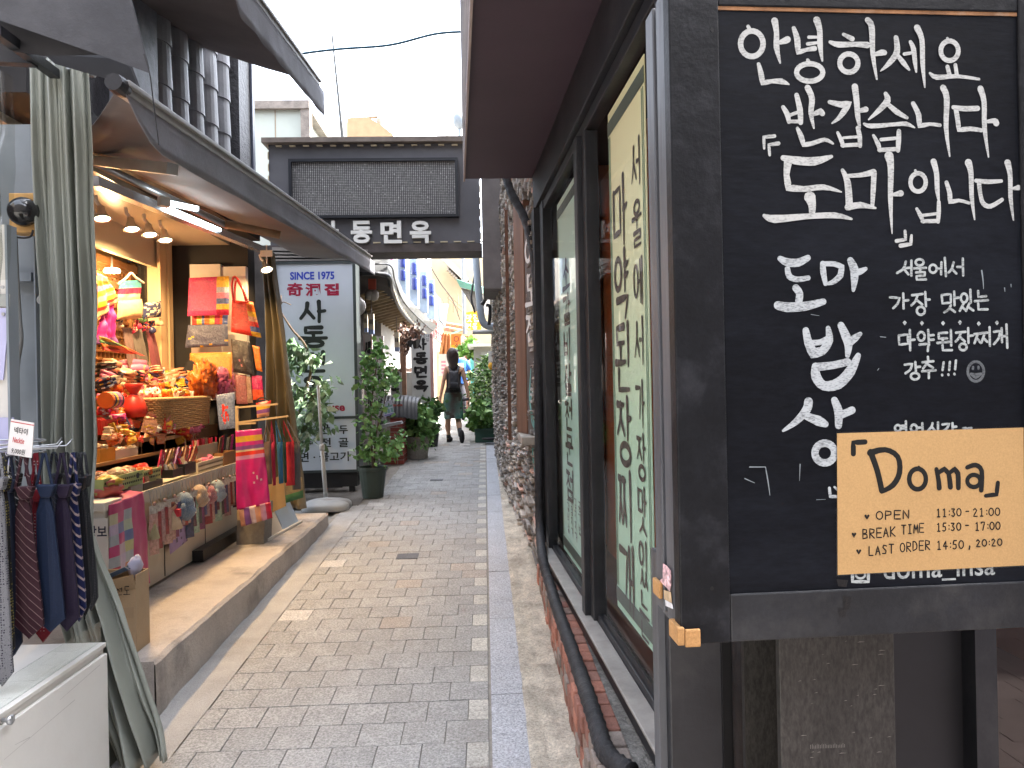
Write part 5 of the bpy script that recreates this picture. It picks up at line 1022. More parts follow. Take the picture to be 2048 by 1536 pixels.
def heap(x0, x1, y0, y1, n, kinds, cols, size, where, grp, dx=0, lean=.5):
    used = set()
    for i in range(n):
        x, y = rs.uniform(x0, x1), rs.uniform(y0, y1); k = rs.choice(kinds); c = rs.choice(cols); p = W(x, y, X=tierX(y) + dx + rs.uniform(-.03, .03)); o = proto(k, c)
        s = rs.uniform(*size) * p.y / 1450; o.location = p; o.scale = (s * rs.uniform(.8, 1.3), s, s * rs.uniform(.7, 1.2))
        o.rotation_euler = (rs.uniform(-lean, lean), rs.uniform(-.5, .5), rs.uniform(-.2, 1.3))
        tag(o, f'{c} {KW[k][0]} {where}', KW[k][1], grp)
reds = ['red', 'red', 'orange', 'pink', 'crimson', 'yellow', 'cream', 'peach', 'magenta', 'red']
mix = reds + ['blue', 'purple', 'green', 'white', 'navy']
heap(200, 318, 735, 775, 22, ['cloth', 'roll'], ['brown', 'navy', 'cream', 'cream', 'pink', 'peach', 'black'], (26, 40), 'in the folded heap left of the tan post', 'scarves heaped at the back of the stall')
heap(205, 330, 770, 830, 48, ['purse', 'pouch', 'packet', 'purse'], reds, (16, 28), 'heaped on the top step left of the wicker basket', 'small goods on the top step')
heap(285, 385, 742, 790, 36, ['cloth', 'packet', 'purse', 'roll'], ['white', 'cream', 'blue', 'pink', 'yellow', 'peach', 'red'], (16, 28), 'in the pale heap above the wicker basket', 'pale goods above the wicker basket')
heap(205, 300, 830, 862, 28, ['packet', 'purse', 'roll'], mix, (14, 24), 'on the middle step, left end', 'small goods on the middle step')
heap(290, 400, 826, 862, 46, ['packet', 'roll', 'purse'], ['red', 'pink', 'yellow', 'white', 'brown', 'magenta', 'green', 'peach'], (14, 26), 'on the middle step before the wicker basket', 'small goods on the middle step', .13)
heap(208, 395, 858, 884, 44, ['purse', 'packet', 'roll'], ['red', 'peach', 'cream', 'orange', 'yellow'], (14, 22), 'lying on the lower step', 'small goods on the lower step', .04)

# named goods on the steps
def px_box(name, label, cat, x0, x1, y0, y1, X, dep, m, group=None, open_=True, wall=.006):
    """open box whose long side faces the alley: pixels of that side, depth towards the shop"""
    a, c = W(x0, y1, X=X), W(x1, y1, X=X); h = abs(W((x0 + x1) / 2, y0, X=X).z - W((x0 + x1) / 2, y1, X=X).z); z = min(a.z, c.z) if abs(a.z - c.z) < .03 else (a.z + c.z) / 2
    t = thing(name, label, cat, group); b = MB(); y_, Y_ = a.y, c.y
    if open_:
        b.box(X - wall, X, y_, Y_, z, z + h); b.box(X - dep, X - dep + wall, y_, Y_, z, z + h); b.box(X - dep + wall, X - wall, y_, y_ + wall, z, z + h); b.box(X - dep + wall, X - wall, Y_ - wall, Y_, z, z + h); b.box(X - dep + wall, X - wall, y_ + wall, Y_ - wall, z, z + .008)
    else: b.box(X - dep, X, y_, Y_, z, z + h)
    b.build('box', m, t); return t, (y_, Y_, z, h)
def fill(t, X, dep, g, n, col, size, name='contents', kind='purse'):
    y_, Y_, z, h = g; b = MB()
    for i in range(n):
        c = rs.choice(col); p = Vector((X - dep * rs.uniform(.2, .85), rs.uniform(y_ + .02, Y_ - .02), z + h * rs.uniform(.75, 1.1)))
        s = size * rs.uniform(.7, 1.3)
        if kind == 'purse': b.blob(p, s, s * .8, s * .55, .4, 2.5, i, 10, 6, COLN[c])
        elif kind == 'card': a = rs.uniform(-.6, .6); b.obox(p, (s * .15, 0, 0), (0, s * .7 * math.cos(a), s * .7 * math.sin(a)), (-.3 * s, -s * math.sin(a), s * math.cos(a)), COLN[c])
        else: b.obox(p, (s, 0, 0), (0, s, 0), (0, 0, s * .3), COLN[c])
    b.build(name, M_pack, t)
M_or = mat('orange_card', (.60, .27, .03), .55, .1); M_blkbox = mat('black_card', (.02, .02, .022), .5, .15); M_wb = mat('white_card', (.62, .58, .52), .6, .08); M_brnb = mat('brown_box', (.25, .12, .045), .6, .2, 10)
t, g = px_box('gift_box', 'orange card tray of wrapped trinkets at the left end of the shelf', 'box', 200, 231, 893, 922, -2.31, .14, M_or); fill(t, -2.31, .14, g, 9, ['red', 'orange', 'cream', 'peach'], .03)
t, g = px_box('gift_box', 'white card tray of round badges beside the orange tray', 'box', 232, 283, 896, 917, -2.31, .12, M_wb); fill(t, -2.31, .12, g, 12, ['cream', 'white', 'peach', 'blue'], .028)
t, g = px_box('gift_box', 'black card box with a white tag left of the low straw basket', 'box', 284, 308, 880, 908, -2.31, .12, M_blkbox); t, g = px_box('gift_box', 'second black card box touching the low straw basket', 'box', 309, 329, 876, 902, -2.31, .12, M_blkbox)
t, g = px_box('straw_basket', 'low straw basket with pale rim holding red patterned purses', 'basket', 331, 388, 862, 892, -2.31, .2, M_wick); fill(t, -2.31, .2, g, 18, ['red', 'crimson', 'pink', 'yellow', 'cream'], .04, kind='card')
y_, Y_, z, h = g; b = MB(); b.box(-2.515, -2.305, y_ - .006, Y_ + .006, z + h * .55, z + h * .8); b.build('cloth_rim', mat('rim_cloth', (.58, .44, .28), .7), t)
t, g = px_box('wood_box', 'brown wooden box behind the low straw basket', 'box', 389, 441, 850, 874, -2.34, .2, M_brnb)
t, g = px_box('gift_box', 'red card box at the left end of the middle step', 'box', 202, 232, 838, 866, -2.40, .12, mat('red_card', (.50, .025, .015), .5)); fill(t, -2.40, .12, g, 6, ['red', 'orange'], .03)
t, g = px_box('doll_tray', 'tray of five little magnet dolls on the middle step', 'tray', 234, 280, 845, 864, -2.40, .12, M_blkbox); fill(t, -2.40, .12, g, 10, ['red', 'yellow', 'cream', 'crimson'], .025)
t, g = px_box('gift_box', 'pale card box tilted behind the red purses', 'box', 352, 392, 842, 864, -2.43, .15, M_wb); fill(t, -2.43, .15, g, 9, ['crimson', 'pink', 'brown', 'cream'], .04, kind='card')
# lower row on the counter top
def pbasket(label, x0, x1, y0, y1, X, dep, col, fillc, n):
    t, g = px_box('plastic_basket', label, 'basket', x0, x1, y0, y1, X, dep, mat('basket_' + str(int(col[0] * 1000)), col, .5, .05), 'plastic baskets on the counter top')
    y_, Y_, z, h = g; b = MB(); k = int((Y_ - y_) / .022)
    for i in range(k):
        for r in range(2): yy = y_ + .012 + i * .022; zz = z + h * (.3 + .35 * r); b.box(X + .0003, X + .0018, yy, yy + .010, zz, zz + .012)
    b.build('holes', M_dark, t); b = MB(); b.box(X + .0001, X + .006, y_ - .003, Y_ + .003, z + h - .008, z + h + .003); b.build('rim', MATS['basket_' + str(int(col[0] * 1000))], t)
    fill(t, X, dep, g, n, fillc, .045); return t
pbasket('green plastic basket of wrapped ornaments near the curtain', 207, 286, 949, 979, -2.06, .17, (.34, .42, .18), ['brown', 'red', 'crimson', 'cream', 'black'], 16)
pbasket('yellow green plastic basket of orange packets next to the green one', 287, 322, 938, 962, -2.08, .17, (.46, .45, .20), ['orange', 'peach', 'brown', 'red'], 11)
pbasket('cream slatted plastic basket in front of the red pencils', 396, 446, 919, 944, -2.06, .17, (.58, .52, .42), ['brown', 'pink', 'cream'], 8)
t, g = px_box('gift_box', 'grey card box under the patterned pouches', 'box', 262, 300, 968, 984, -2.045, .1, mat('grey_card', (.25, .24, .24), .6))
t, g = px_box('wood_box', 'small brown wood box beside the cream basket', 'box', 447, 471, 903, 931, -2.06, .15, M_brnb)
t, g = px_box('pencil_cup', 'clear cup packed with red pencils', 'pencil cup', 394, 436, 888, 922, -2.14, .11, mat('clear_box', (.35, .30, .24), .3, .1))
y_, Y_, z, h = g; b = MB()
for i in range(34):
    p = Vector((-2.14 - rs.uniform(.0, .1) + .004, rs.uniform(y_, Y_), z + .01)); b.tube([p, p + Vector((rs.uniform(-.01, .01), rs.uniform(-.01, .01), h + .03))], .0055, 6, COLN[rs.choice(['red', 'red', 'crimson', 'pink', 'cream'])])
b.build('pencils', M_silk, t)
for i in range(9):
    x = 322 + i * 8.2; p = W(x, 925 - i * 1.7, X=-2.11 - .02 * (i % 2)); b = MB(); a = .5 + .12 * (i % 3)
    s = .052; c = rs.choice(['brown', 'crimson', 'black', 'pink', 'purple', 'brown']); b.obox((0, 0, 0), (.006, 0, 0), (0, s * .55 * math.cos(a), -s * .55 * math.sin(a)), (0, s * 1.5 * math.sin(a), s * 1.5 * math.cos(a)), COLN[c])
    b.grid(lambda u, v: Vector((.007, 0, 0)) + Vector((0, s * .5 * math.cos(a), -s * .5 * math.sin(a))) * (2 * u - 1) + Vector((0, s * 1.4 * math.sin(a), s * 1.4 * math.cos(a))) * (2 * v - 1), 5, 8, mot(c))
    o = b.build('spectacle_pouch', M_pack); o.location = p; tag(o, f'{c} flowered pouch leaning in the row behind the hook rail', 'pouch', 'flowered pouches leaning on the counter')
for i in range(7):
    x = 440 + i * 4.6; p = W(x, 893 - (i % 3) * 3, X=-2.16); b = MB(); c = ['brown', 'crimson', 'black', 'cream', 'brown', 'magenta', 'black'][i]; b.obox((0, 0, 0), (.003, 0, 0), (0, .028, 0), (0, .03, .075), COLN[c]); o = b.build('spectacle_pouch', M_pack); o.location = p
    tag(o, f'slim {c} pouch standing upright right of the red pencils', 'pouch', 'slim pouches right of the pencils')
# large wicker basket, orange and pink gauze, blue pouch, black scrap
wk = thing('wicker_basket', 'large oval wicker basket piled with pale packets', 'basket')
bx0, bx1, by0, by1, bz0, bz1 = -2.50, -2.22, 5.12, 6.05, 1.33, 1.535; b = MB(); NS = 72; NR = 15
cx, cy, ax_, ay_ = (bx0 + bx1) / 2, (by0 + by1) / 2, (bx1 - bx0) / 2, (by1 - by0) / 2
def sup(t, k): c_, s_2 = math.cos(t), math.sin(t); return cx + ax_ * k * math.copysign(abs(c_) ** .45, c_), cy + ay_ * k * math.copysign(abs(s_2) ** .45, s_2)
for r_ in range(NR):
    z = bz0 + (bz1 - bz0) * r_ / (NR - 1); k = .9 + .1 * r_ / (NR - 1)
    b.tube([(*sup(2 * math.pi * i / NS, k * (1 + .018 * (1 if (i + r_) % 2 else -1))), z) for i in range(NS + 1)], .0085, 6, caps=False)
b.build('weave', M_wick, wk, smooth=True)
b = MB(); b.tube([(*sup(2 * math.pi * i / NS, 1.0), bz1 + .008) for i in range(NS + 1)], .013, 8, caps=False); b.build('rim', mat('rim_cane', (.50, .33, .16), .6, .2, 30), wk, smooth=True)
b = MB(); b.box(bx0 + .03, bx1 - .03, by0 + .06, by1 - .06, bz0, bz1 - .01); b.build('lining', mat('red_lining', (.5, .03, .02), .7), wk)
for i in range(34):
    k = rs.choice(['packet', 'packet', 'purse', 'cloth']); c = rs.choice(['white', 'cream', 'yellow', 'pink', 'red', 'peach', 'blue']); o = proto(k, c); o.location = (rs.uniform(bx0 + .05, bx1 - .03), rs.uniform(by0 + .06, by1 - .08), bz1 + rs.uniform(0, .06)); s = rs.uniform(.06, .10); o.scale = (s, s, s)
    o.rotation_euler = (rs.uniform(-1, 1), rs.uniform(-.6, .6), rs.uniform(0, 3)); tag(o, f'{c} {KW[k][0]} lying in the large wicker basket', KW[k][1], 'goods in the large wicker basket')
def gauze(name, label, px, X, thick, col, seed):
    b = MB(); P = [W(x, y, X=X) for x, y in px]; c = sum(P, Vector()) / len(P); r = max((p - c).length for p in P)
    for i in range(5):
        q = c.lerp(P[i % len(P)], .45); b.blob(q, .06, r * .42, r * .40, .75, 3.2, seed + i * 3, 26, 16, tuple(k * rs.uniform(.85, 1.15) for k in col))
    o = b.build(name, M_silk, smooth=True); tag(o, label, 'scarf'); return o
gauze('gauze_scarf', 'bunched bright orange gauze scarf on top of the wicker basket', [(382, 765), (405, 740), (432, 750), (425, 775), (400, 772)], -2.28, .1, COLN['orange'], 3)
gauze('gauze_scarf', 'bunched pink gauze scarf beside the orange one', [(432, 745), (452, 748), (466, 768), (455, 780), (440, 772)], -2.22, .1, COLN['pink'], 9)
def bag(name, label, cat, px, Y, thick, colf, m=M_pack, handles=None, group=None, hcol=None):
    t = thing(name, label, cat, group); b = MB(); puff(b, quad3(px, Y=Y), thick, 14, 14, colf, rs.random() * 9, .12, .35); b.build('bag', m, t, smooth=True)
    if handles:
        b = MB()
        for H in handles: b.tube(smooth_path([W(x, y, Y=Y - .01) for x, y in H], 6), .009, 6, hcol)
        b.build('handles', m, t, smooth=True)
    return t
bag('fabric_pouch', 'blue pouch with red flowers hanging at the front of the wicker basket', 'pouch', [(432, 790), (469, 784), (471, 856), (439, 860)], 5.72, .02, lambda u, v: COLN['red'] if (u - .45) ** 2 + (v - .55) ** 2 * .5 < .045 and noise.noise(Vector((u * 9, v * 9, 1))) > -.1 else (.16, .20, .32))
b = MB(); P = [W(x, y, Y=6.1) for x, y in ((365, 740), (378, 720), (392, 728), (388, 750))]; b.prism(P, (0, .05, 0)); o = b.build('black_bag_corner', M_fab); b_ = [(.015, .015, .017)]; o.data.color_attributes['Col'].data.foreach_set('color', [.012, .012, .014, 1] * len(o.data.loops)); tag(o, 'small crumpled black bag behind the orange scarf', 'bag')
t = thing('gift_pouch', 'large red gauze pouch tied with a ribbon at the left of the stall', 'pouch'); b = MB(); p = W(268, 800, X=-2.42)
b.lathe(p + Vector((0, 0, -.02)), [(.03, -.10), (.075, -.095), (.085, -.04), (.06, .03), (.022, .06)], 18, 'z', COLN['red'], cap=False); b.lathe(p + Vector((0, 0, .04)), [(.022, 0), (.045, .035), (.06, .07), (.05, .075)], 18, 'z', COLN['red'], cap=False); b.build('pouch', M_silk, t, smooth=True)
b = MB(); b.lathe(p + Vector((0, 0, .036)), [(.025, -.006), (.028, 0), (.025, .006)], 16, 'z', COLN['crimson']); b.build('ribbon', M_silk, t)
b = MB(); p = W(222, 800, X=-2.42); 
for i, c in enumerate(['orange', 'navy', 'yellow', 'purple', 'pink', 'navy']): b.lathe(p + Vector((0, -.07 + i * .024, 0)), [(.052, 0), (.055, .012), (.052, .024)], 18, 'y', COLN[c])
o = b.build('striped_roll', M_silk, smooth=False); tag(o, 'rolled cloth striped orange, yellow, purple and navy at the left of the stall', 'cloth roll')

# hanging behind / above the heap
def hang_cloth(name, label, cat, px, X, colf, amp=.02, nf=3, seed=1, m=M_silk, nv=24):
    b = MB(); cloth(b, quad3(px, X=X), 20, nv, amp, nf, colf, seed); o = b.build(name, m, smooth=True, solid=.003); tag(o, label, cat); return o
stripes = band([(.15, COLN['peach']), (.28, COLN['orange']), (.40, COLN['pink']), (.55, COLN['yellow']), (.68, COLN['cream']), (.80, COLN['yellow']), (.88, COLN['red']), (1, COLN['peach'])])
hang_cloth('striped_scarf', 'orange and yellow striped scarf hanging at the left behind the goods', 'scarf', [(194, 545), (212, 555), (236, 600), (196, 640)], -2.55, stripes, .015, 2, 4)
hang_cloth('magenta_scarf', 'bright magenta scarf hanging under the striped scarf', 'scarf', [(205, 625), (228, 590), (234, 690), (198, 688)], -2.56, lambda u, v: COLN['magenta'] if v < .85 else COLN['purple'], .03, 3, 2)
hang_cloth('rainbow_scarf', 'rainbow striped scarf trailing over the folded heap', 'scarf', [(196, 672), (212, 676), (296, 712), (200, 700)], -2.50, band([(.25, COLN['yellow']), (.5, COLN['green']), (.75, COLN['orange']), (1, COLN['red'])]), .02, 1.5, 6)
vs_ = thing('childs_vest', 'small striped vest on a white hanger behind the window', 'vest'); b = MB(); cloth(b, quad3([(240, 562), (283, 560), (282, 602), (236, 604)], X=-2.66), 14, 14, .008, 2, band([(.35, COLN['teal']), (.65, COLN['crimson']), (.8, COLN['cream']), (1, COLN['peach'])]), 5); b.build('vest', M_silk, vs_, solid=.004)
b = MB(); b.tube(smooth_path([W(236, 568, X=-2.65), W(252, 556, X=-2.65), W(262, 546, X=-2.65), W(272, 555, X=-2.65), W(288, 566, X=-2.65)], 5), .008, 8, (.6, .5, .42)); b.build('hanger', M_fab, vs_, smooth=True)
b = MB(); puff(b, quad3([(236, 602), (284, 598), (284, 636), (234, 640)], X=-2.60), .07, 16, 12, (.55, .36, .17), 2, .05, .9); o = b.build('round_pouch', M_fab, smooth=True); tag(o, 'plain tan oval pouch hanging behind the heaped goods', 'pouch')
b = MB(); puff(b, quad3([(288, 606), (322, 602), (322, 634), (286, 638)], X=-2.60), .05, 14, 12, lambda u, v: (.5, .45, .36) if noise.noise(Vector((u * 7, v * 6, 2))) > .12 else COLN['navy'], 4, .1, .9); o = b.build('round_pouch', M_fab, smooth=True); tag(o, 'navy and white patterned pouch hanging right of the tan oval pouch', 'pouch')
for i, (x0, x1, c) in enumerate(((244, 262, (.16, .10, .09)), (262, 282, (.13, .115, .10)), (292, 308, (.24, .07, .09)))):
    hang_cloth('display_tie', ['dark brown', 'grey', 'dusky red'][i] + ' necktie hanging behind the heaped goods', 'necktie', [(x0, 655 + i * 2), (x1, 655 + i * 2), (x1 + 18, 742), (x0 + 14, 742)], -2.64, c, .006, 1, i, M_fab, 12)
for i in range(10):
    x, y = rs.uniform(238, 320), rs.uniform(636, 660); o = proto(rs.choice(['purse', 'pouch']), rs.choice(['black', 'green', 'cream', 'navy', 'crimson'])); o.location = W(x, y, X=-2.63); s = rs.uniform(.05, .075); o.scale = (s, s, s); o.rotation_euler = (0, rs.uniform(-.5, .5), 1.2); tag(o, 'little dark brocade purse hanging below the tan oval pouch', 'purse', 'dark purses below the tan pouch')

# ---- hung bags at the far end of the counter
t = thing('white_locker', 'white painted box behind the hanging bags', 'box'); p, q = W(382, 530, Y=6.36), W(448, 800, Y=6.36); r_ = W(492, 540, Y=6.36); b = MB(); b.box(p.x, q.x, 6.33, 6.41, q.z, p.z); b.box(q.x + .001, r_.x, 6.35, 6.41, q.z, p.z - .02); b.build('body', M_white, t)
pinkc = lambda u, v: (COLN['yellow'] if v < .3 else (.35, .38, .5) if v < .45 else COLN['pink'] if v < .6 else COLN['blue'] if v < .72 else COLN['yellow'] if v < .88 else COLN['crimson']) if u > .70 else (.50, .05, .16)
bag('fabric_bag', 'glossy wrapped deep pink bag with a patchwork edge, top of the hanging row', 'bag', [(378, 556), (458, 552), (458, 630), (375, 632)], 6.22, .05, pinkc)
bag('fabric_bag', 'striped multicolour pouch peeping out between the pink and navy bags', 'bag', [(384, 630), (456, 630), (455, 650), (384, 650)], 6.27, .02, lambda u, v: COLN[['red', 'yellow', 'blue', 'orange', 'yellow', 'crimson', 'orange', 'blue'][int(u * 7.9)]])
bag('fabric_bag', 'slate blue embroidered clutch hanging below the pink bag', 'bag', [(376, 650), (455, 648), (457, 692), (370, 696)], 6.23, .05, lambda u, v: COLN['red'] if v > .6 and .3 < u < .8 and noise.noise(Vector((u * 22, v * 16, 4))) > .42 else COLN['yellow'] if v > .5 and noise.noise(Vector((u * 20, v * 14, 9))) > .45 else (.075, .085, .14))
bag('fabric_bag', 'orange clutch bag hanging lowest behind the gauze scarves', 'bag', [(380, 706), (464, 704), (464, 770), (378, 766)], 6.25, .05, (.62, .25, .05))
redc = lambda u, v: (COLN['orange'] if v < .3 else COLN['yellow'] if v < .45 else COLN['peach'] if v < .6 else COLN['red'] if v < .75 else COLN['blue'] if v < .85 else COLN['yellow']) if u > .68 else (.52, .03, .02)
bag('tote_bag', 'bright red tote bag with a striped side hanging by its long handles', 'bag', [(464, 600), (506, 604), (523, 676), (462, 664)], 6.12, .07, redc, handles=[[(467, 602), (464, 570), (469, 553), (482, 570), (492, 602)], [(470, 604), (470, 575), (474, 562), (486, 580), (497, 605)]], hcol=(.5, .02, .02))
bag('tote_bag', 'charcoal tote bag with a small flower motif under the red one', 'bag', [(462, 678), (500, 684), (510, 752), (466, 744)], 6.16, .05, lambda u, v: (.35, .12, .14) if .3 < u < .6 and v > .55 and noise.noise(Vector((u * 25, v * 25, 1))) > .3 else (.035, .032, .033))
bag('tote_bag', 'plain orange tote bag beside the charcoal one', 'bag', [(504, 690), (519, 694), (525, 744), (512, 740)], 6.20, .03, (.70, .20, .03))
for i, (x0, x1, y0, y1, c) in enumerate(((470, 492, 748, 808, (.26, .09, .09)), (492, 502, 752, 806, (.30, .18, .13)), (503, 524, 750, 800, (.46, .02, .12)))):
    bag('wallet_pack', ['dark red', 'tan', 'magenta'][i] + ' packaged wallet set below the tote bags', 'packet', [(x0, y0), (x1, y0 + 2), (x1 + 4, y1), (x0 + 3, y1)], 6.18, .02, (lambda c: lambda u, v: c if v < .6 or i != 2 else (.62, .08, .03))(c))

# ---- khaki curtain at the far end
kc = MB(); KL = [(505, 524), (620, 528), (760, 530), (900, 534), (1015, 545)]; KR = [(505, 547), (580, 555), (700, 572), (850, 592), (950, 606), (1015, 612)]
def kf(u, v):
    y = 505 + v * 512; a = W(interp(KL, y), y, Y=6.85); c = W(interp(KR, y), y, Y=6.85); p = a.lerp(c, u)
    d = .05 * math.sin(2 * math.pi * (2.6 * u + .3 * noise.noise(Vector((u * 2, v * 2, 6))))) + .03 * noise.noise(Vector((u * 5, v * 9, 2)))
    return p + Vector((0, -d, 0))
kc.grid(kf, 40, 50); o = kc.build('curtain', mat('khaki_vinyl', (.19, .155, .095), .4, .12, 3, .1, 14, spec=.5), smooth=True, solid=.003); tag(o, 'narrow khaki vinyl curtain gathered at the far end of the stall', 'curtain')

# ---- pale wood hanger stand with the striped runner and pouches
ws2 = thing('hanger_stand', 'pale wooden hanger stand at the end of the counter', 'stand')
YS = 5.60
b = MB(); b.bar(W(474, 812, Y=YS), W(478, 1040, Y=YS), .022, .022, up=(0, 1, 0)); b.build('upright', M_wood, ws2)
for (a, c) in (((474, 815), (556, 808)), ((476, 845), (577, 832)), ((476, 848), (512, 846))):
    b = MB(); b.bar(W(*a, Y=YS - .012), W(*c, Y=YS - .02), .016, .014); b.build('arm', M_wood, ws2)
run = band([(.08, COLN['magenta']), (.14, COLN['yellow']), (.20, COLN['magenta']), (.24, COLN['purple']), (.28, COLN['cream']), (.33, COLN['red']), (.37, (.5, .2, .35)), (1.0, (.50, .012, .16))])
t = thing('table_runner', 'magenta silk runner with bright stripes hanging at the end of the counter', 'cloth'); b = MB(); cloth(b, quad3([(471, 862), (523, 857), (540, 1008), (474, 1020)], Y=5.50), 18, 40, .012, 1.6, lambda u, v: (.55, .4, .4) if .55 < u < .85 and .55 < v < .7 and noise.noise(Vector((u * 22, v * 30, 3))) > .25 else run(u, v), 3); b.build('cloth', M_silk, t, smooth=True, solid=.003)
b = MB(); cloth(b, quad3([(476, 1018), (541, 1004), (545, 1036), (482, 1054)], Y=5.49), 18, 8, .012, 3.2, lambda u, v: [(.5, .25, .18), COLN['purple'], (.5, .38, .42), COLN['peach'], (.4, .2, .3), COLN['crimson']][int(u * 5.9)], 2); b.build('striped_hem', M_silk, t, smooth=True, solid=.003)
for i, (x0, x1, y1, c, nm) in enumerate(((524, 544, 968, (.14, .09, .08), 'brown'), (541, 552, 970, (.34, .015, .06), 'wine red'), (553, 567, 966, (.03, .14, .28), 'sea blue'), (564, 574, 965, (.02, .05, .035), 'dark green'), (567, 590, 970, (.42, .02, .035), 'scarlet'), (580, 602, 978, (.10, .10, .105), 'grey'))):
    Yp = 5.75 + i * .07
    t = thing('drawstring_bag', nm + ' cloth bag hanging from the wooden stand', 'bag', 'cloth bags on the wooden stand'); b = MB(); puff(b, quad3([(x0, 885), (x1 - 2, 882), (x1, y1), (x0 + 5, y1 + 2)], Y=Yp), .03, 8, 12, c, i, .15, .4); b.build('bag', M_fab, t, smooth=True)
    b = MB(); b.tube([W(x0 + 2, 888, Y=Yp), W(535 + i * 8, 842, Y=Yp), W(x1 - 3, 886, Y=Yp)], .008, 6, c); b.build('strap', M_fab, t)
t = thing('rainbow_bag', 'small rainbow pouch with a black handle on the wooden stand', 'pouch'); b = MB(); puff(b, quad3([(512, 806), (542, 800), (538, 832), (514, 836)], Y=5.9), .03, 8, 8, lambda u, v: [COLN['red'], COLN['yellow'], COLN['purple'], COLN['peach']][int(v * 3.9)], 3); b.build('pouch', M_silk, t, smooth=True); b = MB(); b.tube(smooth_path([W(514, 806, Y=5.9), W(518, 797, Y=5.9), W(530, 796, Y=5.9), W(538, 802, Y=5.9)], 4), .006, 6, (.02, .02, .02)); b.build('handle', M_fab, t)
t = thing('green_bag', 'khaki paper bag with a green band standing by the khaki curtain', 'bag'); b = MB(); P = quad3([(566, 965), (604, 955), (607, 995), (572, 1006)], Y=6.3); puff(b, P, .06, 8, 8, lambda u, v: (.06, .17, .08) if v > .68 else (.20, .16, .10), 1, .1, .3); b.build('bag', M_fab, t, smooth=True)
# pedestal, board, tray with cards
a, c = W(472, 1090, Z=pz(5.5)), W(530, 1087, Z=pz(5.5)); t = thing('grey_pedestal', 'grey felt covered block under the magenta runner', 'block'); b = MB(); b.prism([(a.x, a.y, pz(5.5)), (c.x, a.y, pz(5.5)), (c.x, a.y + .2, pz(5.5)), (a.x, a.y + .2, pz(5.5))], (.008, .03, .30)); b.build('block', mat('grey_felt', (.20, .185, .17), .9, .15, 30, .3, 200), t, bevel=.006)
t = thing('card_stand', 'white tilted tray with a white and a pale blue card on the step', 'display stand'); a, c = W(532, 1083, Z=pz(5.6)), W(600, 1046, Z=pz(6.1)); d = (c - a); L_ = d.length; d.normalize(); n_ = Vector((d.y, -d.x, 0)); zz = pz(5.8)
b = MB(); b.prism([a + n_ * .02, c + n_ * .02, c - n_ * .14, a - n_ * .14], (0, 0, .022)); b.build('tray', M_white, t)
for k0_, k1_, m_ in ((.06, .46, mat('ivory_card', (.58, .54, .48), .6, .04)), (.48, .95, mat('pale_blue_card', (.36, .46, .60), .6, .04))):
    b = MB(); p, q = a + d * L_ * k0_, a + d * L_ * k1_; up = Vector((0, 0, .33)) - n_ * .13; b.prism([p + Vector((0, 0, .023)), q + Vector((0, 0, .023)), q + up, p + up], -n_ * .008); b.build('card', m_, t)
t = thing('kraft_board', 'tan cardboard sheet leaning behind the tilted tray', 'cardboard'); b = MB(); P = quad3([(526, 960), (566, 952), (572, 1012), (534, 1030)], Y=5.98); b.prism(P, (0, .006, 0)); b.build('sheet', mat('kraft_tan', (.36, .24, .12), .8, .1), t)

# ---- charms on the hook rail
XH = XF + .014
def hook(parent, y, z=1.0):
    b = MB(); b.tube([(XH, y, z + .01), (XH + .012, y, z + .016), (XH + .02, y + .004, z), (XH + .022, y + .01, z - .05), (XH + .03, y + .006, z - .075), (XH + .042, y, z - .07)], .0022, 5, (.25, .24, .23)); b.build('hook', M_alu, parent)
def plush(y, z, s, col, nm, sx=0):
    t = thing('plush_charm', nm + ' fluffy plush charm on the hook rail', 'plush charm', 'plush charms on the hook rail'); hook(t, y, 1.0); b = MB(); x = XH + .045 + sx
    b.blob((x, y, z + s * .35), s * .55, s * .6, s * .55, .12, 6, 1, 18, 12, col); b.blob((x + .005, y + .01, z - s * .25), s * .6, s * .7, s * .6, .12, 6, 2, 18, 12, col); b.blob((x + .02, y + s * .7, z - s * .1), s * .2, s * .28, s * .45, .2, 5, 3, 12, 8, col); b.blob((x + .02, y - s * .6, z - s * .1), s * .2, s * .25, s * .4, .2, 5, 4, 12, 8, col)
    b.build('body', mat('plush', src='att', rough=1, var=.15, scale=60, bump=1, bscale=180, sheen=.8), t, smooth=True)
    b = MB(); b.blob((x + s * .5, y + .02, z - s * .35), s * .2, s * .25, s * .12, .1, 3, 1, 10, 6, (.6, .55, .5)); b.build('paw', M_fab, t, smooth=True)
for (px, py, s, c, nm) in ((369, 1014, .082, (.13, .24, .42), 'denim blue'), (400, 993, .068, (.62, .40, .25), 'peach'), (419, 990, .06, (.48, .10, .15), 'rose'), (435, 983, .072, (.30, .42, .56), 'pale blue')):
    p = W(px, py, X=XH + .05); plush(p.y, p.z, s * 1.3, c, nm)
t = thing('tassel_charm', 'cream tassel keyring hanging nearest the pink cloth', 'keyring'); p = W(304, 1052, X=XH + .03); hook(t, p.y, 1.0); b = MB(); b.tube([(XH + .03, p.y, .93), (XH + .03, p.y, p.z + .04)], .002, 5, (.3, .25, .2)); b.build('cord', M_fab, t); b = MB(); b.lathe((XH + .03, p.y, p.z), [(.006, .06), (.018, .045), (.026, 0), (.042, -.075)], 16, 'z', (.42, .40, .26)); b.build('tassel', mat('tassel', src='att', rough=.8, bump=.8, bscale=120, stretch=(1, 1, .1)), t)
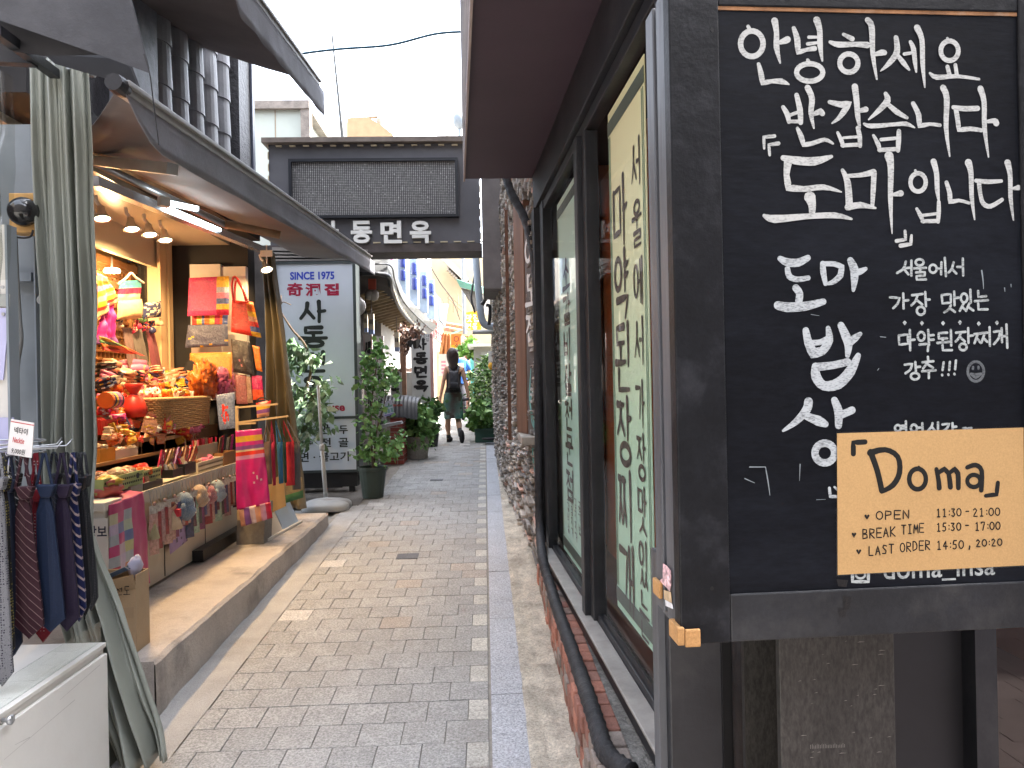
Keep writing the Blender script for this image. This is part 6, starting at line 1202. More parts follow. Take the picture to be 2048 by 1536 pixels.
t = thing('doll_charm', 'packaged doll charm in a pale dress with red ribbon', 'doll charm'); p = W(344, 1030, X=XH + .04); hook(t, p.y, 1.0); b = MB(); b.lathe(p, [(.062, -.085), (.05, -.04), (.028, .01), (.018, .03)], 16, 'z', (.50, .40, .30)); b.build('dress', M_fab, t, smooth=True)
b = MB(); b.blob(p + Vector((0, 0, .055)), .026, .028, .028, .05, 2, 1, 14, 10, (.50, .32, .22)); b.build('head', M_fab, t, smooth=True); b = MB(); b.blob(p + Vector((-.006, -.004, .064)), .030, .032, .028, .2, 4, 2, 14, 10, (.10, .03, .03)); b.build('hair', M_fab, t, smooth=True); b = MB(); b.box(p.x + .02, p.x + .05, p.y - .012, p.y + .02, p.z - .01, p.z + .035, (.45, .03, .05)); b.build('ribbon', M_fab, t)
t = thing('lilac_pouch', 'lilac printed pouch hanging lowest under the doll charm', 'pouch'); p = W(357, 1072, X=XH + .02); hook(t, p.y, 1.0); b = MB(); puff(b, [(p.x, p.y - .15, p.z + .06), (p.x, p.y + .12, p.z + .09), (p.x, p.y + .14, p.z - .06), (p.x, p.y - .13, p.z - .09)], .012, 12, 10, lambda u, v: (.12, .08, .14) if noise.noise(Vector((u * 9, v * 8, 7))) > .38 else (.34, .25, .46), 1, .1, .3); b.build('pouch', M_fab, t)
y = 4.36; i = 0; cols2 = [(.25, .03, .04, 'dark red'), (.45, .28, .26, 'dusty pink'), (.03, .04, .12, 'navy'), (.12, .04, .06, 'maroon'), (.30, .42, .34, 'mint'), (.05, .05, .06, 'black'), (.20, .05, .14, 'plum'), (.08, .09, .20, 'indigo'), (.35, .22, .24, 'rose grey')]
while y < 5.84:
    c = cols2[i % len(cols2)] if y > 4.60 else cols2[[1, 0, 8, 0, 1][i % 5]]; t = thing('charm', f'{c[3]} ribbon charm packet on the hook rail', 'charm', 'charm packets on the hook rail'); hook(t, y)
    L_ = rs.uniform(.19, .30); z1 = .925; b = MB(); puff(b, [(XH + .03, y - .026, z1), (XH + .055, y + .026, z1), (XH + .06, y + .032, z1 - L_), (XH + .03, y - .032, z1 - L_)], .014, 5, 6, lambda u, v: (.45, .42, .40) if v < .25 else c[:3], i, .2, .5); b.build('packet', M_pack, t)
    if i % 3 == 0:
        b = MB(); b.blob((XH + .05, y, z1 + .01), .010, .012, .012, .3, 4, i, 10, 6, (.3, .2, .2)); b.build('trinket', M_pack, t, smooth=True)
    y += .047; i += 1

# ---- near end: white pedestal with sign, patchwork cloth, cardboard box
pd = thing('white_pedestal', 'white box pedestal with a printed sign on its front, behind the curtain', 'pedestal'); b = MB(); xr_ = -1.978; b.box(-2.42, xr_, 3.82, 3.98, .39, .985); b.build('body', M_white, pd, bevel=.003)
b = MB(); b.box(-2.43, xr_ + .008, 3.805, 3.99, .9855, 1.03); b.build('lid', M_white, pd, bevel=.003)
b = MB(); p0, p1 = W(160, 1038, Y=3.805), W(217, 1168, Y=3.805); b.box(p0.x - .2, p1.x, 3.806, 3.812, p1.z, p0.z); b.build('sign_sheet', mat('sign_paper', (.60, .59, .58), .5, .03), pd)
ps = Plane((p0.x, 3.806, p0.z), (1, 0, 0), (0, 0, -1), .0012); s_ = 3.806 / 1450; b = MB()
printed(b, ps, '조각 상보', -34 * s_, 14 * s_, 51 * s_, 38 * s_, .02); printed(b, ps, '15,000', -30 * s_, 46 * s_, 34 * s_, 66 * s_, .015); printed(b, ps, '모시 상보', -40 * s_, 78 * s_, 36 * s_, 100 * s_, .02); printed(b, ps, '20,000', -44 * s_, 108 * s_, 26 * s_, 126 * s_, .015); b.build('lettering', mat('navy_ink', (.02, .025, .06), .6), pd)
pk = thing('patchwork_cloth', 'pink patchwork wrapping cloth hanging over the near end of the counter', 'cloth')
pal = [(.42, .05, .17), (.40, .34, .50), (.12, .16, .33), (.45, .18, .06), (.42, .42, .20), (.32, .36, .42), (.30, .02, .06), (.42, .40, .28), (.42, .33, .42), (.40, .46, .36)]
rq = random.Random(9); gridc = {}
def pcol(u, v):
    if u > .60 or v < .12: return (.40, .035, .14)
    k = (int(u * 5), int(v * 9)); gridc.setdefault(k, rq.choice(pal)); return gridc[k]
b = MB(); Xp = -1.965; cloth(b, [W(219, 1010, X=Xp), W(286, 984, X=Xp), W(301, 1166, X=Xp + .03), W(222, 1205, X=Xp + .03)], 30, 36, .010, 2.2, pcol, 5); b.build('front_fall', M_silk, pk, smooth=True, solid=.002)
b = MB(); P = [W(219, 1010, X=Xp), W(286, 984, X=Xp)]; b.grid(lambda u, v: P[0].lerp(P[1], u) + Vector((-.25 * v, 0, .012 * math.sin(3 * v) + .01 * noise.noise(Vector((u * 5, v * 5, 1))))), 14, 10, (.40, .035, .14)); b.build('top_fold', M_silk, pk, smooth=True)
b = MB(); p = W(208, 978, X=-2.1); b.blob(p, .09, .10, .045, .6, 3, 5, 20, 10, (.50, .12, .10)); b.blob(p + Vector((.01, .02, .03)), .07, .07, .035, .7, 4, 8, 18, 10, (.55, .40, .06)); o = b.build('crumpled_cloth', M_silk, smooth=True); tag(o, 'crumpled yellow and red cloth lying on the white pedestal end', 'cloth')
cx_ = thing('cardboard_box', 'open cardboard box with folded goods standing at the near end of the step', 'cardboard box'); M_cd = mat('cardboard', (.40, .285, .175), .8, .08, 4, .08, 60, speck=.06, sscale=150)
x0, x1, y0, y1 = -1.85, -1.625, 3.40, 3.53; z0 = pz(3.4); z1 = z0 + .355; w = .005
b = MB(); b.box(x0, x1, y0, y0 + w, z0, z1 - .03); b.box(x0, x1, y1 - w, y1, z0, z1); b.box(x1 - w, x1, y0 + w, y1 - w, z0, z1); b.box(x0, x0 + w, y0 + w, y1 - w, z0, z1); b.build('box', M_cd, cx_)
b = MB(); b.prism([(x0 + .04, y0 - .002, z1 - .10), (x1, y0 - .002, z1 - .06), (x1 + .002, y0 - .03, z1 + .01), (x0 + .04, y0 - .045, z1 - .03)], (0, .005, 0)); b.build('flap', M_cd, cx_)
b = MB(); b.box(x0 + .01, x1 - .01, y0 - .0025, y0 - .0005, z0 + .16, z0 + .21); b.build('tape', mat('brown_tape', (.36, .25, .15), .35, .05), cx_)
pcx = Plane((x0, y0, z1), (1, 0, 0), (0, 0, -1), .003); b = MB(); brush(b, pcx, '습선도', .11, .045, .028, .04, .034, .004, False, k0=.012); b.build('pen_lettering', M_dark, cx_)
b = MB(); b.obox((-1.74, 3.46, z1 + .0), (.07, 0, .03), (0, .05, 0), (-.01, 0, .006)); o = b.build('notebook', mat('dark_blue_cover', (.03, .06, .11), .5)); tag(o, 'dark blue notebook lying in the open cardboard box', 'notebook')
b = MB(); b.blob((-1.665, 3.48, z1 + .02), .025, .05, .05, .4, 3, 4, 14, 8, (.5, .5, .72)); o = b.build('paper_wad', mat('lilac_paper', (.52, .52, .70), .7), smooth=True); tag(o, 'crumpled pale lilac paper sticking out of the cardboard box', 'paper')

# ================================================================== LAMPS
def spot(px, py, X, label, tilt=(-.20, -.16), pw=6.5, grp='aluminium spotlights over the stall'):
    p = W(px, py, X=X); t = thing('spotlight', label, 'spotlight', grp); t.location = p
    b = MB(); b.lathe((0, 0, 0), [(.010, .085), (.022, .08), (.026, .045), (.040, .02), (.056, 0), (.052, -.004), (.03, .01)], 18, 'z'); b.build('shade', M_alu, t, smooth=True)
    b = MB(); b.lathe((0, 0, .004), [(.001, 0), (.046, 0), (.046, -.002), (.001, -.002)], 16, 'z'); b.build('bulb', lamp_mat('warm_bulb', (1, .78, .42), 2.4), t)
    b = MB(); b.tube([(0, 0, .08), (-.02, 0, .12), (-.02, 0, .16)], .012, 8); b.build('bracket', mat('white_plastic', (.6, .58, .55), .4), t)
    l = bpy.data.lights.new('bulb_light', 'SPOT'); l.energy = pw; l.color = (1, .65, .30); l.spot_size = 2.6; l.spot_blend = .5; l.shadow_soft_size = .045; lo = bpy.data.objects.new('bulb_light', l); COL.objects.link(lo); lo.parent = t; lo.location = (0, 0, -.02); lo.rotation_euler = (-tilt[1], .35 - tilt[0], 0)
    t.rotation_euler = (tilt[1], tilt[0], 0); return t
for px, py, lab in ((205, 438, 'aluminium spotlight nearest the curtain, over the left end of the heap'), (264, 459, 'second aluminium spotlight from the curtain'), (300, 470, 'third aluminium spotlight from the curtain'), (331, 481, 'aluminium spotlight nearest the tan post')): spot(px, py, -2.33, lab)
spot(534, 540, -1.82, 'twin spotlight hanging at the far end of the awning', (-.35, -.3), 3.5, None)
b = MB(); b.tube([W(534, 530, X=-1.82), W(533, 490, X=-1.80)], .006, 6); p = W(533, 508, X=-1.80); b.box(p.x - .05, p.x + .05, p.y - .01, p.y + .01, p.z - .02, p.z + .03); o = b.build('lamp_drop', M_white); tag(o, 'white junction box from which the far twin spotlight hangs', 'junction box')
ft = thing('tube_light', 'lit white fluorescent tube in a metal channel under the lower awning', 'tube light'); a, c = W(185, 362, X=-1.9), W(525, 500, X=-1.9); b = MB(); b.bar(a, c, .06, .05); b.build('channel', mat('channel_alu', (.5, .52, .55), .25, .05, metal=.7), ft)
p, q = a.lerp(c, .28), a.lerp(c, .58); dn = Vector((.045, 0, .0)); b = MB(); b.tube([p + dn, q + dn], .013, 10); b.build('tube', lamp_mat('cool_tube', (.80, .95, 1), 1.8), ft, smooth=True)
hz = thing('floodlight', 'small white floodlight clamped to the awning arm', 'floodlight'); p, q = W(318, 402, X=-1.75), W(395, 418, X=-1.6); b = MB(); b.bar(p, p.lerp(q, .25), .05, .05); b.build('clamp', mat('white_plastic'), hz); b = MB(); b.bar(p.lerp(q, .26), q, .03, .022); b.build('lamp', lamp_mat('cool_tube', (.80, .95, 1), 1.8), hz)

cl = thing('ceiling_lamp', 'round warm lamp glowing behind the stall window above the hanger', 'lamp'); p = W(224, 545, X=-2.86); cl.location = p; b = MB(); b.lathe((0, 0, 0), [(.001, 0), (.055, 0), (.06, .012), (.05, .03), (.001, .03)], 18); b.build('disc', lamp_mat('warm_bulb', (1, .78, .42), 2.4), cl); b = MB(); b.tube([(0, 0, .03), (0, 0, .12)], .008, 6); b.build('stem', M_alu, cl)
l = bpy.data.lights.new('bulb_light', 'POINT'); l.energy = 3.0; l.color = (1, .60, .26); l.shadow_soft_size = .05; lo = bpy.data.objects.new('bulb_light', l); COL.objects.link(lo); lo.parent = cl; lo.location = (0, 0, -.03)

for x0, x1, y0, y1, lab in ((287, 326, 962, 980, 'long low black tray in front of the yellow green basket'), (346, 366, 934, 950, 'small black box before the flowered pouches'), (370, 392, 922, 944, 'black tray of white wrapped packets left of the cream basket')):
    t, g = px_box('black_tray', lab, 'tray', x0, x1, y0, y1, -2.042, .08, M_blkbox); fill(t, -2.042, .08, g, 7, ['white', 'cream', 'crimson', 'brown'], .03, kind='card')
# ================================================================== LIT SIGN BOX "SINCE 1975"
YG = 8.5
sg = thing('upright_sign', 'tall white sign box lettered SINCE 1975 and 사동면옥 behind the bare pole', 'sign box')
q = {k: W(*v, Y=YG) for k, v in dict(tl=(556, 524), tr=(701, 530), bl=(600, 940), br=(712, 937)).items()}
gx0, gx1, gz1, gz0 = W(552, 530, Y=YG).x, W(705, 530, Y=YG).x, W(640, 528, Y=YG).z, W(660, 940, Y=YG).z; gm = W(640, 836, Y=YG).z
M_sgf = mat('green_black_frame', (.05, .06, .06), .5, .15, 6); M_sgw = mat('sign_acrylic', (.60, .64, .70), .35, .04, 2)
b = MB(); b.box(gx0 - .03, gx1 + .035, YG + .012, YG + .26, gz0 - .03, gz1 + .03); b.build('case', M_sgf, sg)
b = MB(); b.box(gx0 - .03, gx0, YG - .012, YG + .0119, gz0 - .03, gz1 + .03); b.box(gx1, gx1 + .035, YG - .012, YG + .0119, gz0 - .03, gz1 + .03); b.box(gx0, gx1, YG - .012, YG + .0119, gz1, gz1 + .03); b.box(gx0, gx1, YG - .012, YG + .0119, gz0 - .03, gz0); b.box(gx0, gx1, YG - .012, YG + .0119, gm - .015, gm + .015); b.build('frame', M_sgf, sg)
b = MB(); b.box(gx0, gx1, YG, YG + .0118, gm + .016, gz1); b.build('panel', M_sgw, sg); b = MB(); b.box(gx0, gx1, YG, YG + .0118, gz0, gm - .016); b.build('panel', M_sgw, sg)
psg = Plane((0, YG, 0), (1, 0, 0), (0, 0, -1), .002)
def sgp(x, y): a = W(x, y, Y=YG); return a.x, -a.z
def st(mb, t, x0, y0, x1, y1, bold): a, c = sgp(x0, y0), sgp(x1, y1); printed(mb, psg, t, a[0], a[1], c[0], c[1], bold)
b = MB(); st(b, 'SINCE 1975', 580, 544, 669, 559, .035); b.build('blue_lettering', mat('blue_ink', (.03, .06, .45), .5), sg)
b = MB(); st(b, '奇', 574, 566, 606, 592, .03); st(b, '洞', 610, 567, 641, 592, .03); st(b, '집', 648, 567, 678, 591, .05); st(b, 'House', 628, 807, 690, 822, .03); b.build('red_lettering', mat('sign_red', (.36, .015, .05), .5), sg)
b = MB()
for ch, y0, y1 in (('사', 604, 643), ('동', 655, 693), ('면', 705, 743), ('옥', 755, 795)):
    a, c = sgp(600, y0), sgp(653, y1); brush(b, psg, ch, a[0], a[1], c[0] - a[0], c[1] - a[1], 0, .044, True, .1)
st(b, '만', 640, 849, 660, 868, .02); st(b, '두', 678, 851, 696, 868, .02); st(b, '두', 608, 878, 626, 894, .02); st(b, '전', 640, 876, 662, 894, .02); st(b, '골', 677, 876, 697, 894, .02); st(b, '면 · 불고기', 600, 905, 698, 922, .02)
b.build('black_lettering', mat('sign_black', (.02, .025, .022), .5), sg)
b = MB(); b.box(gx0 + .05, gx1, YG + .03, YG + .2, gz0 - .2, gz0 - .031); b.box(gx0 + .1, gx0 + .16, YG + .05, YG + .11, .3, gz0 - .031); b.box(gx1 - .1, gx1 - .04, YG + .05, YG + .11, .3, gz0 - .031); b.build('stand', M_dark, sg)
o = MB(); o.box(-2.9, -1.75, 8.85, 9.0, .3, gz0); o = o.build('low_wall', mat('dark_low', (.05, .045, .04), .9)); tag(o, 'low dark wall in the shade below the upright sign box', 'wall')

# parasol base with a bare pole, ficus, pot
pb_ = thing('parasol_stand', 'grey plastic parasol base with a bare white pole', 'parasol stand'); c = W(656, 1000, Y=7.65); zb = .335
b = MB(); rr = random.Random(1)
def base_out(k, z): return [Vector((c.x + k * .24 * math.copysign(abs(math.cos(t)) ** .55, math.cos(t)) - .01, c.y + k * .22 * math.copysign(abs(math.sin(t)) ** .55, math.sin(t)), z)) for t in [i * 2 * math.pi / 40 for i in range(40)]]
rings_ = [(1, 0), (1.02, .02), (1.0, .05), (.90, .075), (.62, .095), (.25, .11)]
vs_b = [p for k_, z_ in rings_ for p in base_out(k_, zb + z_)]; b.add(vs_b, [(i * 40 + j, i * 40 + (j + 1) % 40, (i + 1) * 40 + (j + 1) % 40, (i + 1) * 40 + j) for i in range(5) for j in range(40)] + [tuple(200 + j for j in range(40))])
b.tube([(c.x - .25, c.y - .02, zb + .045), (c.x, c.y - .06, zb + .085), (c.x + .24, c.y - .02, zb + .05)], [.03, .045, .03], 10)
b.build('base', mat('grey_plastic_base', (.36, .36, .35), .5, .12, 6, .1, 40), pb_, smooth=True)
p0, p1, p2 = Vector((c.x - .02, c.y, zb + .09)), W(644, 895, Y=7.65), W(636, 770, Y=7.65); b = MB(); b.tube([p0, p1], .022, 10); b.tube([p1, p2], .016, 10); b.lathe(p1, [(.022, -.03), (.028, -.02), (.028, .02), (.018, .04)], 12); b.build('pole', mat('pole_white', (.42, .42, .41), .45, .1), pb_, smooth=True)
M_leaf = mat('leaf', src='att', rough=.5, var=.15, scale=30, spec=.4, subs=0)
M_bark = mat('bark', (.13, .09, .06), .9, .3, 20, .6, 60)
GRN = [(.12, .25, .065), (.17, .33, .10), (.08, .18, .05), (.24, .40, .13)]; VAR = [(.17, .28, .13), (.25, .37, .21), (.40, .48, .34), (.11, .19, .09)]
fi = thing('ficus_plant', 'artificial variegated ficus with drooping grey green leaves in front of the sign box', 'plant'); b = MB(); rf = random.Random(6); spots = []
for (x, y, r) in ((606, 706, .09), (588, 728, .11), (628, 716, .08), (592, 780, .10), (585, 690, .06), (650, 770, .16), (628, 790, .16), (610, 800, .12), (625, 820, .15), (600, 840, .12), (640, 840, .12), (612, 865, .10), (596, 885, .09), (570, 715, .07), (640, 822, .11)):
    for _ in range(3): spots.append((W(x, y, Y=8.1 + rf.uniform(-.18, .12)), r))
leaves(b, spots, .12, VAR, 14, .5, 3, .45); b.build('leaves', M_leaf, fi)
b = MB(); tr_ = smooth_path([W(596, 900, Y=8.15), W(600, 820, Y=8.15), W(622, 740, Y=8.15), W(610, 690, Y=8.15), W(585, 660, Y=8.15), W(560, 620, Y=8.15), W(556, 600, Y=8.15)], 5); b.tube(tr_, [.022 - .0005 * i for i in range(len(tr_))], 7)
b.tube(smooth_path([W(560, 615, Y=8.15), W(566, 604, Y=8.15), W(582, 610, Y=8.15)], 4), .006, 6); b.tube([W(563, 606, Y=8.15), W(562, 590, Y=8.15)], .005, 6); b.tube(smooth_path([W(612, 780, Y=8.15), W(640, 800, Y=8.1), W(660, 780, Y=8.1)], 4), .008, 6); b.tube([W(596, 900, Y=8.15), W(600, 1000, Y=8.2)], .022, 7); b.build('stem', M_bark, fi, smooth=True)
def pot(parent, c, r0, r1, h, m, name='pot', n=20, fill=True):
    b = MB(); b.lathe(c, [(r0, 0), (r1, h * .88), (r1 * 1.08, h * .89), (r1 * 1.08, h), (r1 * .98, h), (r1 * .95, h * .9)], n, cap=False); b.lathe(c, [(.001, .001), (r0, .0)], n, cap=False); b.lathe(c, [(r1 * .95, h * .9), (.001, h * .92)], n, cap=False); return b.build(name, m, parent, smooth=False)
def shrub(name, label, cat, spots, Y, size, cols, n, dY=.15, seed=1, droop=.2, stems=None, group=None, ratio=.7):
    t = thing(name, label, cat, group); r = random.Random(seed); S = []
    for x, y, rad in spots:
        for _ in range(3): S.append((W(x + r.uniform(-3, 3), y + r.uniform(-3, 3), Y=Y + r.uniform(-dY, dY)), rad))
    b = MB(); leaves(b, S, size, cols, n, droop, seed, ratio); b.build('leaves', M_leaf, t)
    if stems:
        b = MB()
        for s_ in stems: P = smooth_path([W(x, y, Y=Y) for x, y in s_], 4); b.tube(P, [.012 * (1 - .5 * i / len(P)) for i in range(len(P))], 6)
        b.build('stem', M_bark, t)
    return t
c = W(746, 985, Y=8.2); c.z = gz(8.2) + .005
t = shrub('potted_shrub', 'tall leafy shrub in a dark green tub right of the sign box', 'potted plant', [(740, 735, .10), (760, 712, .09), (775, 735, .09), (735, 720, .07), (785, 750, .08), (750, 760, .14), (770, 770, .12), (735, 790, .12), (755, 800, .14), (728, 765, .08), (745, 830, .12), (732, 850, .10), (752, 865, .12), (735, 885, .12), (760, 890, .12), (742, 905, .10), (775, 880, .10), (785, 900, .07), (725, 900, .08), (770, 910, .08), (755, 690, .05)], 8.2, .075, GRN, 11, .14, 4, .15, [[(746, 940), (742, 860), (745, 790), (755, 720)], [(748, 940), (752, 870), (770, 800), (772, 740)]])
pot(t, c, .115, .155, .345, mat('green_tub', (.035, .05, .04), .5, .15, 6), 'tub')

# ================================================================== LEFT: OLD EATERY WITH THE TIN EAVE
ea = thing('old_eatery', 'dim old eatery front under a curved tin eave on the left of the alley', 'eatery')
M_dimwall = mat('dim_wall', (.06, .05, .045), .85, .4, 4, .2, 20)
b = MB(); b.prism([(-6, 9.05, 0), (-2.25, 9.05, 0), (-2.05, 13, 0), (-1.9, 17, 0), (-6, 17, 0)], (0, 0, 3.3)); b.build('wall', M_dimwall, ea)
EV = [((716, 545), (716, 520), 9.3), ((772, 548), (776, 512), 9.7), ((782, 578), (790, 545), 10.6), ((797, 614), (806, 585), 12.0), ((818, 640), (832, 615), 13.6), ((845, 664), (862, 643), 15.6), ((856, 672), (874, 652), 16.4)]
lo = [W(*a, Y=Y) for a, _, Y in EV]; hi = [W(*c_, Y=Y) for _, c_, Y in EV]
b = MB(); n = len(EV); back = [Vector((-2.9, p.y + .2, p.z + .55)) for p in hi]
b.add(lo + hi + back, [(i, i + 1, n + i + 1, n + i) for i in range(n - 1)] + [(n + i, n + i + 1, 2 * n + i + 1, 2 * n + i) for i in range(n - 1)]); b.build('tin_eave', mat('eave_tin', (.15, .155, .16), .45, .2, 5, .1, 30, metal=.2, stain=.3, stcol=(.28, .25, .2)), ea, solid=.02)
b = MB(); lo2 = [p + Vector((.02, -.02, -.02)) for p in lo]; b.tube(smooth_path(lo2, 6), .028, 8); b.tube(smooth_path([p.lerp(q, .5) + Vector((.03, -.02, 0)) for p, q in zip(lo, hi)], 6), .012, 6); b.build('gutter', M_steel, ea, smooth=True)
b = MB()
for i in range(30):
    k = i / 30 * (n - 2) + 1; j = int(k); f = k - j
    if j < 2: continue
    p = lo[j].lerp(lo[min(j + 1, n - 1)], f); b.bar(p + Vector((.03, 0, .02)), p + Vector((-.5, .1, -.10)), .05, .04)
b.build('rafter', mat('eave_board', (.42, .31, .17), .7, .25, 9), ea)
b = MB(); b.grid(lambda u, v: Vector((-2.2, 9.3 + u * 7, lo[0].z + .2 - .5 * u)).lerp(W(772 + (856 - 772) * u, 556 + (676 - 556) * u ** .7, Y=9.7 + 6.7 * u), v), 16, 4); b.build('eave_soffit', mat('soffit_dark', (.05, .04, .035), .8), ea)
# framed door posts and panes of the eatery front
b = MB()
for x, Y in ((806, 13.0), (828, 14.2), (852, 16.2)): p = W(x, 700, Y=Y); b.box(p.x - .05, p.x + .05, Y - .05, Y + .05, gz(Y), 2.7)
for Y0, x0, x1, y_ in ((12.6, 780, 806, 742), (13.4, 808, 832, 740)): p, q = W(x0, y_, Y=Y0), W(x1, y_, Y=Y0 + .6); b.bar(p, q, .06, .07)
b.build('door_frame', mat('worn_timber', (.20, .11, .07), .8, .3, 10), ea)
for x0, x1, Y0 in ((784, 804, 12.4), (809, 826, 13.6)):
    p, q = W(x0, 745, Y=Y0), W(x1, 800, Y=Y0); b = MB(); b.box(p.x, q.x, Y0, Y0 + .03, q.z, p.z); b.build('frosted_pane', mat('frosted', (.30, .31, .30), .3, .1), ea)
def vsign(name, label, x0, x1, y0, y1, Y, txt, tw, red=True, m=None, sw=.02, kind='sign', yt=None, step=None):
    t = thing(name, label, kind); p, q = W(x0, y0, Y=Y), W(x1, y1, Y=Y); b = MB(); b.box(p.x, q.x, Y, Y + .05, q.z, p.z); b.build('board', m or mat('dull_white_board', (.42, .40, .40), .6, .08), t)
    if red:
        b = MB(); w_2 = .02
        for a, c in ((p.x, p.x + w_2), (q.x - w_2, q.x)): b.box(a + .012, c - .004, Y - .004, Y - .0005, q.z + .02, p.z - .02)
        b.build('border', mat('brick_red_line', (.30, .08, .08), .7), t)
    pl_ = Plane((p.x, Y, p.z), (1, 0, 0), (0, 0, -1), .004); b = MB(); W_ = q.x - p.x; H_ = p.z - q.z; n_ = len(txt); h = H_ * .8 / n_; brush(b, pl_, txt, W_ * (.5 - tw / 2), H_ * .08 if yt is None else yt, W_ * tw, h * .72, h if step is None else step, sw, True, .2, k0=.0); b.build('lettering', M_dark, t); return t
vsign('menu_board', 'white upright menu board with 생 lettering and red edges, in the shade', 726, 748, 668, 870, 10.4, '생고기', .62, True, None, .022)
vsign('menu_board', 'white upright menu board with 모듬 lettering and red edges, right of the 생 board', 749, 770, 672, 850, 10.5, '모듬전', .55, True, None, .018)
vsign('menu_board', 'lower white upright board with small black lettering behind the shrub', 752, 772, 792, 866, 10.0, '막국수육', .5, True, None, .014)
vsign('pane_sign', 'frosted board lettered 옥 on the eatery door', 781, 800, 742, 798, 12.2, '면옥', .8, False, mat('frost_board', (.34, .35, .35), .5), .03)
t = vsign('pillar_sign', 'rounded white upright sign with big black 사동면옥 lettering', 822, 862, 668, 806, 12.6, '사동면옥', .66, False, mat('white_sign_plastic', (.62, .62, .61), .4, .04), .045)
p, q = W(822, 668, Y=12.6), W(862, 810, Y=12.6); b = MB(); b.lathe(((p.x + q.x) / 2, 12.655, p.z - .02), [((q.x - p.x) / 2, 0), ((q.x - p.x) / 2 * .9, .05), (.01, .09)], 20, 'z'); bpy.data.objects.remove(b.build('x', M_dark))
b = MB(); b.box(q.x + .001, q.x + .05, 12.61, 12.75, q.z, p.z); b.build('pink_side', mat('pink_side', (.55, .30, .28), .5), t)
b = MB(); pl_ = Plane((p.x, 12.6, p.z), (1, 0, 0), (0, 0, -1), .004); brush(b, pl_, '이모네집', .14, .015, .05, .05, .06, .006, False); brush(b, pl_, '맛집', .2, .08, .05, .05, .06, .006, False); b.build('small_lettering', M_dark, t)
# lanterns and lamps in the shade
def lantern(label, x, y, w, h, Y):
    t = thing('paper_lantern', label, 'lantern', 'paper lanterns under the tin eave'); p, q = W(x - w, y - h, Y=Y), W(x + w, y + h, Y=Y); b = MB(); b.box(p.x, q.x, Y - (q.x - p.x) / 2, Y + (q.x - p.x) / 2, q.z + (p.z - q.z) * .22, p.z); b.build('shade', mat('lantern_paper', (.52, .45, .34), .7, .05), t)
    b = MB(); b.box(p.x + .002, q.x - .002, Y - (q.x - p.x) / 2 + .002, Y + (q.x - p.x) / 2 - .002, q.z, q.z + (p.z - q.z) * .219); b.build('base_band', mat('lantern_blue', (.22, .27, .42), .6), t)
    b = MB(); b.tube([((p.x + q.x) / 2, Y, p.z), ((p.x + q.x) / 2, Y, p.z + .25)], .006, 5); b.build('cord', M_dark, t)
    b = MB(); d = (q.x - p.x)
    for k in (-.18, .18): b.box((p.x + q.x) / 2 + k * d - .12 * d, (p.x + q.x) / 2 + k * d + .12 * d, Y - d / 2 - .004, Y - d / 2 - .001, (p.z + q.z) / 2, (p.z + q.z) / 2 + .06)
    b.build('print', M_dark, t)
lantern('tall cream paper lantern with a blue foot, nearest the sign box', 743, 648, 5.5, 20, 9.9); lantern('second cream paper lantern hanging in front of the beam', 732, 646, 4, 18, 10.1); lantern('cream paper lantern with a blue foot right of the shrub top', 794, 684, 5, 19, 11.5)
b = MB(); p = W(713, 612, Y=9.3); b.lathe(p, [(.001, -.125), (.06, -.11), (.105, -.06), (.12, 0), (.105, .06), (.06, .11), (.001, .125)], 24); o = b.build('globe_lamp', mat('globe', (.55, .53, .50), .35), smooth=True); tag(o, 'unlit white globe lamp beside the upright sign box', 'lamp')
for x, y, lab in ((740, 590, 'grey security camera dome hanging under the tin eave'), (748, 592, 'white bullet camera under the tin eave')):
    b = MB(); b.lathe(W(x, y, Y=9.9), [(.001, -.07), (.05, -.05), (.07, 0), (.06, .06), (.02, .09)], 14); o = b.build('camera_dome', mat('dull_grey_plastic', (.28, .26, .24), .5), smooth=True); tag(o, lab, 'camera')
b = MB(); p = W(744, 568, Y=9.8); b.box(p.x - .05, p.x + .05, p.y, p.y + .05, p.z - .07, p.z + .07); o = b.build('warning_box', mat('dull_red', (.40, .07, .04), .6)); tag(o, 'small red box under the tin eave', 'box')
for i, (x, y) in enumerate(((818, 682), (832, 684))):
    t = thing('coach_lantern', ['black coach lantern on the eave, left one', 'black coach lantern on the eave, in front of the pillar sign'][i], 'lantern'); p = W(x, y, Y=12.2); b = MB(); b.lathe(p, [(.03, -.11), (.085, .10), (.02, .16)], 4); b.build('glass', mat('smoked', (.10, .10, .10), .3), t); b = MB()
    for k in range(4): a = k * math.pi / 2; b.tube([p + Vector((.032 * math.cos(a), .032 * math.sin(a), -.11)), p + Vector((.088 * math.cos(a), .088 * math.sin(a), .10))], .008, 5)
    b.lathe(p + Vector((0, 0, .10)), [(.095, 0), (.02, .07)], 4); b.build('cage', M_dark, t)
b = MB(); rf = random.Random(8); S = [(W(rf.uniform(800, 835), rf.uniform(655, 672), Y=12.0 + rf.uniform(-.4, .4)), .10) for _ in range(30)] + [(W(rf.uniform(806, 814), rf.uniform(672, 705), Y=11.8), .06) for _ in range(14)]
leaves(b, S, .08, [(.20, .12, .09), (.14, .08, .06), (.28, .19, .14)], 5, .2, 2, .6); o = b.build('dried_flowers', M_leaf); tag(o, 'garland of dusty pink dried flowers under the tin eave', 'garland')
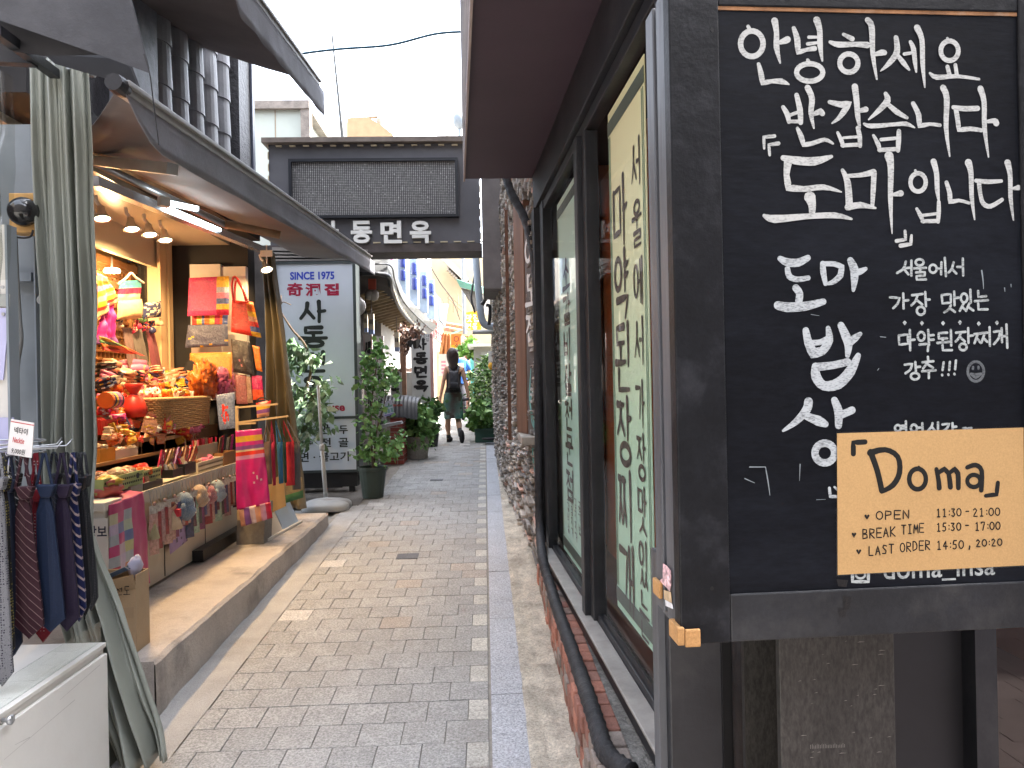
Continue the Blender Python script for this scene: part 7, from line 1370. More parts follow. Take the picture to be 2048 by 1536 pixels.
# brick planter with black cover, menu, slab, small pots
bp_ = thing('brick_counter', 'low red brick pier with a black vinyl cover tied over its top', 'brick pier'); Yb = 10.6; p, q = W(782, 815, Y=Yb), W(806, 870, Y=Yb); b = MB(); r_ = random.Random(2); zb2 = gz(Yb)
zz = zb2; k = 0
while zz < p.z:
    xx = p.x - .12 + (.1 if k % 2 else 0)
    while xx < q.x - .01: c_ = r_.uniform(.8, 1.2); b.box(xx + .005, min(xx + .195, q.x), Yb, Yb + .5, zz + .005, zz + .062, (.27 * c_, .065 * c_, .05 * c_)); xx += .2
    zz += .068; k += 1
b.build('bricks', M_brick, bp_); b = MB(); b.box(p.x - .11, q.x - .004, Yb + .006, Yb + .49, zb2, p.z - .01); b.build('mortar', M_mort, bp_)
b = MB(); c0 = W(788, 800, Y=Yb + .1); c1 = W(838, 806, Y=Yb + .9); b.grid(lambda u, v: Vector((p.x - .16 + (c1.x - p.x + .22) * u, Yb - .06 + .9 * (1 if v > .5 else 0) * 0 + .7 * v, 0)) + Vector((0, 0, p.z + .17 * math.sin(min(1, v * 1.6 + .15) * math.pi / 2) - (.18 if v == 0 else 0) - .12 * max(0, u - .6) + .004 * math.sin(u * 60 + 3 * v)  * (1 if v < .6 else .3))), 60, 8); b.build('cover', mat('black_vinyl', (.012, .012, .013), .5, .15, 8), bp_, smooth=True)
mn = thing('menu_sheet', 'white and violet printed menu sheet propped against the shrub', 'menu'); P = [W(762, 806, Y=9.9), W(784, 800, Y=9.9), W(788, 828, Y=9.9), W(768, 834, Y=9.9)]; b = MB(); b.prism(P, (0, .01, 0)); b.build('sheet', mat('menu_white', (.58, .58, .66), .4), mn)
pm = Plane(P[0], P[1] - P[0], P[3] - P[0], .002); b = MB(); b2_ = MB()
for i in range(3): b.add([pm.p(.012 + i * .045, .10), pm.p(.045 + i * .045, .10), pm.p(.045 + i * .045, .16), pm.p(.012 + i * .045, .16)], [(0, 1, 2, 3)])
b.add([pm.p(.01, .06), pm.p(.14, .06), pm.p(.14, .085), pm.p(.01, .085)], [(0, 1, 2, 3)]); b.build('picture_blocks', mat('menu_green', (.20, .36, .32), .5), mn); b2_.add([pm.p(.0, .17), pm.p(.145, .17), pm.p(.145, .19), pm.p(.0, .19)], [(0, 1, 2, 3)]); b2_.build('violet_band', mat('menu_violet', (.26, .22, .50), .5), mn)
b = MB(); P = [W(752, 852, Y=9.8), W(800, 843, Y=9.8), W(803, 848, Y=9.9), W(760, 857, Y=9.9)]; b.prism(P, (0, .25, 0)); o = b.build('white_slab', mat('marble_slab', (.40, .40, .42), .4)); tag(o, 'pale slab shelf behind the tall shrub', 'shelf')
t = shrub('potted_plant', 'broad leafed green plant in a woven grey pot beside the brick pier', 'potted plant', [(830, 826, .14), (845, 835, .14), (815, 842, .12), (855, 850, .10), (835, 852, .16), (820, 862, .11), (850, 866, .09), (808, 858, .07), (842, 818, .1)], 11.2, .13, GRN, 22, .18, 7, .2, None, None, .8); c = W(834, 893, Y=11.2); c.z = gz(11.2); pot(t, c, .16, .20, .34, mat('woven_pot', (.34, .31, .27), .8, .2, 40, .8, 90), 'pot')
b = MB(); rf = random.Random(3); S = [(W(rf.uniform(815, 868), rf.uniform(878, 892), Y=11.0 + rf.uniform(-.2, .2)), .05) for _ in range(18)]; leaves(b, S, .06, GRN, 8, .5, 3, .4); o = b.build('trailing_vine', M_leaf); tag(o, 'thin vine trailing over the foot of the woven pot', 'vine')
t = shrub('potted_plant', 'thin leafed plant in a tall black pot just left of the walking woman', 'potted plant', [(862, 812, .12), (870, 822, .10), (854, 806, .10), (875, 815, .07), (858, 826, .09)], 12.6, .10, [(.10, .2, .06), (.16, .28, .10), (.05, .12, .04)], 16, .12, 9, 0); c = W(862, 862, Y=12.6); c.z = gz(12.6); pot(t, c, .11, .15, .36, mat('black_pot', (.03, .032, .033), .5), 'pot')
t = shrub('low_plant', 'low creeping plant at the foot of the sign box side', 'plant', [(728, 905, .06), (735, 915, .05), (800, 880, .06), (806, 868, .06)], 9.4, .06, GRN, 10, .1, 12)

# ================================================================== LEFT: WHITE HOUSE WITH THE BLUE SIGN
wh = thing('white_house', 'sunlit white plastered house beyond the tin eave on the left', 'house')
M_plas = mat('white_plaster', (.46, .44, .41), .85, .08, 2, .1, 20, stain=.25, stcol=(.42, .40, .36), stscale=1.2)
b = MB(); b.prism([(-1.86, 13.2, 0), (-7, 13.2, 0), (-7, 22, 0), (-1.55, 22, 0)], (0, 0, 6.0)); b.build('wall', M_plas, wh)
p = W(886, 670, Y=22)
b = MB(); b.prism([(-1.62, 22.02, 0), (-7, 22.02, 0), (-7, 26, 0), (-1.45, 26, 0)], (0, 0, 4.6)); b.build('far_wall', mat('cream_plaster', (.34, .285, .19), .85, .1, 2), wh)
bs_ = thing('blue_sign', 'vertical shop sign of round blue lettering boxes on the white house', 'sign')
for i, (x, y0, y1, Y) in enumerate(((806, 508, 562, 13.4), (829, 520, 580, 14.2), (849, 546, 598, 15.0), (863, 562, 612, 15.8))):
    b = MB(); p, q = W(x - 8, y0, Y=Y), W(x + 8, y1, Y=Y); xc = (p.x + q.x) / 2; r_ = (q.x - p.x) * .40; h = (p.z - q.z)
    for k in (0, 1): b.lathe((xc, Y, q.z + h * (.02 + .5 * k)), [(r_ * .9, 0), (r_, .04), (r_, h * .34), (r_ * .9, h * .38)], 18)
    b.build('blue_box', mat('blue_plastic', (.012, .028, .16), .45, .1), bs_)
    b = MB(); b.box(xc - r_ * 1.9, xc + r_ * .8, Y + r_ * 1.05, Y + r_ * 1.05 + .2, q.z - h * .5, p.z + .05); b.build('back_panel', mat('pale_blue_panel', (.22, .29, .38), .6), bs_)
fs_ = thing('fascia_sign', 'long pale fascia board with red Korean lettering along the tin eave', 'sign'); a, c = W(880 - 68, 590, Y=13.6), W(889, 660, Y=21); b = MB(); P0, P1 = W(806, 592, Y=13.0), W(886, 652, Y=20.0); b.prism([P0, P1, P1 + Vector((0, 0, -.5)), P0 + Vector((0, 0, -.30))], (-.06, 0, 0)); b.build('board', mat('pale_pink_board', (.40, .32, .28), .6), fs_)
pf = Plane(P0 + Vector((.004, 0, -.28)), P1 - P0, (0, 0, -1), .003); b = MB(); Lf = (P1 - P0).length; brush(b, pf, '전통찻집동동주', Lf * .40, -.20, .42, .34, .56, .06, False); b.build('red_lettering', mat('sign_red2', (.30, .015, .02), .6), fs_); b = MB(); brush(b, pf, '이모네', Lf * .06, -.22, .5, .32, .75, .06, False); b.build('black_lettering', M_dark, fs_)
ls_ = thing('pale_blue_sheet', 'pale blue panel leaning on the white house front', 'panel'); P = [W(878, 608, Y=17.5), W(897, 608, Y=18.6), W(890, 652, Y=18.6), W(880, 640, Y=17.5)]; b = MB(); b.prism(P, (-.05, 0, 0)); b.build('sheet', MATS['pale_blue_panel'], ls_)
b = MB(); P = [W(745, 506, Y=12.9), W(786, 506, Y=12.9), W(786, 520, Y=12.9), W(745, 520, Y=12.9)]; b.prism(P, (0, .1, 0)); o = b.build('pink_banner', mat('pink_cloth', (.50, .22, .40), .7)); tag(o, 'strip of pink banner just under the overhead sign', 'banner')
b = MB(); b.tube(smooth_path([W(845, 505, Y=15), W(880, 565, Y=17), W(905, 600, Y=20), W(920, 640, Y=22)], 5), .012, 5); o = b.build('cable', M_dark); tag(o, 'thin black cable sagging along the white house', 'cable')

# ================================================================== END OF THE ALLEY
Ye = 21.5
ch = thing('corner_house', 'cream house with an outside stair rail closing the alley end', 'house'); b = MB(); p, q = W(893, 500, Y=26), W(962, 640, Y=26); b.box(p.x - 1.2, q.x + 2.4, 26.05, 30, 0, W(900, 515, Y=26).z); b.build('wall', mat('cream_plaster'), ch)
b = MB()
for i in range(9): x, y = 900 + i * 4.4, 535 + i * 4.4; P = W(x, y, Y=25.6); b.box(P.x - .12, P.x + .12, 25.6, 25.9, P.z - .10, P.z + .16)
P, Q = W(880, 510, Y=25.5), W(935, 562, Y=25.5); b.bar(P, Q, .3, .18); b.build('stair', mat('stair_grey', (.30, .28, .26), .8), ch)
b = MB()
for (a, c) in (((893, 585), (925, 615)), ((895, 595), (927, 626)), ((907, 595), (907, 625)), ((916, 590), (916, 632)), ((925, 600), (925, 620)), ((897, 587), (897, 610))): b.tube([W(*a, Y=25.4), W(*c, Y=25.4)], .018, 5)
b.build('stair_rail', mat('rail_brown', (.25, .17, .10), .6), ch)
gr_ = thing('green_roof_house', 'dark shed with a green tin roof edge above the alley on the right', 'shed'); b = MB(); P = [W(912, 558, Y=17), W(955, 572, Y=17), W(955, 584, Y=17), W(920, 574, Y=17)]; b.prism(P, (.6, 2, .1)); b.build('roof', mat('green_tin', (.06, .15, .11), .5), gr_); b = MB(); P = [W(921, 575, Y=17.1), W(955, 584, Y=17.1), W(960, 625, Y=17.1), W(950, 622, Y=17.1)]; b.prism(P, (.6, 2, 0)); b.build('underside', mat('shed_dark', (.07, .065, .06), .8), gr_)
def flatsign(name, label, cat, px, Y, m, dep=.06): t = thing(name, label, cat); b = MB(); b.prism(quad3(px, Y=Y), (0, dep, 0)); b.build('board', m, t); return t
t = flatsign('yellow_sign', 'bright yellow shop sign with pale lettering at the alley end', 'sign', [(926, 626), (962, 620), (962, 660), (930, 660)], 20.5, mat('yellow_board', (.46, .23, .008), .5, .05)); py_ = Plane(W(928, 626, Y=20.5), (1, 0, 0), (0, 0, -1), .004); b = MB(); brush(b, py_, '맛집', .06, .05, .17, .2, .2, .03, False); brush(b, py_, '전통', .06, .30, .13, .16, .17, .025, False); b.build('lettering', mat('pale_letter', (.70, .66, .52), .6), t)
t = flatsign('orange_banner', 'orange and yellow upright banner with a ring symbol at the alley end', 'banner', [(902, 668), (923, 668), (923, 726), (902, 726)], 20.0, mat('orange_cloth', (.46, .11, .012), .7, .08), .02); po = Plane(W(902, 668, Y=20.0), (1, 0, 0), (0, 0, -1), .004); k = 20 / 1450; b = MB(); b.add([po.p(.0, 22 * k), po.p(21 * k, 22 * k), po.p(21 * k, 55 * k), po.p(.0, 55 * k)], [(0, 1, 2, 3)]); b.build('yellow_half', mat('yellow_board'), t)
b = MB(); ribbon(b, po, ell(10.5 * k, 10 * k, 4.5 * k, 5 * k, .018), .001, None, True); brush(b, po, '수제비', 7 * k, 20 * k, 8 * k, 7 * k, 9 * k, .016, True, k0=.002); b.build('lettering', M_dark, t)
b = MB(); cloth(b, quad3([(885, 665), (901, 668), (903, 728), (876, 716)], Y=19.5), 16, 16, .08, 2.5, None, 5); o = b.build('orange_drape', mat('orange_drape', (.40, .17, .06), .8, .15), smooth=True, solid=.01); tag(o, 'peach orange cloth draped beside the orange banner', 'cloth')
t = flatsign('notice_sheet', 'white notice with green and pink print below the orange drape', 'notice', [(877, 708), (896, 708), (896, 752), (877, 752)], 19.2, mat('notice_white', (.45, .40, .35), .6), .03); pn = Plane(W(877, 708, Y=19.2), (1, 0, 0), (0, 0, -1), .004); k = 19.2 / 1450; b = MB()
for i in range(4): b.add([pn.p(5 * k, (14 + i * 7) * k), pn.p(14 * k, (14 + i * 7) * k), pn.p(14 * k, (18 + i * 7) * k), pn.p(5 * k, (18 + i * 7) * k)], [(0, 1, 2, 3)])
b.build('print', mat('notice_pink', (.50, .15, .18), .6), t)
tl = thing('tile_roof_gate', 'old gate roof of warm brown tiles with a turquoise edge at the alley end', 'gate roof'); b = MB(); rf = random.Random(4)
for i in range(26): P = W(890 + (i % 13) * 3.4, 648 + (i // 13) * 9 + (i % 13) * .6, Y=20.8 + (i // 13) * -.3); b.lathe(P, [(.03, -.15), (.07, -.05), (.065, .1), (.02, .16)], 8, 'y', (.32 * rf.uniform(.7, 1.2), .19 * rf.uniform(.7, 1.2), .11))
b.build('tiles', mat('brown_tile', src='att', rough=.8, var=.2), tl); b = MB(); b.bar(W(903, 668, Y=20.4), W(924, 660, Y=20.4), .2, .05); b.build('turquoise_edge', mat('turquoise', (.20, .42, .36), .5), tl); b = MB(); b.bar(W(893, 676, Y=20.3), W(930, 664, Y=20.3), .1, .08); b.build('beam', mat('gate_beam', (.40, .24, .13), .7), tl)
b = MB(); b.prism([(W(874, 700, Y=22).x, 21.6, .7), (W(935, 700, Y=22).x, 21.6, .7), (W(935, 700, Y=22).x, 21.9, .7), (W(874, 700, Y=22).x, 21.9, .7)], (0, 0, 1.9)); o = b.build('end_wall', mat('warm_end_wall', (.42, .28, .17), .85, .2, 3)); tag(o, 'warm brown wall closing the alley behind the orange banner', 'wall')
for i, (x, c_) in enumerate(((926, (.50, .42, .36)), (934, (.26, .11, .07)), (944, (.08, .32, .29)))):
    P = W(x, 720, Y=19.4); b = MB(); b.box(P.x - .05, P.x + .05, 19.4, 19.5, .8, W(x, 672 if i < 2 else 700, Y=19.4).z); o = b.build('gate_post', mat('post_%d' % i, c_, .6)); tag(o, ['pale post right of the orange banner', 'dark brown post right of the orange banner', 'turquoise post left of the grey shed'][i], 'post')
gs = thing('grey_shed', 'small grey metal cabinet with a panelled door under a white roof on the right', 'cabinet'); p, q = W(947, 694, Y=15.2), W(986, 780, Y=15.2); b = MB(); b.box(p.x, .32, 15.2, 16.4, gz(15.2), p.z); b.build('body', mat('grey_paint', (.30, .30, .29), .5, .1), gs); b = MB(); b.box(p.x - .12, .34, 15.05, 16.5, p.z + .001, p.z + .06); b.build('roof', mat('white_roof', (.6, .58, .54), .5), gs)
b = MB(); P, Q = W(962, 704, Y=15.19), W(978, 770, Y=15.19); b.box(P.x, Q.x, 15.17, 15.199, Q.z, P.z); P, Q = W(966, 712, Y=15.16), W(975, 730, Y=15.16); b.box(P.x, Q.x, 15.155, 15.1699, Q.z, P.z); b.build('door', mat('grey_door', (.38, .38, .37), .5), gs)
lfp = shrub('roof_plant', 'bright green broad leafed plant growing above the grey cabinet', 'plant', [(936, 690, .15), (945, 700, .13), (955, 694, .12), (950, 706, .10), (930, 700, .09)], 16.5, .16, [(.14, .30, .05), (.22, .40, .08), (.08, .2, .03)], 12, .2, 5, .1, None, None, .8)
# grey downpipe with elbow, conduits on the slate house
dpn = thing('downpipe', 'pale blue grey plastic downpipe bending into the slate wall', 'pipe'); b = MB(); b.tube(smooth_path([W(950, 500, Y=11), W(955, 560, Y=11), W(960, 610, Y=11), W(963, 635, Y=11), W(969, 648, Y=11), W(980, 653, Y=11), W(992, 652, Y=11)], 5), .055, 12); b.build('pipe', mat('pvc_grey', (.34, .39, .44), .45, .08), dpn, smooth=True); b = MB(); b.tube([W(945, 664, Y=11.4), W(992, 664, Y=11.4)], .035, 10); b.build('branch', mat('pvc_white', (.5, .5, .48), .5), dpn, smooth=True)
b = MB(); b.tube(smooth_path([W(951, 540, Y=11.6), W(944, 580, Y=11.6), W(943, 600, Y=11.6), W(950, 625, Y=11.6)], 5), .018, 6); b.tube(smooth_path([W(964, 610, Y=10.4), W(975, 592, Y=10.4), W(990, 580, Y=10.4)], 5), .03, 8); b.tube(smooth_path([W(978, 650, Y=10.6), W(980, 615, Y=10.6), W(972, 610, Y=10.6)], 5), .025, 8); o = b.build('wiring', mat('black_conduit', (.03, .03, .032), .4), smooth=True); tag(o, 'black conduits looping beside the grey downpipe', 'conduit')
b = MB(); P = W(982, 715, Y=13.6); b.box(P.x - .05, P.x + .06, 13.55, 13.7, P.z - .12, P.z + .12); o = b.build('meter_box', mat('pvc_white')); tag(o, 'small white meter box on the slate house by the planters', 'meter')
b = MB(); b.blob(W(982, 732, Y=13.5), .05, .05, .07, .3, 3, 1, 12, 8, (.6, .32, .03)); o = b.build('yellow_bottle', M_fab, smooth=True); tag(o, 'yellow gas regulator below the meter box', 'regulator')
# right planters
t = shrub('planter', 'dark green crate planted with leafy greens at the foot of the slate wall', 'planter', [(950, 815, .14), (962, 822, .14), (975, 830, .12), (955, 838, .13), (970, 845, .13), (948, 832, .10), (982, 845, .08), (960, 852, .09), (945, 850, .07)], 13.2, .12, GRN + [(.16, .27, .06)], 18, .2, 21, .2); p, q = W(950, 861, Y=13.0), W(991, 882, Y=13.0); b = MB(); b.box(p.x, min(q.x, .14), 12.95, 13.5, gz(13) + .005, p.z); b.box(p.x - .012, min(q.x, .14) + .012, 12.93, 13.52, p.z + .0005, p.z + .03); b.build('crate', mat('green_crate', (.025, .07, .05), .5, .1), t)
b = MB(); b.lathe(W(978, 880, Y=12.7), [(.10, 0), (.13, .03), (.12, .04)], 16); o = b.build('black_saucer', M_dark); tag(o, 'black saucer leaning before the green crate', 'saucer')
t = shrub('planter', 'taller mass of thin leafed green plants behind the crate', 'planter', [(962, 740, .14), (972, 755, .15), (955, 765, .14), (966, 775, .16), (978, 780, .12), (950, 785, .12), (960, 798, .15), (974, 800, .13), (946, 770, .08), (980, 745, .10), (968, 725, .09), (976, 715, .07), (940, 750, .05)], 14.4, .13, [(.08, .18, .05), (.13, .25, .07), (.05, .11, .03), (.2, .3, .1)], 22, .3, 23, .1, None, None, .3); p, q = W(948, 812, Y=14.2), W(985, 825, Y=14.2); b = MB(); b.box(p.x, .12, 14.2, 14.6, gz(14.2), p.z); b.build('crate', mat('green_crate'), t)

# ================================================================== BEYOND THE ARCH, SKY LINE
tw = thing('pale_annexe', 'pale prefab rooftop room with brown edges left of the overhead sign', 'rooftop room'); p, q = W(505, 208, Y=11.5), W(622, 420, Y=11.5); b = MB(); b.box(p.x - 3, q.x - .12, 11.5, 15, 2.5, p.z - .10); b.build('wall', mat('pale_green_wall', (.42, .45, .40), .7, .08, 2, stain=.35, stcol=(.30, .31, .20), stscale=2), tw); b = MB(); b.box(p.x - 3.1, q.x + .02, 11.42, 15.1, p.z - .0995, p.z + .03); b.box(q.x - .119, q.x + .02, 11.44, 11.6, 2.5, p.z - .0998); b.build('edge', mat('weathered_timber', (.22, .19, .165), .85, .3, 10, .3, 40), tw); b = MB(); x = W(551, 300, Y=11.5).x; b.box(x, x + .012, 11.494, 11.4999, 2.5, p.z - .1); b.build('joint', mat('rust_line', (.28, .2, .13), .8), tw)
def tower(label, x0, x1, y0, Y, D, col, extra=None):
    t = thing('tower_block', label, 'building'); p, q = W(x0, y0, Y=Y), W(x1, 300, Y=Y); b = MB(); b.box(p.x, q.x, Y, Y + D, 0, p.z); b.build('wall', mat('tower_%d' % x0, col, .8, .06, .3), t); return t, p, q
t, p, q = tower('distant white tower with a dark vertical window strip right of the sky gap', 872, 940, 160, 70, 20, (.55, .53, .51)); b = MB(); x = W(892, 200, Y=70); y1 = W(896, 300, Y=70); b.box(x.x, y1.x, 69.9, 69.99, 0, W(892, 172, Y=70).z); b.build('window_strip', mat('strip_glass', (.32, .30, .22), .4), t)
tower('pale distant block in the hazy middle of the sky gap', 700, 735, 210, 90, 20, (.52, .50, .47)); tower('low cream distant block left of the antenna foot', 612, 700, 245, 60, 15, (.46, .43, .37))
t = thing('tan_block', 'tan brick rooftop with a rounded shoulder behind the overhead sign', 'building'); b = MB(); pts = [(694, 300), (694, 236), (735, 234), (760, 248), (785, 268), (800, 300)]; b.prism([W(x, y, Y=40) for x, y in pts], (0, 8, 0)); b.build('wall', mat('tan_brick', (.24, .16, .09), .85, .1, 3), t); b = MB(); b.bar(W(735, 234, Y=40.5), W(756, 232, Y=40.5), .3, .15); b.lathe(W(760, 240, Y=40.5), [(.05, -.3), (.25, 0), (.05, .3)], 8); b.build('rooftop_unit', mat('stair_grey'), t)
t = thing('lamp_ornament', 'grey globe shaped street lamp standing behind the overhead sign', 'street lamp'); P = W(919, 240, Y=20); b = MB(); b.lathe(P, [(.03, -.26), (.14, -.18), (.2, .0), (.16, .12), (.04, .2), (.02, .26)], 12); b.build('globe', mat('lamp_grey', (.12, .14, .16), .3), t, smooth=True); b = MB(); b.tube([P + Vector((0, 0, -.26)), (P.x + .02, P.y, 3)], .05, 8); b.build('post', mat('lamp_grey'), t)
b = MB(); b.tube([W(686, 285, Y=9.3), W(664, 68, Y=9.3)], [.02, .012], 6); o = b.build('antenna', mat('antenna_grey', (.012, .016, .02), .5)); tag(o, 'thin antenna rod standing up from the overhead sign', 'antenna')
b = MB(); b.tube(smooth_path([W(505, 125, Y=8.9), W(530, 124, Y=8.9), W(600, 108, Y=8.9), W(680, 98, Y=8.9), W(780, 90, Y=8.9), W(870, 68, Y=8.9), W(935, 63, Y=8.9)], 6), .015, 6); o = b.build('cable', mat('blue_cable', (.01, .05, .08), .5), smooth=True); tag(o, 'teal blue cable strung across the sky gap above the overhead sign', 'cable')
b = MB(); b.box(-9, -2.6, 9.2, 11.3, 0, 3.4); o = b.build('back_house', M_dimwall); tag(o, 'dark house side behind the upright sign box', 'house')
b = MB()
for i in range(5): b.bar(W(545, 500 + i * 7, Y=8.9), W(735, 505 + i * 5, Y=8.9), .05, .06)
o = b.build('board_eave', mat('grey_eave_boards', (.24, .215, .195), .8, .25, 8, .2, 40, stretch=(.2, 1, 1))); tag(o, 'grey weathered boards of the eave above the upright sign box', 'eave')
# right side further houses
b = MB(); b.box(.42, 6, 14.2, 22, 0, 2.1); o = b.build('rear_house', mat('beige_house', (.34, .29, .23), .85, .1, 2)); tag(o, 'low beige house on the right beyond the slate wall', 'house')
# ================================================================== PEOPLE
def skinned(name, joints, edges, m, parent=None, sub=2, root=0):
    me = bpy.data.meshes.new(name); me.from_pydata([tuple(j[0]) for j in joints], edges, []); o = bpy.data.objects.new(name, me); COL.objects.link(o)
    sk = o.modifiers.new('k', 'SKIN'); sk.use_smooth_shade = True; su = o.modifiers.new('u', 'SUBSURF'); su.levels = su.render_levels = sub
    for i, j in enumerate(joints):
        r = j[1]; v = me.skin_vertices[0].data[i]; v.radius = r if isinstance(r, tuple) else (r, r); v.use_root = (i == root)
    dg = bpy.context.evaluated_depsgraph_get(); m2 = bpy.data.meshes.new_from_object(o.evaluated_get(dg)); o.modifiers.clear(); o.data = m2; bpy.data.meshes.remove(me)
    m2.materials.clear(); m2.materials.append(m); m2.polygons.foreach_set('use_smooth', [True] * len(m2.polygons))
    if parent: o.parent = parent
    return o
M_skin = mat('skin', (.56, .33, .22), .5, .06, 10, subs=.1); M_hair = mat('dark_hair', (.028, .016, .013), .45, .25, 40, .5, 90, stretch=(1, 1, .15)); M_blkc = mat('black_cloth', (.016, .016, .018), .75, .15, 12); M_pack2 = mat('black_nylon', (.028, .028, .032), .55, .15, 10, .2, 60)
Yw = 13.2; gw = gz(Yw)
def J(x, y, d=0): return W(x, y, Y=Yw + d)
wm = thing('person', 'woman walking away in a black tank top, green tie dye skirt and black backpack', 'person')
jt = [(J(906.5, 787), (.145, .105)),                                   # 0 pelvis
      (J(906, 771), (.115, .085)), (J(907, 752), (.125, .085)), (J(908, 737), (.13, .075)),     # spine, chest
      (J(907.5, 729), .052), (J(906.5, 722), .050), (J(905, 714), (.078, .095)), (J(904.5, 707), (.070, .088)),   # neck, head
      (J(893.5, 737), .052), (J(889.5, 752), .043), (J(886, 768), .036), (J(883, 783), .031), (J(880.5, 797), .024),  # left arm
      (J(924.5, 738), .052), (J(928, 753), .043), (J(932, 770), .036), (J(935, 784), .031), (J(937.5, 797), .024),  # right arm
      (J(900, 797), .085), (J(897, 818), .074), (J(896, 840), .056), (J(895.5, 853, .02), .058), (J(897.5, 872), .034), (J(898, 884), .036), (J(899, 887.2, -.02), .034), (J(902, 887.5, -.10), .028),  # left leg
      (J(912.5, 797), .085), (J(914.5, 818), .074), (J(916, 838), .056), (J(918, 850, -.1), .058), (J(920, 864, -.18), .034), (J(922, 872, -.22), .036)]
ed = [(0, 1), (1, 2), (2, 3), (3, 4), (4, 5), (5, 6), (6, 7), (3, 8), (8, 9), (9, 10), (10, 11), (11, 12), (3, 13), (13, 14), (14, 15), (15, 16), (16, 17), (0, 18), (18, 19), (19, 20), (20, 21), (21, 22), (22, 23), (23, 24), (24, 25), (0, 26), (26, 27), (27, 28), (28, 29), (29, 30), (30, 31)]
# hands: palm and five fingers each
def hand_j(base, wrist, sgn):
    k0 = len(jt); d = Vector((-.004 * sgn, -.01, -.05)); wp = jt[wrist][0]; jt.append((wp + Vector((0, 0, -.045)) + d * .2, (.030, .018))); ed.append((wrist, k0)); pc_ = jt[k0][0]
    for i in range(4):
        y = (i - 1.5) * .016; L = (.055, .066, .062, .05)[i]; a = len(jt); jt.append((pc_ + Vector((.003 * i * sgn, y, -.045)), .0085)); jt.append((pc_ + Vector((.012 * sgn, y * 1.1, -.045 - L)), .0075)); ed.append((k0, a)); ed.append((a, a + 1))
    a = len(jt); jt.append((pc_ + Vector((.018 * sgn, -.03, -.012)), .0095)); jt.append((pc_ + Vector((.022 * sgn, -.042, -.05)), .0080)); ed.append((k0, a)); ed.append((a, a + 1))
hand_j(None, 12, 1); hand_j(None, 17, -1)
skinned('body', jt, ed, M_skin, wm, 2, 0)
# face: nose and ear towards the left, hair
hc = J(904.8, 711); b = MB(); b.blob(hc + Vector((.004, -.022, .018)), .098, .108, .115, .1, 3, 1, 22, 16)
def hairf(u, v):
    a = math.pi * (.02 + 1.0 * u) ; w = .095 * (1 - .25 * v) + .015 * math.sin(v * 5); z = .06 - .32 * v
    return hc + Vector((-w * math.cos(a) + .018 * v, -.015 - .100 * math.sin(a) * (1 - .30 * v) - .035 * v, z + .02 * noise.noise(Vector((u * 9, v * 2, 1))) * v))
b.grid(hairf, 26, 14); b.build('hair', M_hair, wm, smooth=True, solid=.02)
b = MB(); b.blob(hc + Vector((-.055, .098, -.018)), .016, .024, .02, .1, 2, 1, 10, 8); b.blob(hc + Vector((-.088, .04, -.01)), .012, .02, .03, .1, 2, 3, 10, 8); b.build('face_features', M_skin, wm, smooth=True)
b = MB(); b.blob(hc + Vector((-.058, .085, .012)), .012, .010, .007, 0, 1, 1, 8, 6); b.blob(hc + Vector((-.01, .10, .012)), .012, .010, .007, 0, 1, 1, 8, 6); b.blob(hc + Vector((-.03, .10, -.05)), .022, .008, .007, 0, 1, 1, 8, 6); b.build('eyes_and_mouth', mat('face_dark', (.10, .03, .03), .5), wm, smooth=True)
# tank top: tube around the chest
def loft(mb, rings, n=28, col=None):
    def fn(u, v):
        k = v * (len(rings) - 1); i = min(int(k), len(rings) - 2); f = k - i; c = rings[i][0].lerp(rings[i + 1][0], f); rx = rings[i][1] * (1 - f) + rings[i + 1][1] * f; ry = rings[i][2] * (1 - f) + rings[i + 1][2] * f; a = 2 * math.pi * u
        w = rings[i][3] if len(rings[i]) > 3 else 0
        return c + Vector((rx * math.cos(a) * (1 + w * math.sin(a * 7)), ry * math.sin(a) * (1 + w * math.sin(a * 5 + 1)), .006 * w * 20 * math.sin(a * 3)))
    mb.grid(fn, n, (len(rings) - 1) * 4, col); return mb
b = MB(); loft(b, [(J(908, 737.5), .105, .082), (J(907.5, 748), .136, .098), (J(906.5, 762), .126, .098), (J(906, 774), .122, .095), (J(906, 785), .150, .12)]); b.build('tank_top', M_blkc, wm, smooth=True)
b = MB()
for s in (-1, 1): b.tube(smooth_path([J(908 + s * 8, 741, -.09), J(908 + s * 7.5, 734, -.06), J(908 + s * 7, 731, .0), J(908 + s * 7, 738, .09)], 4), .018, 8)
b.build('shoulder_straps', M_blkc, wm, smooth=True)
def skcol(u, v):
    w = noise.noise(Vector((u * 5, v * 3, 2))) + .5 * noise.noise(Vector((u * 12, v * 7, 5))); ctr = 1 - min(1, abs((u - .75 + .5) % 1 - .5) * 5)
    c = (.06, .20, .17) if w < -.1 else (.10, .28, .24) if w < .15 else (.22, .36, .32) if w < .3 else (.06, .10, .07)
    k = max(0, min(1, ctr * 1.3 * (1 - abs(v - .45)) + w * .5)); return tuple(a * (1 - k) + d * k for a, d in zip(c, (.075, .05, .042)))
b = MB(); loft(b, [(J(906, 778), .128, .105, .0), (J(906, 790), .165, .125, .01), (J(905.5, 806), .178, .14, .02), (J(906.5, 822), .175, .15, .03), (J(907, 837, -.02), .172, .155, .04)], 48, skcol); b.build('skirt', mat('tie_dye', src='att', rough=.75, var=.1, scale=20), wm, smooth=True)
b = MB(); puff(b, [J(898, 741, -.13), J(917, 741, -.13), J(919.5, 779, -.17), J(896.5, 779, -.17)], .15, 16, 16, None, 2, .06, .45); b.build('backpack', M_pack2, wm, smooth=True)
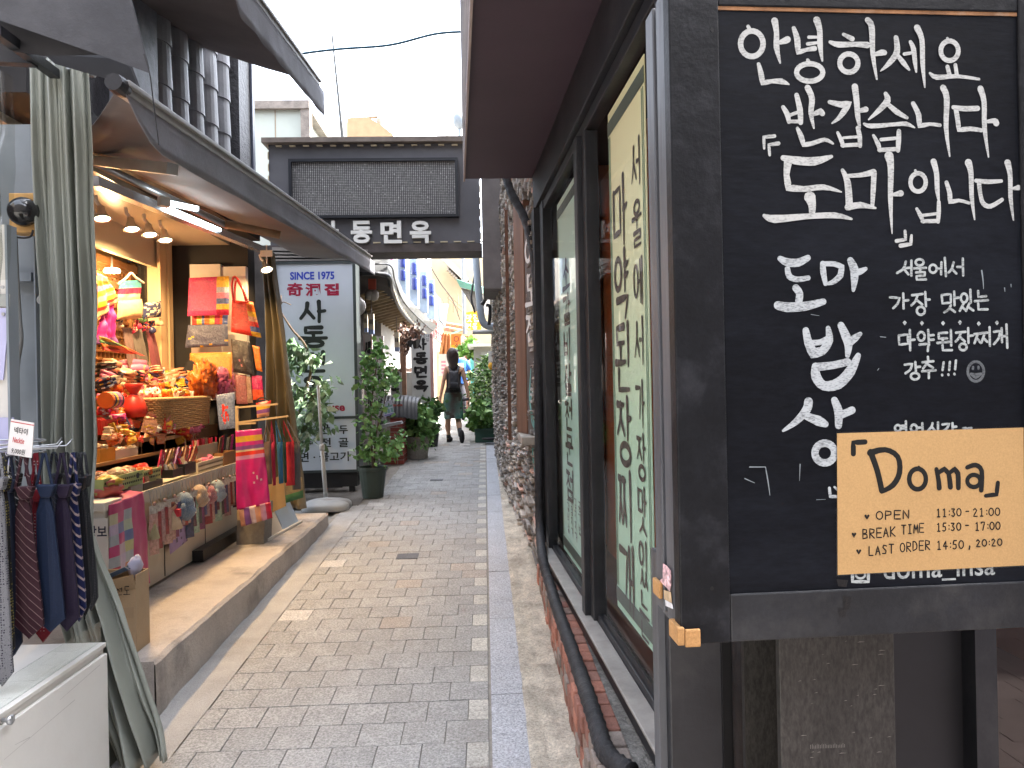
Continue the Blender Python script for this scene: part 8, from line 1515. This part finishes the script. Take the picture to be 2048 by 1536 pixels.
b = MB(); puff(b, [J(898.5, 765, -.25), J(918, 765, -.25), J(918.5, 778, -.26), J(897.5, 778, -.26)], .07, 12, 8, None, 5, .06, .45); b.tube([J(907, 741, -.17), J(906.5, 733, -.15), J(909, 733, -.15), J(909, 741, -.17)], .008, 6); b.build('backpack_pocket', M_blkc, wm, smooth=True)
b = MB()
for s in (-1, 1): b.tube(smooth_path([J(908 + s * 6, 743, -.14), J(908 + s * 9.5, 734, -.07), J(908 + s * 10.5, 735, .03), J(908 + s * 11, 752, .10), J(908 + s * 12, 768, .0)], 4), .020, 8, flat=.5)
b.build('backpack_strap', M_pack2, wm, smooth=True)
# socks and shoes: planted left, lifted right with the sole showing
b = MB(); b.tube([J(897, 869, .0), J(898, 877, .01), J(898, 885, .0)], [.042, .042, .045], 12); b.build('sock', M_blkc, wm, smooth=True)
b = MB(); fx = J(898, 888); fx.z = gw; b.blob(fx + Vector((.02, .06, .045)), .048, .13, .047, .08, 2, 1, 18, 12); b.build('shoe', M_blkc, wm, smooth=True)
b = MB(); b.tube([J(919, 858, -.15), J(920.5, 866, -.2), J(921.5, 872, -.22)], [.042, .040, .042], 12); b.build('sock', mat('grey_sock', (.05, .05, .055), .8), wm, smooth=True)
b = MB(); sh_ = J(924, 880, -.22); sh_.z = max(sh_.z, gw + .1); b.blob(sh_, .048, .045, .125, .06, 2, 2, 18, 12); b.build('shoe', M_blkc, wm, smooth=True)
b = MB(); b.tube(smooth_path([J(926, 800, -.06), J(931, 799, -.1), J(937, 798, -.12)], 3), .028, 8); b.build('folded_jacket', mat('grey_jacket', (.11, .10, .11), .8), wm, smooth=True)

# the man in blue further on
Ym = 17.5
def K(x, y, d=0): return W(x, y, Y=Ym + d)
mn_ = thing('person', 'man in a bright blue T-shirt with short dark hair beyond the woman', 'person'); gm_ = gz(Ym)
def zt_(x, z): p = K(x, 740); p.z = gm_ + z; return p
hx = 919
jm = [(zt_(hx, .92), (.15, .11)), (zt_(hx, 1.12), (.14, .10)), (zt_(hx, 1.32), (.17, .11)), (zt_(hx, 1.44), (.15, .09)), (zt_(hx, 1.52), .058), (zt_(hx, 1.60), (.08, .095)), (zt_(hx, 1.67), (.078, .09)),
      (zt_(hx + 15, 1.40), .06), (zt_(hx + 19, 1.20), .045), (zt_(hx + 17, 1.0) + Vector((0, .18, 0)), .036), (zt_(hx - 15, 1.40), .06), (zt_(hx - 19, 1.18), .045), (zt_(hx - 18, .95) + Vector((0, .1, 0)), .036),
      (zt_(hx + 6, .85), .09), (zt_(hx + 6, .48), .06), (zt_(hx + 6, .08), .042), (zt_(hx - 6, .85), .09), (zt_(hx - 6, .48), .06), (zt_(hx - 6, .08) , .042)]
em = [(0, 1), (1, 2), (2, 3), (3, 4), (4, 5), (5, 6), (3, 7), (7, 8), (8, 9), (3, 10), (10, 11), (11, 12), (0, 13), (13, 14), (14, 15), (0, 16), (16, 17), (17, 18)]
jt, ed = jm, em; hand_j(None, 9, -1); hand_j(None, 12, 1); skinned('body', jm, em, M_skin, mn_, 2, 0)
b = MB(); b.blob(zt_(hx, 1.665) + Vector((0, -.02, .01)), .092, .098, .085, .08, 4, 1, 18, 12); b.build('hair', M_hair, mn_, smooth=True)
b = MB(); loft(b, [(zt_(hx, 1.49), .075, .075), (zt_(hx, 1.45), .19, .11), (zt_(hx, 1.32), .205, .135), (zt_(hx, 1.1), .175, .13), (zt_(hx, .88), .185, .14)]); b.tube([zt_(hx + 12, 1.42), zt_(hx + 16, 1.32), zt_(hx + 18.5, 1.2)], [.075, .075, .072], 12); b.tube([zt_(hx - 12, 1.42), zt_(hx - 16, 1.32), zt_(hx - 18.5, 1.2)], [.075, .075, .072], 12); b.build('tshirt', mat('blue_cotton', (.03, .12, .42), .8, .1), mn_, smooth=True)
b = MB(); puff(b, [zt_(hx - 9, 1.36) + Vector((0, -.16, 0)), zt_(hx + 9, 1.36) + Vector((0, -.16, 0)), zt_(hx + 9, 1.05) + Vector((0, -.17, 0)), zt_(hx - 9, 1.05) + Vector((0, -.17, 0))], .08, 10, 10, None, 3); b.build('bag', mat('lime_bag', (.45, .48, .22), .7), mn_, smooth=True)
b = MB()
for s in (-6, 6): b.tube([zt_(hx + s * .8, .92), zt_(hx + s, .48), zt_(hx + s, .10)], [.11, .08, .07], 12)
b.build('trousers', mat('dark_trousers', (.04, .04, .05), .8), mn_, smooth=True)
b = MB()
for s in (-6, 6): b.blob(zt_(hx + s, .045) + Vector((0, .05, 0)), .05, .13, .045, .05, 2, 1, 12, 8)
b.build('shoes', M_blkc, mn_, smooth=True)
# ================================================================== PARTS OF PARTS
NEST = {'chalkboard_sign': {'board': ('chalk_lettering', 'chalk_smiley', 'chalk_scratches', 'tape_scrap')}, 'opening_hours_card': {'card': ('marker_lettering',)}, 'window_banner': {'film': ('border', 'lettering')},
        'upright_sign': {'panel': ('blue_lettering', 'red_lettering', 'black_lettering')}, 'arch_sign': {'box': ('letters', 'light_strip')}, 'price_card': {'card': ('lettering', 'red_lettering', 'border_line')},
        'white_pedestal': {'sign_sheet': ('lettering',)}, 'display_cabinet': {'door': ('knob', 'scuffs')}, 'spotlight': {'shade': ('bulb',)}, 'menu_board': {'board': ('border', 'lettering')}, 'pillar_sign': {'board': ('lettering', 'small_lettering')},
        'pane_sign': {'board': ('lettering',)}, 'fascia_sign': {'board': ('red_lettering', 'black_lettering')}, 'yellow_sign': {'board': ('lettering',)}, 'orange_banner': {'board': ('yellow_half', 'lettering')}, 'notice_sheet': {'board': ('print',)},
        'menu_sheet': {'sheet': ('picture_blocks', 'violet_band')}, 'restaurant_building': {'window_frame': ('window_pane', 'sill'), 'canopy_soffit': ('canopy_edge_trim',)}, 'plank_sign': {'board': ('lettering', 'drawing')}, 'cardboard_box': {'box': ('flap', 'tape', 'pen_lettering')},
        'souvenir_shop': {'door_post': ('window_pane',), 'lattice': ('lattice_paper',)}, 'awning': {'front_bar': ('end_cap',)}, 'parasol_stand': {}, 'paper_lantern': {'shade': ('base_band', 'print')}, 'display_counter': {'body': ('panel_gap', 'plinth')}, 'tower_block': {'wall': ('window_strip',)}, 'grey_shed': {'body': ('door',)}}
def stem(o): return o.name.split('.')[0]
_ch = {}
for o in bpy.data.objects:
    if o.parent: _ch.setdefault(o.parent.name, []).append(o)
for o in list(bpy.data.objects):
    if o.parent is None and stem(o) in NEST:
        for part, subs in NEST[stem(o)].items():
            ps_ = [c for c in _ch.get(o.name, []) if stem(c) == part]
            if ps_:
                for c in _ch[o.name]:
                    if stem(c) in subs and c is not ps_[0]: c.parent = ps_[0]
for o in list(bpy.data.objects):
    if stem(o) == 'person':
        bp = [c for c in _ch.get(o.name, []) if stem(c) == 'backpack']
        for c in _ch.get(o.name, []):
            if stem(c) in ('backpack_pocket', 'backpack_strap') and bp: c.parent = bp[0]
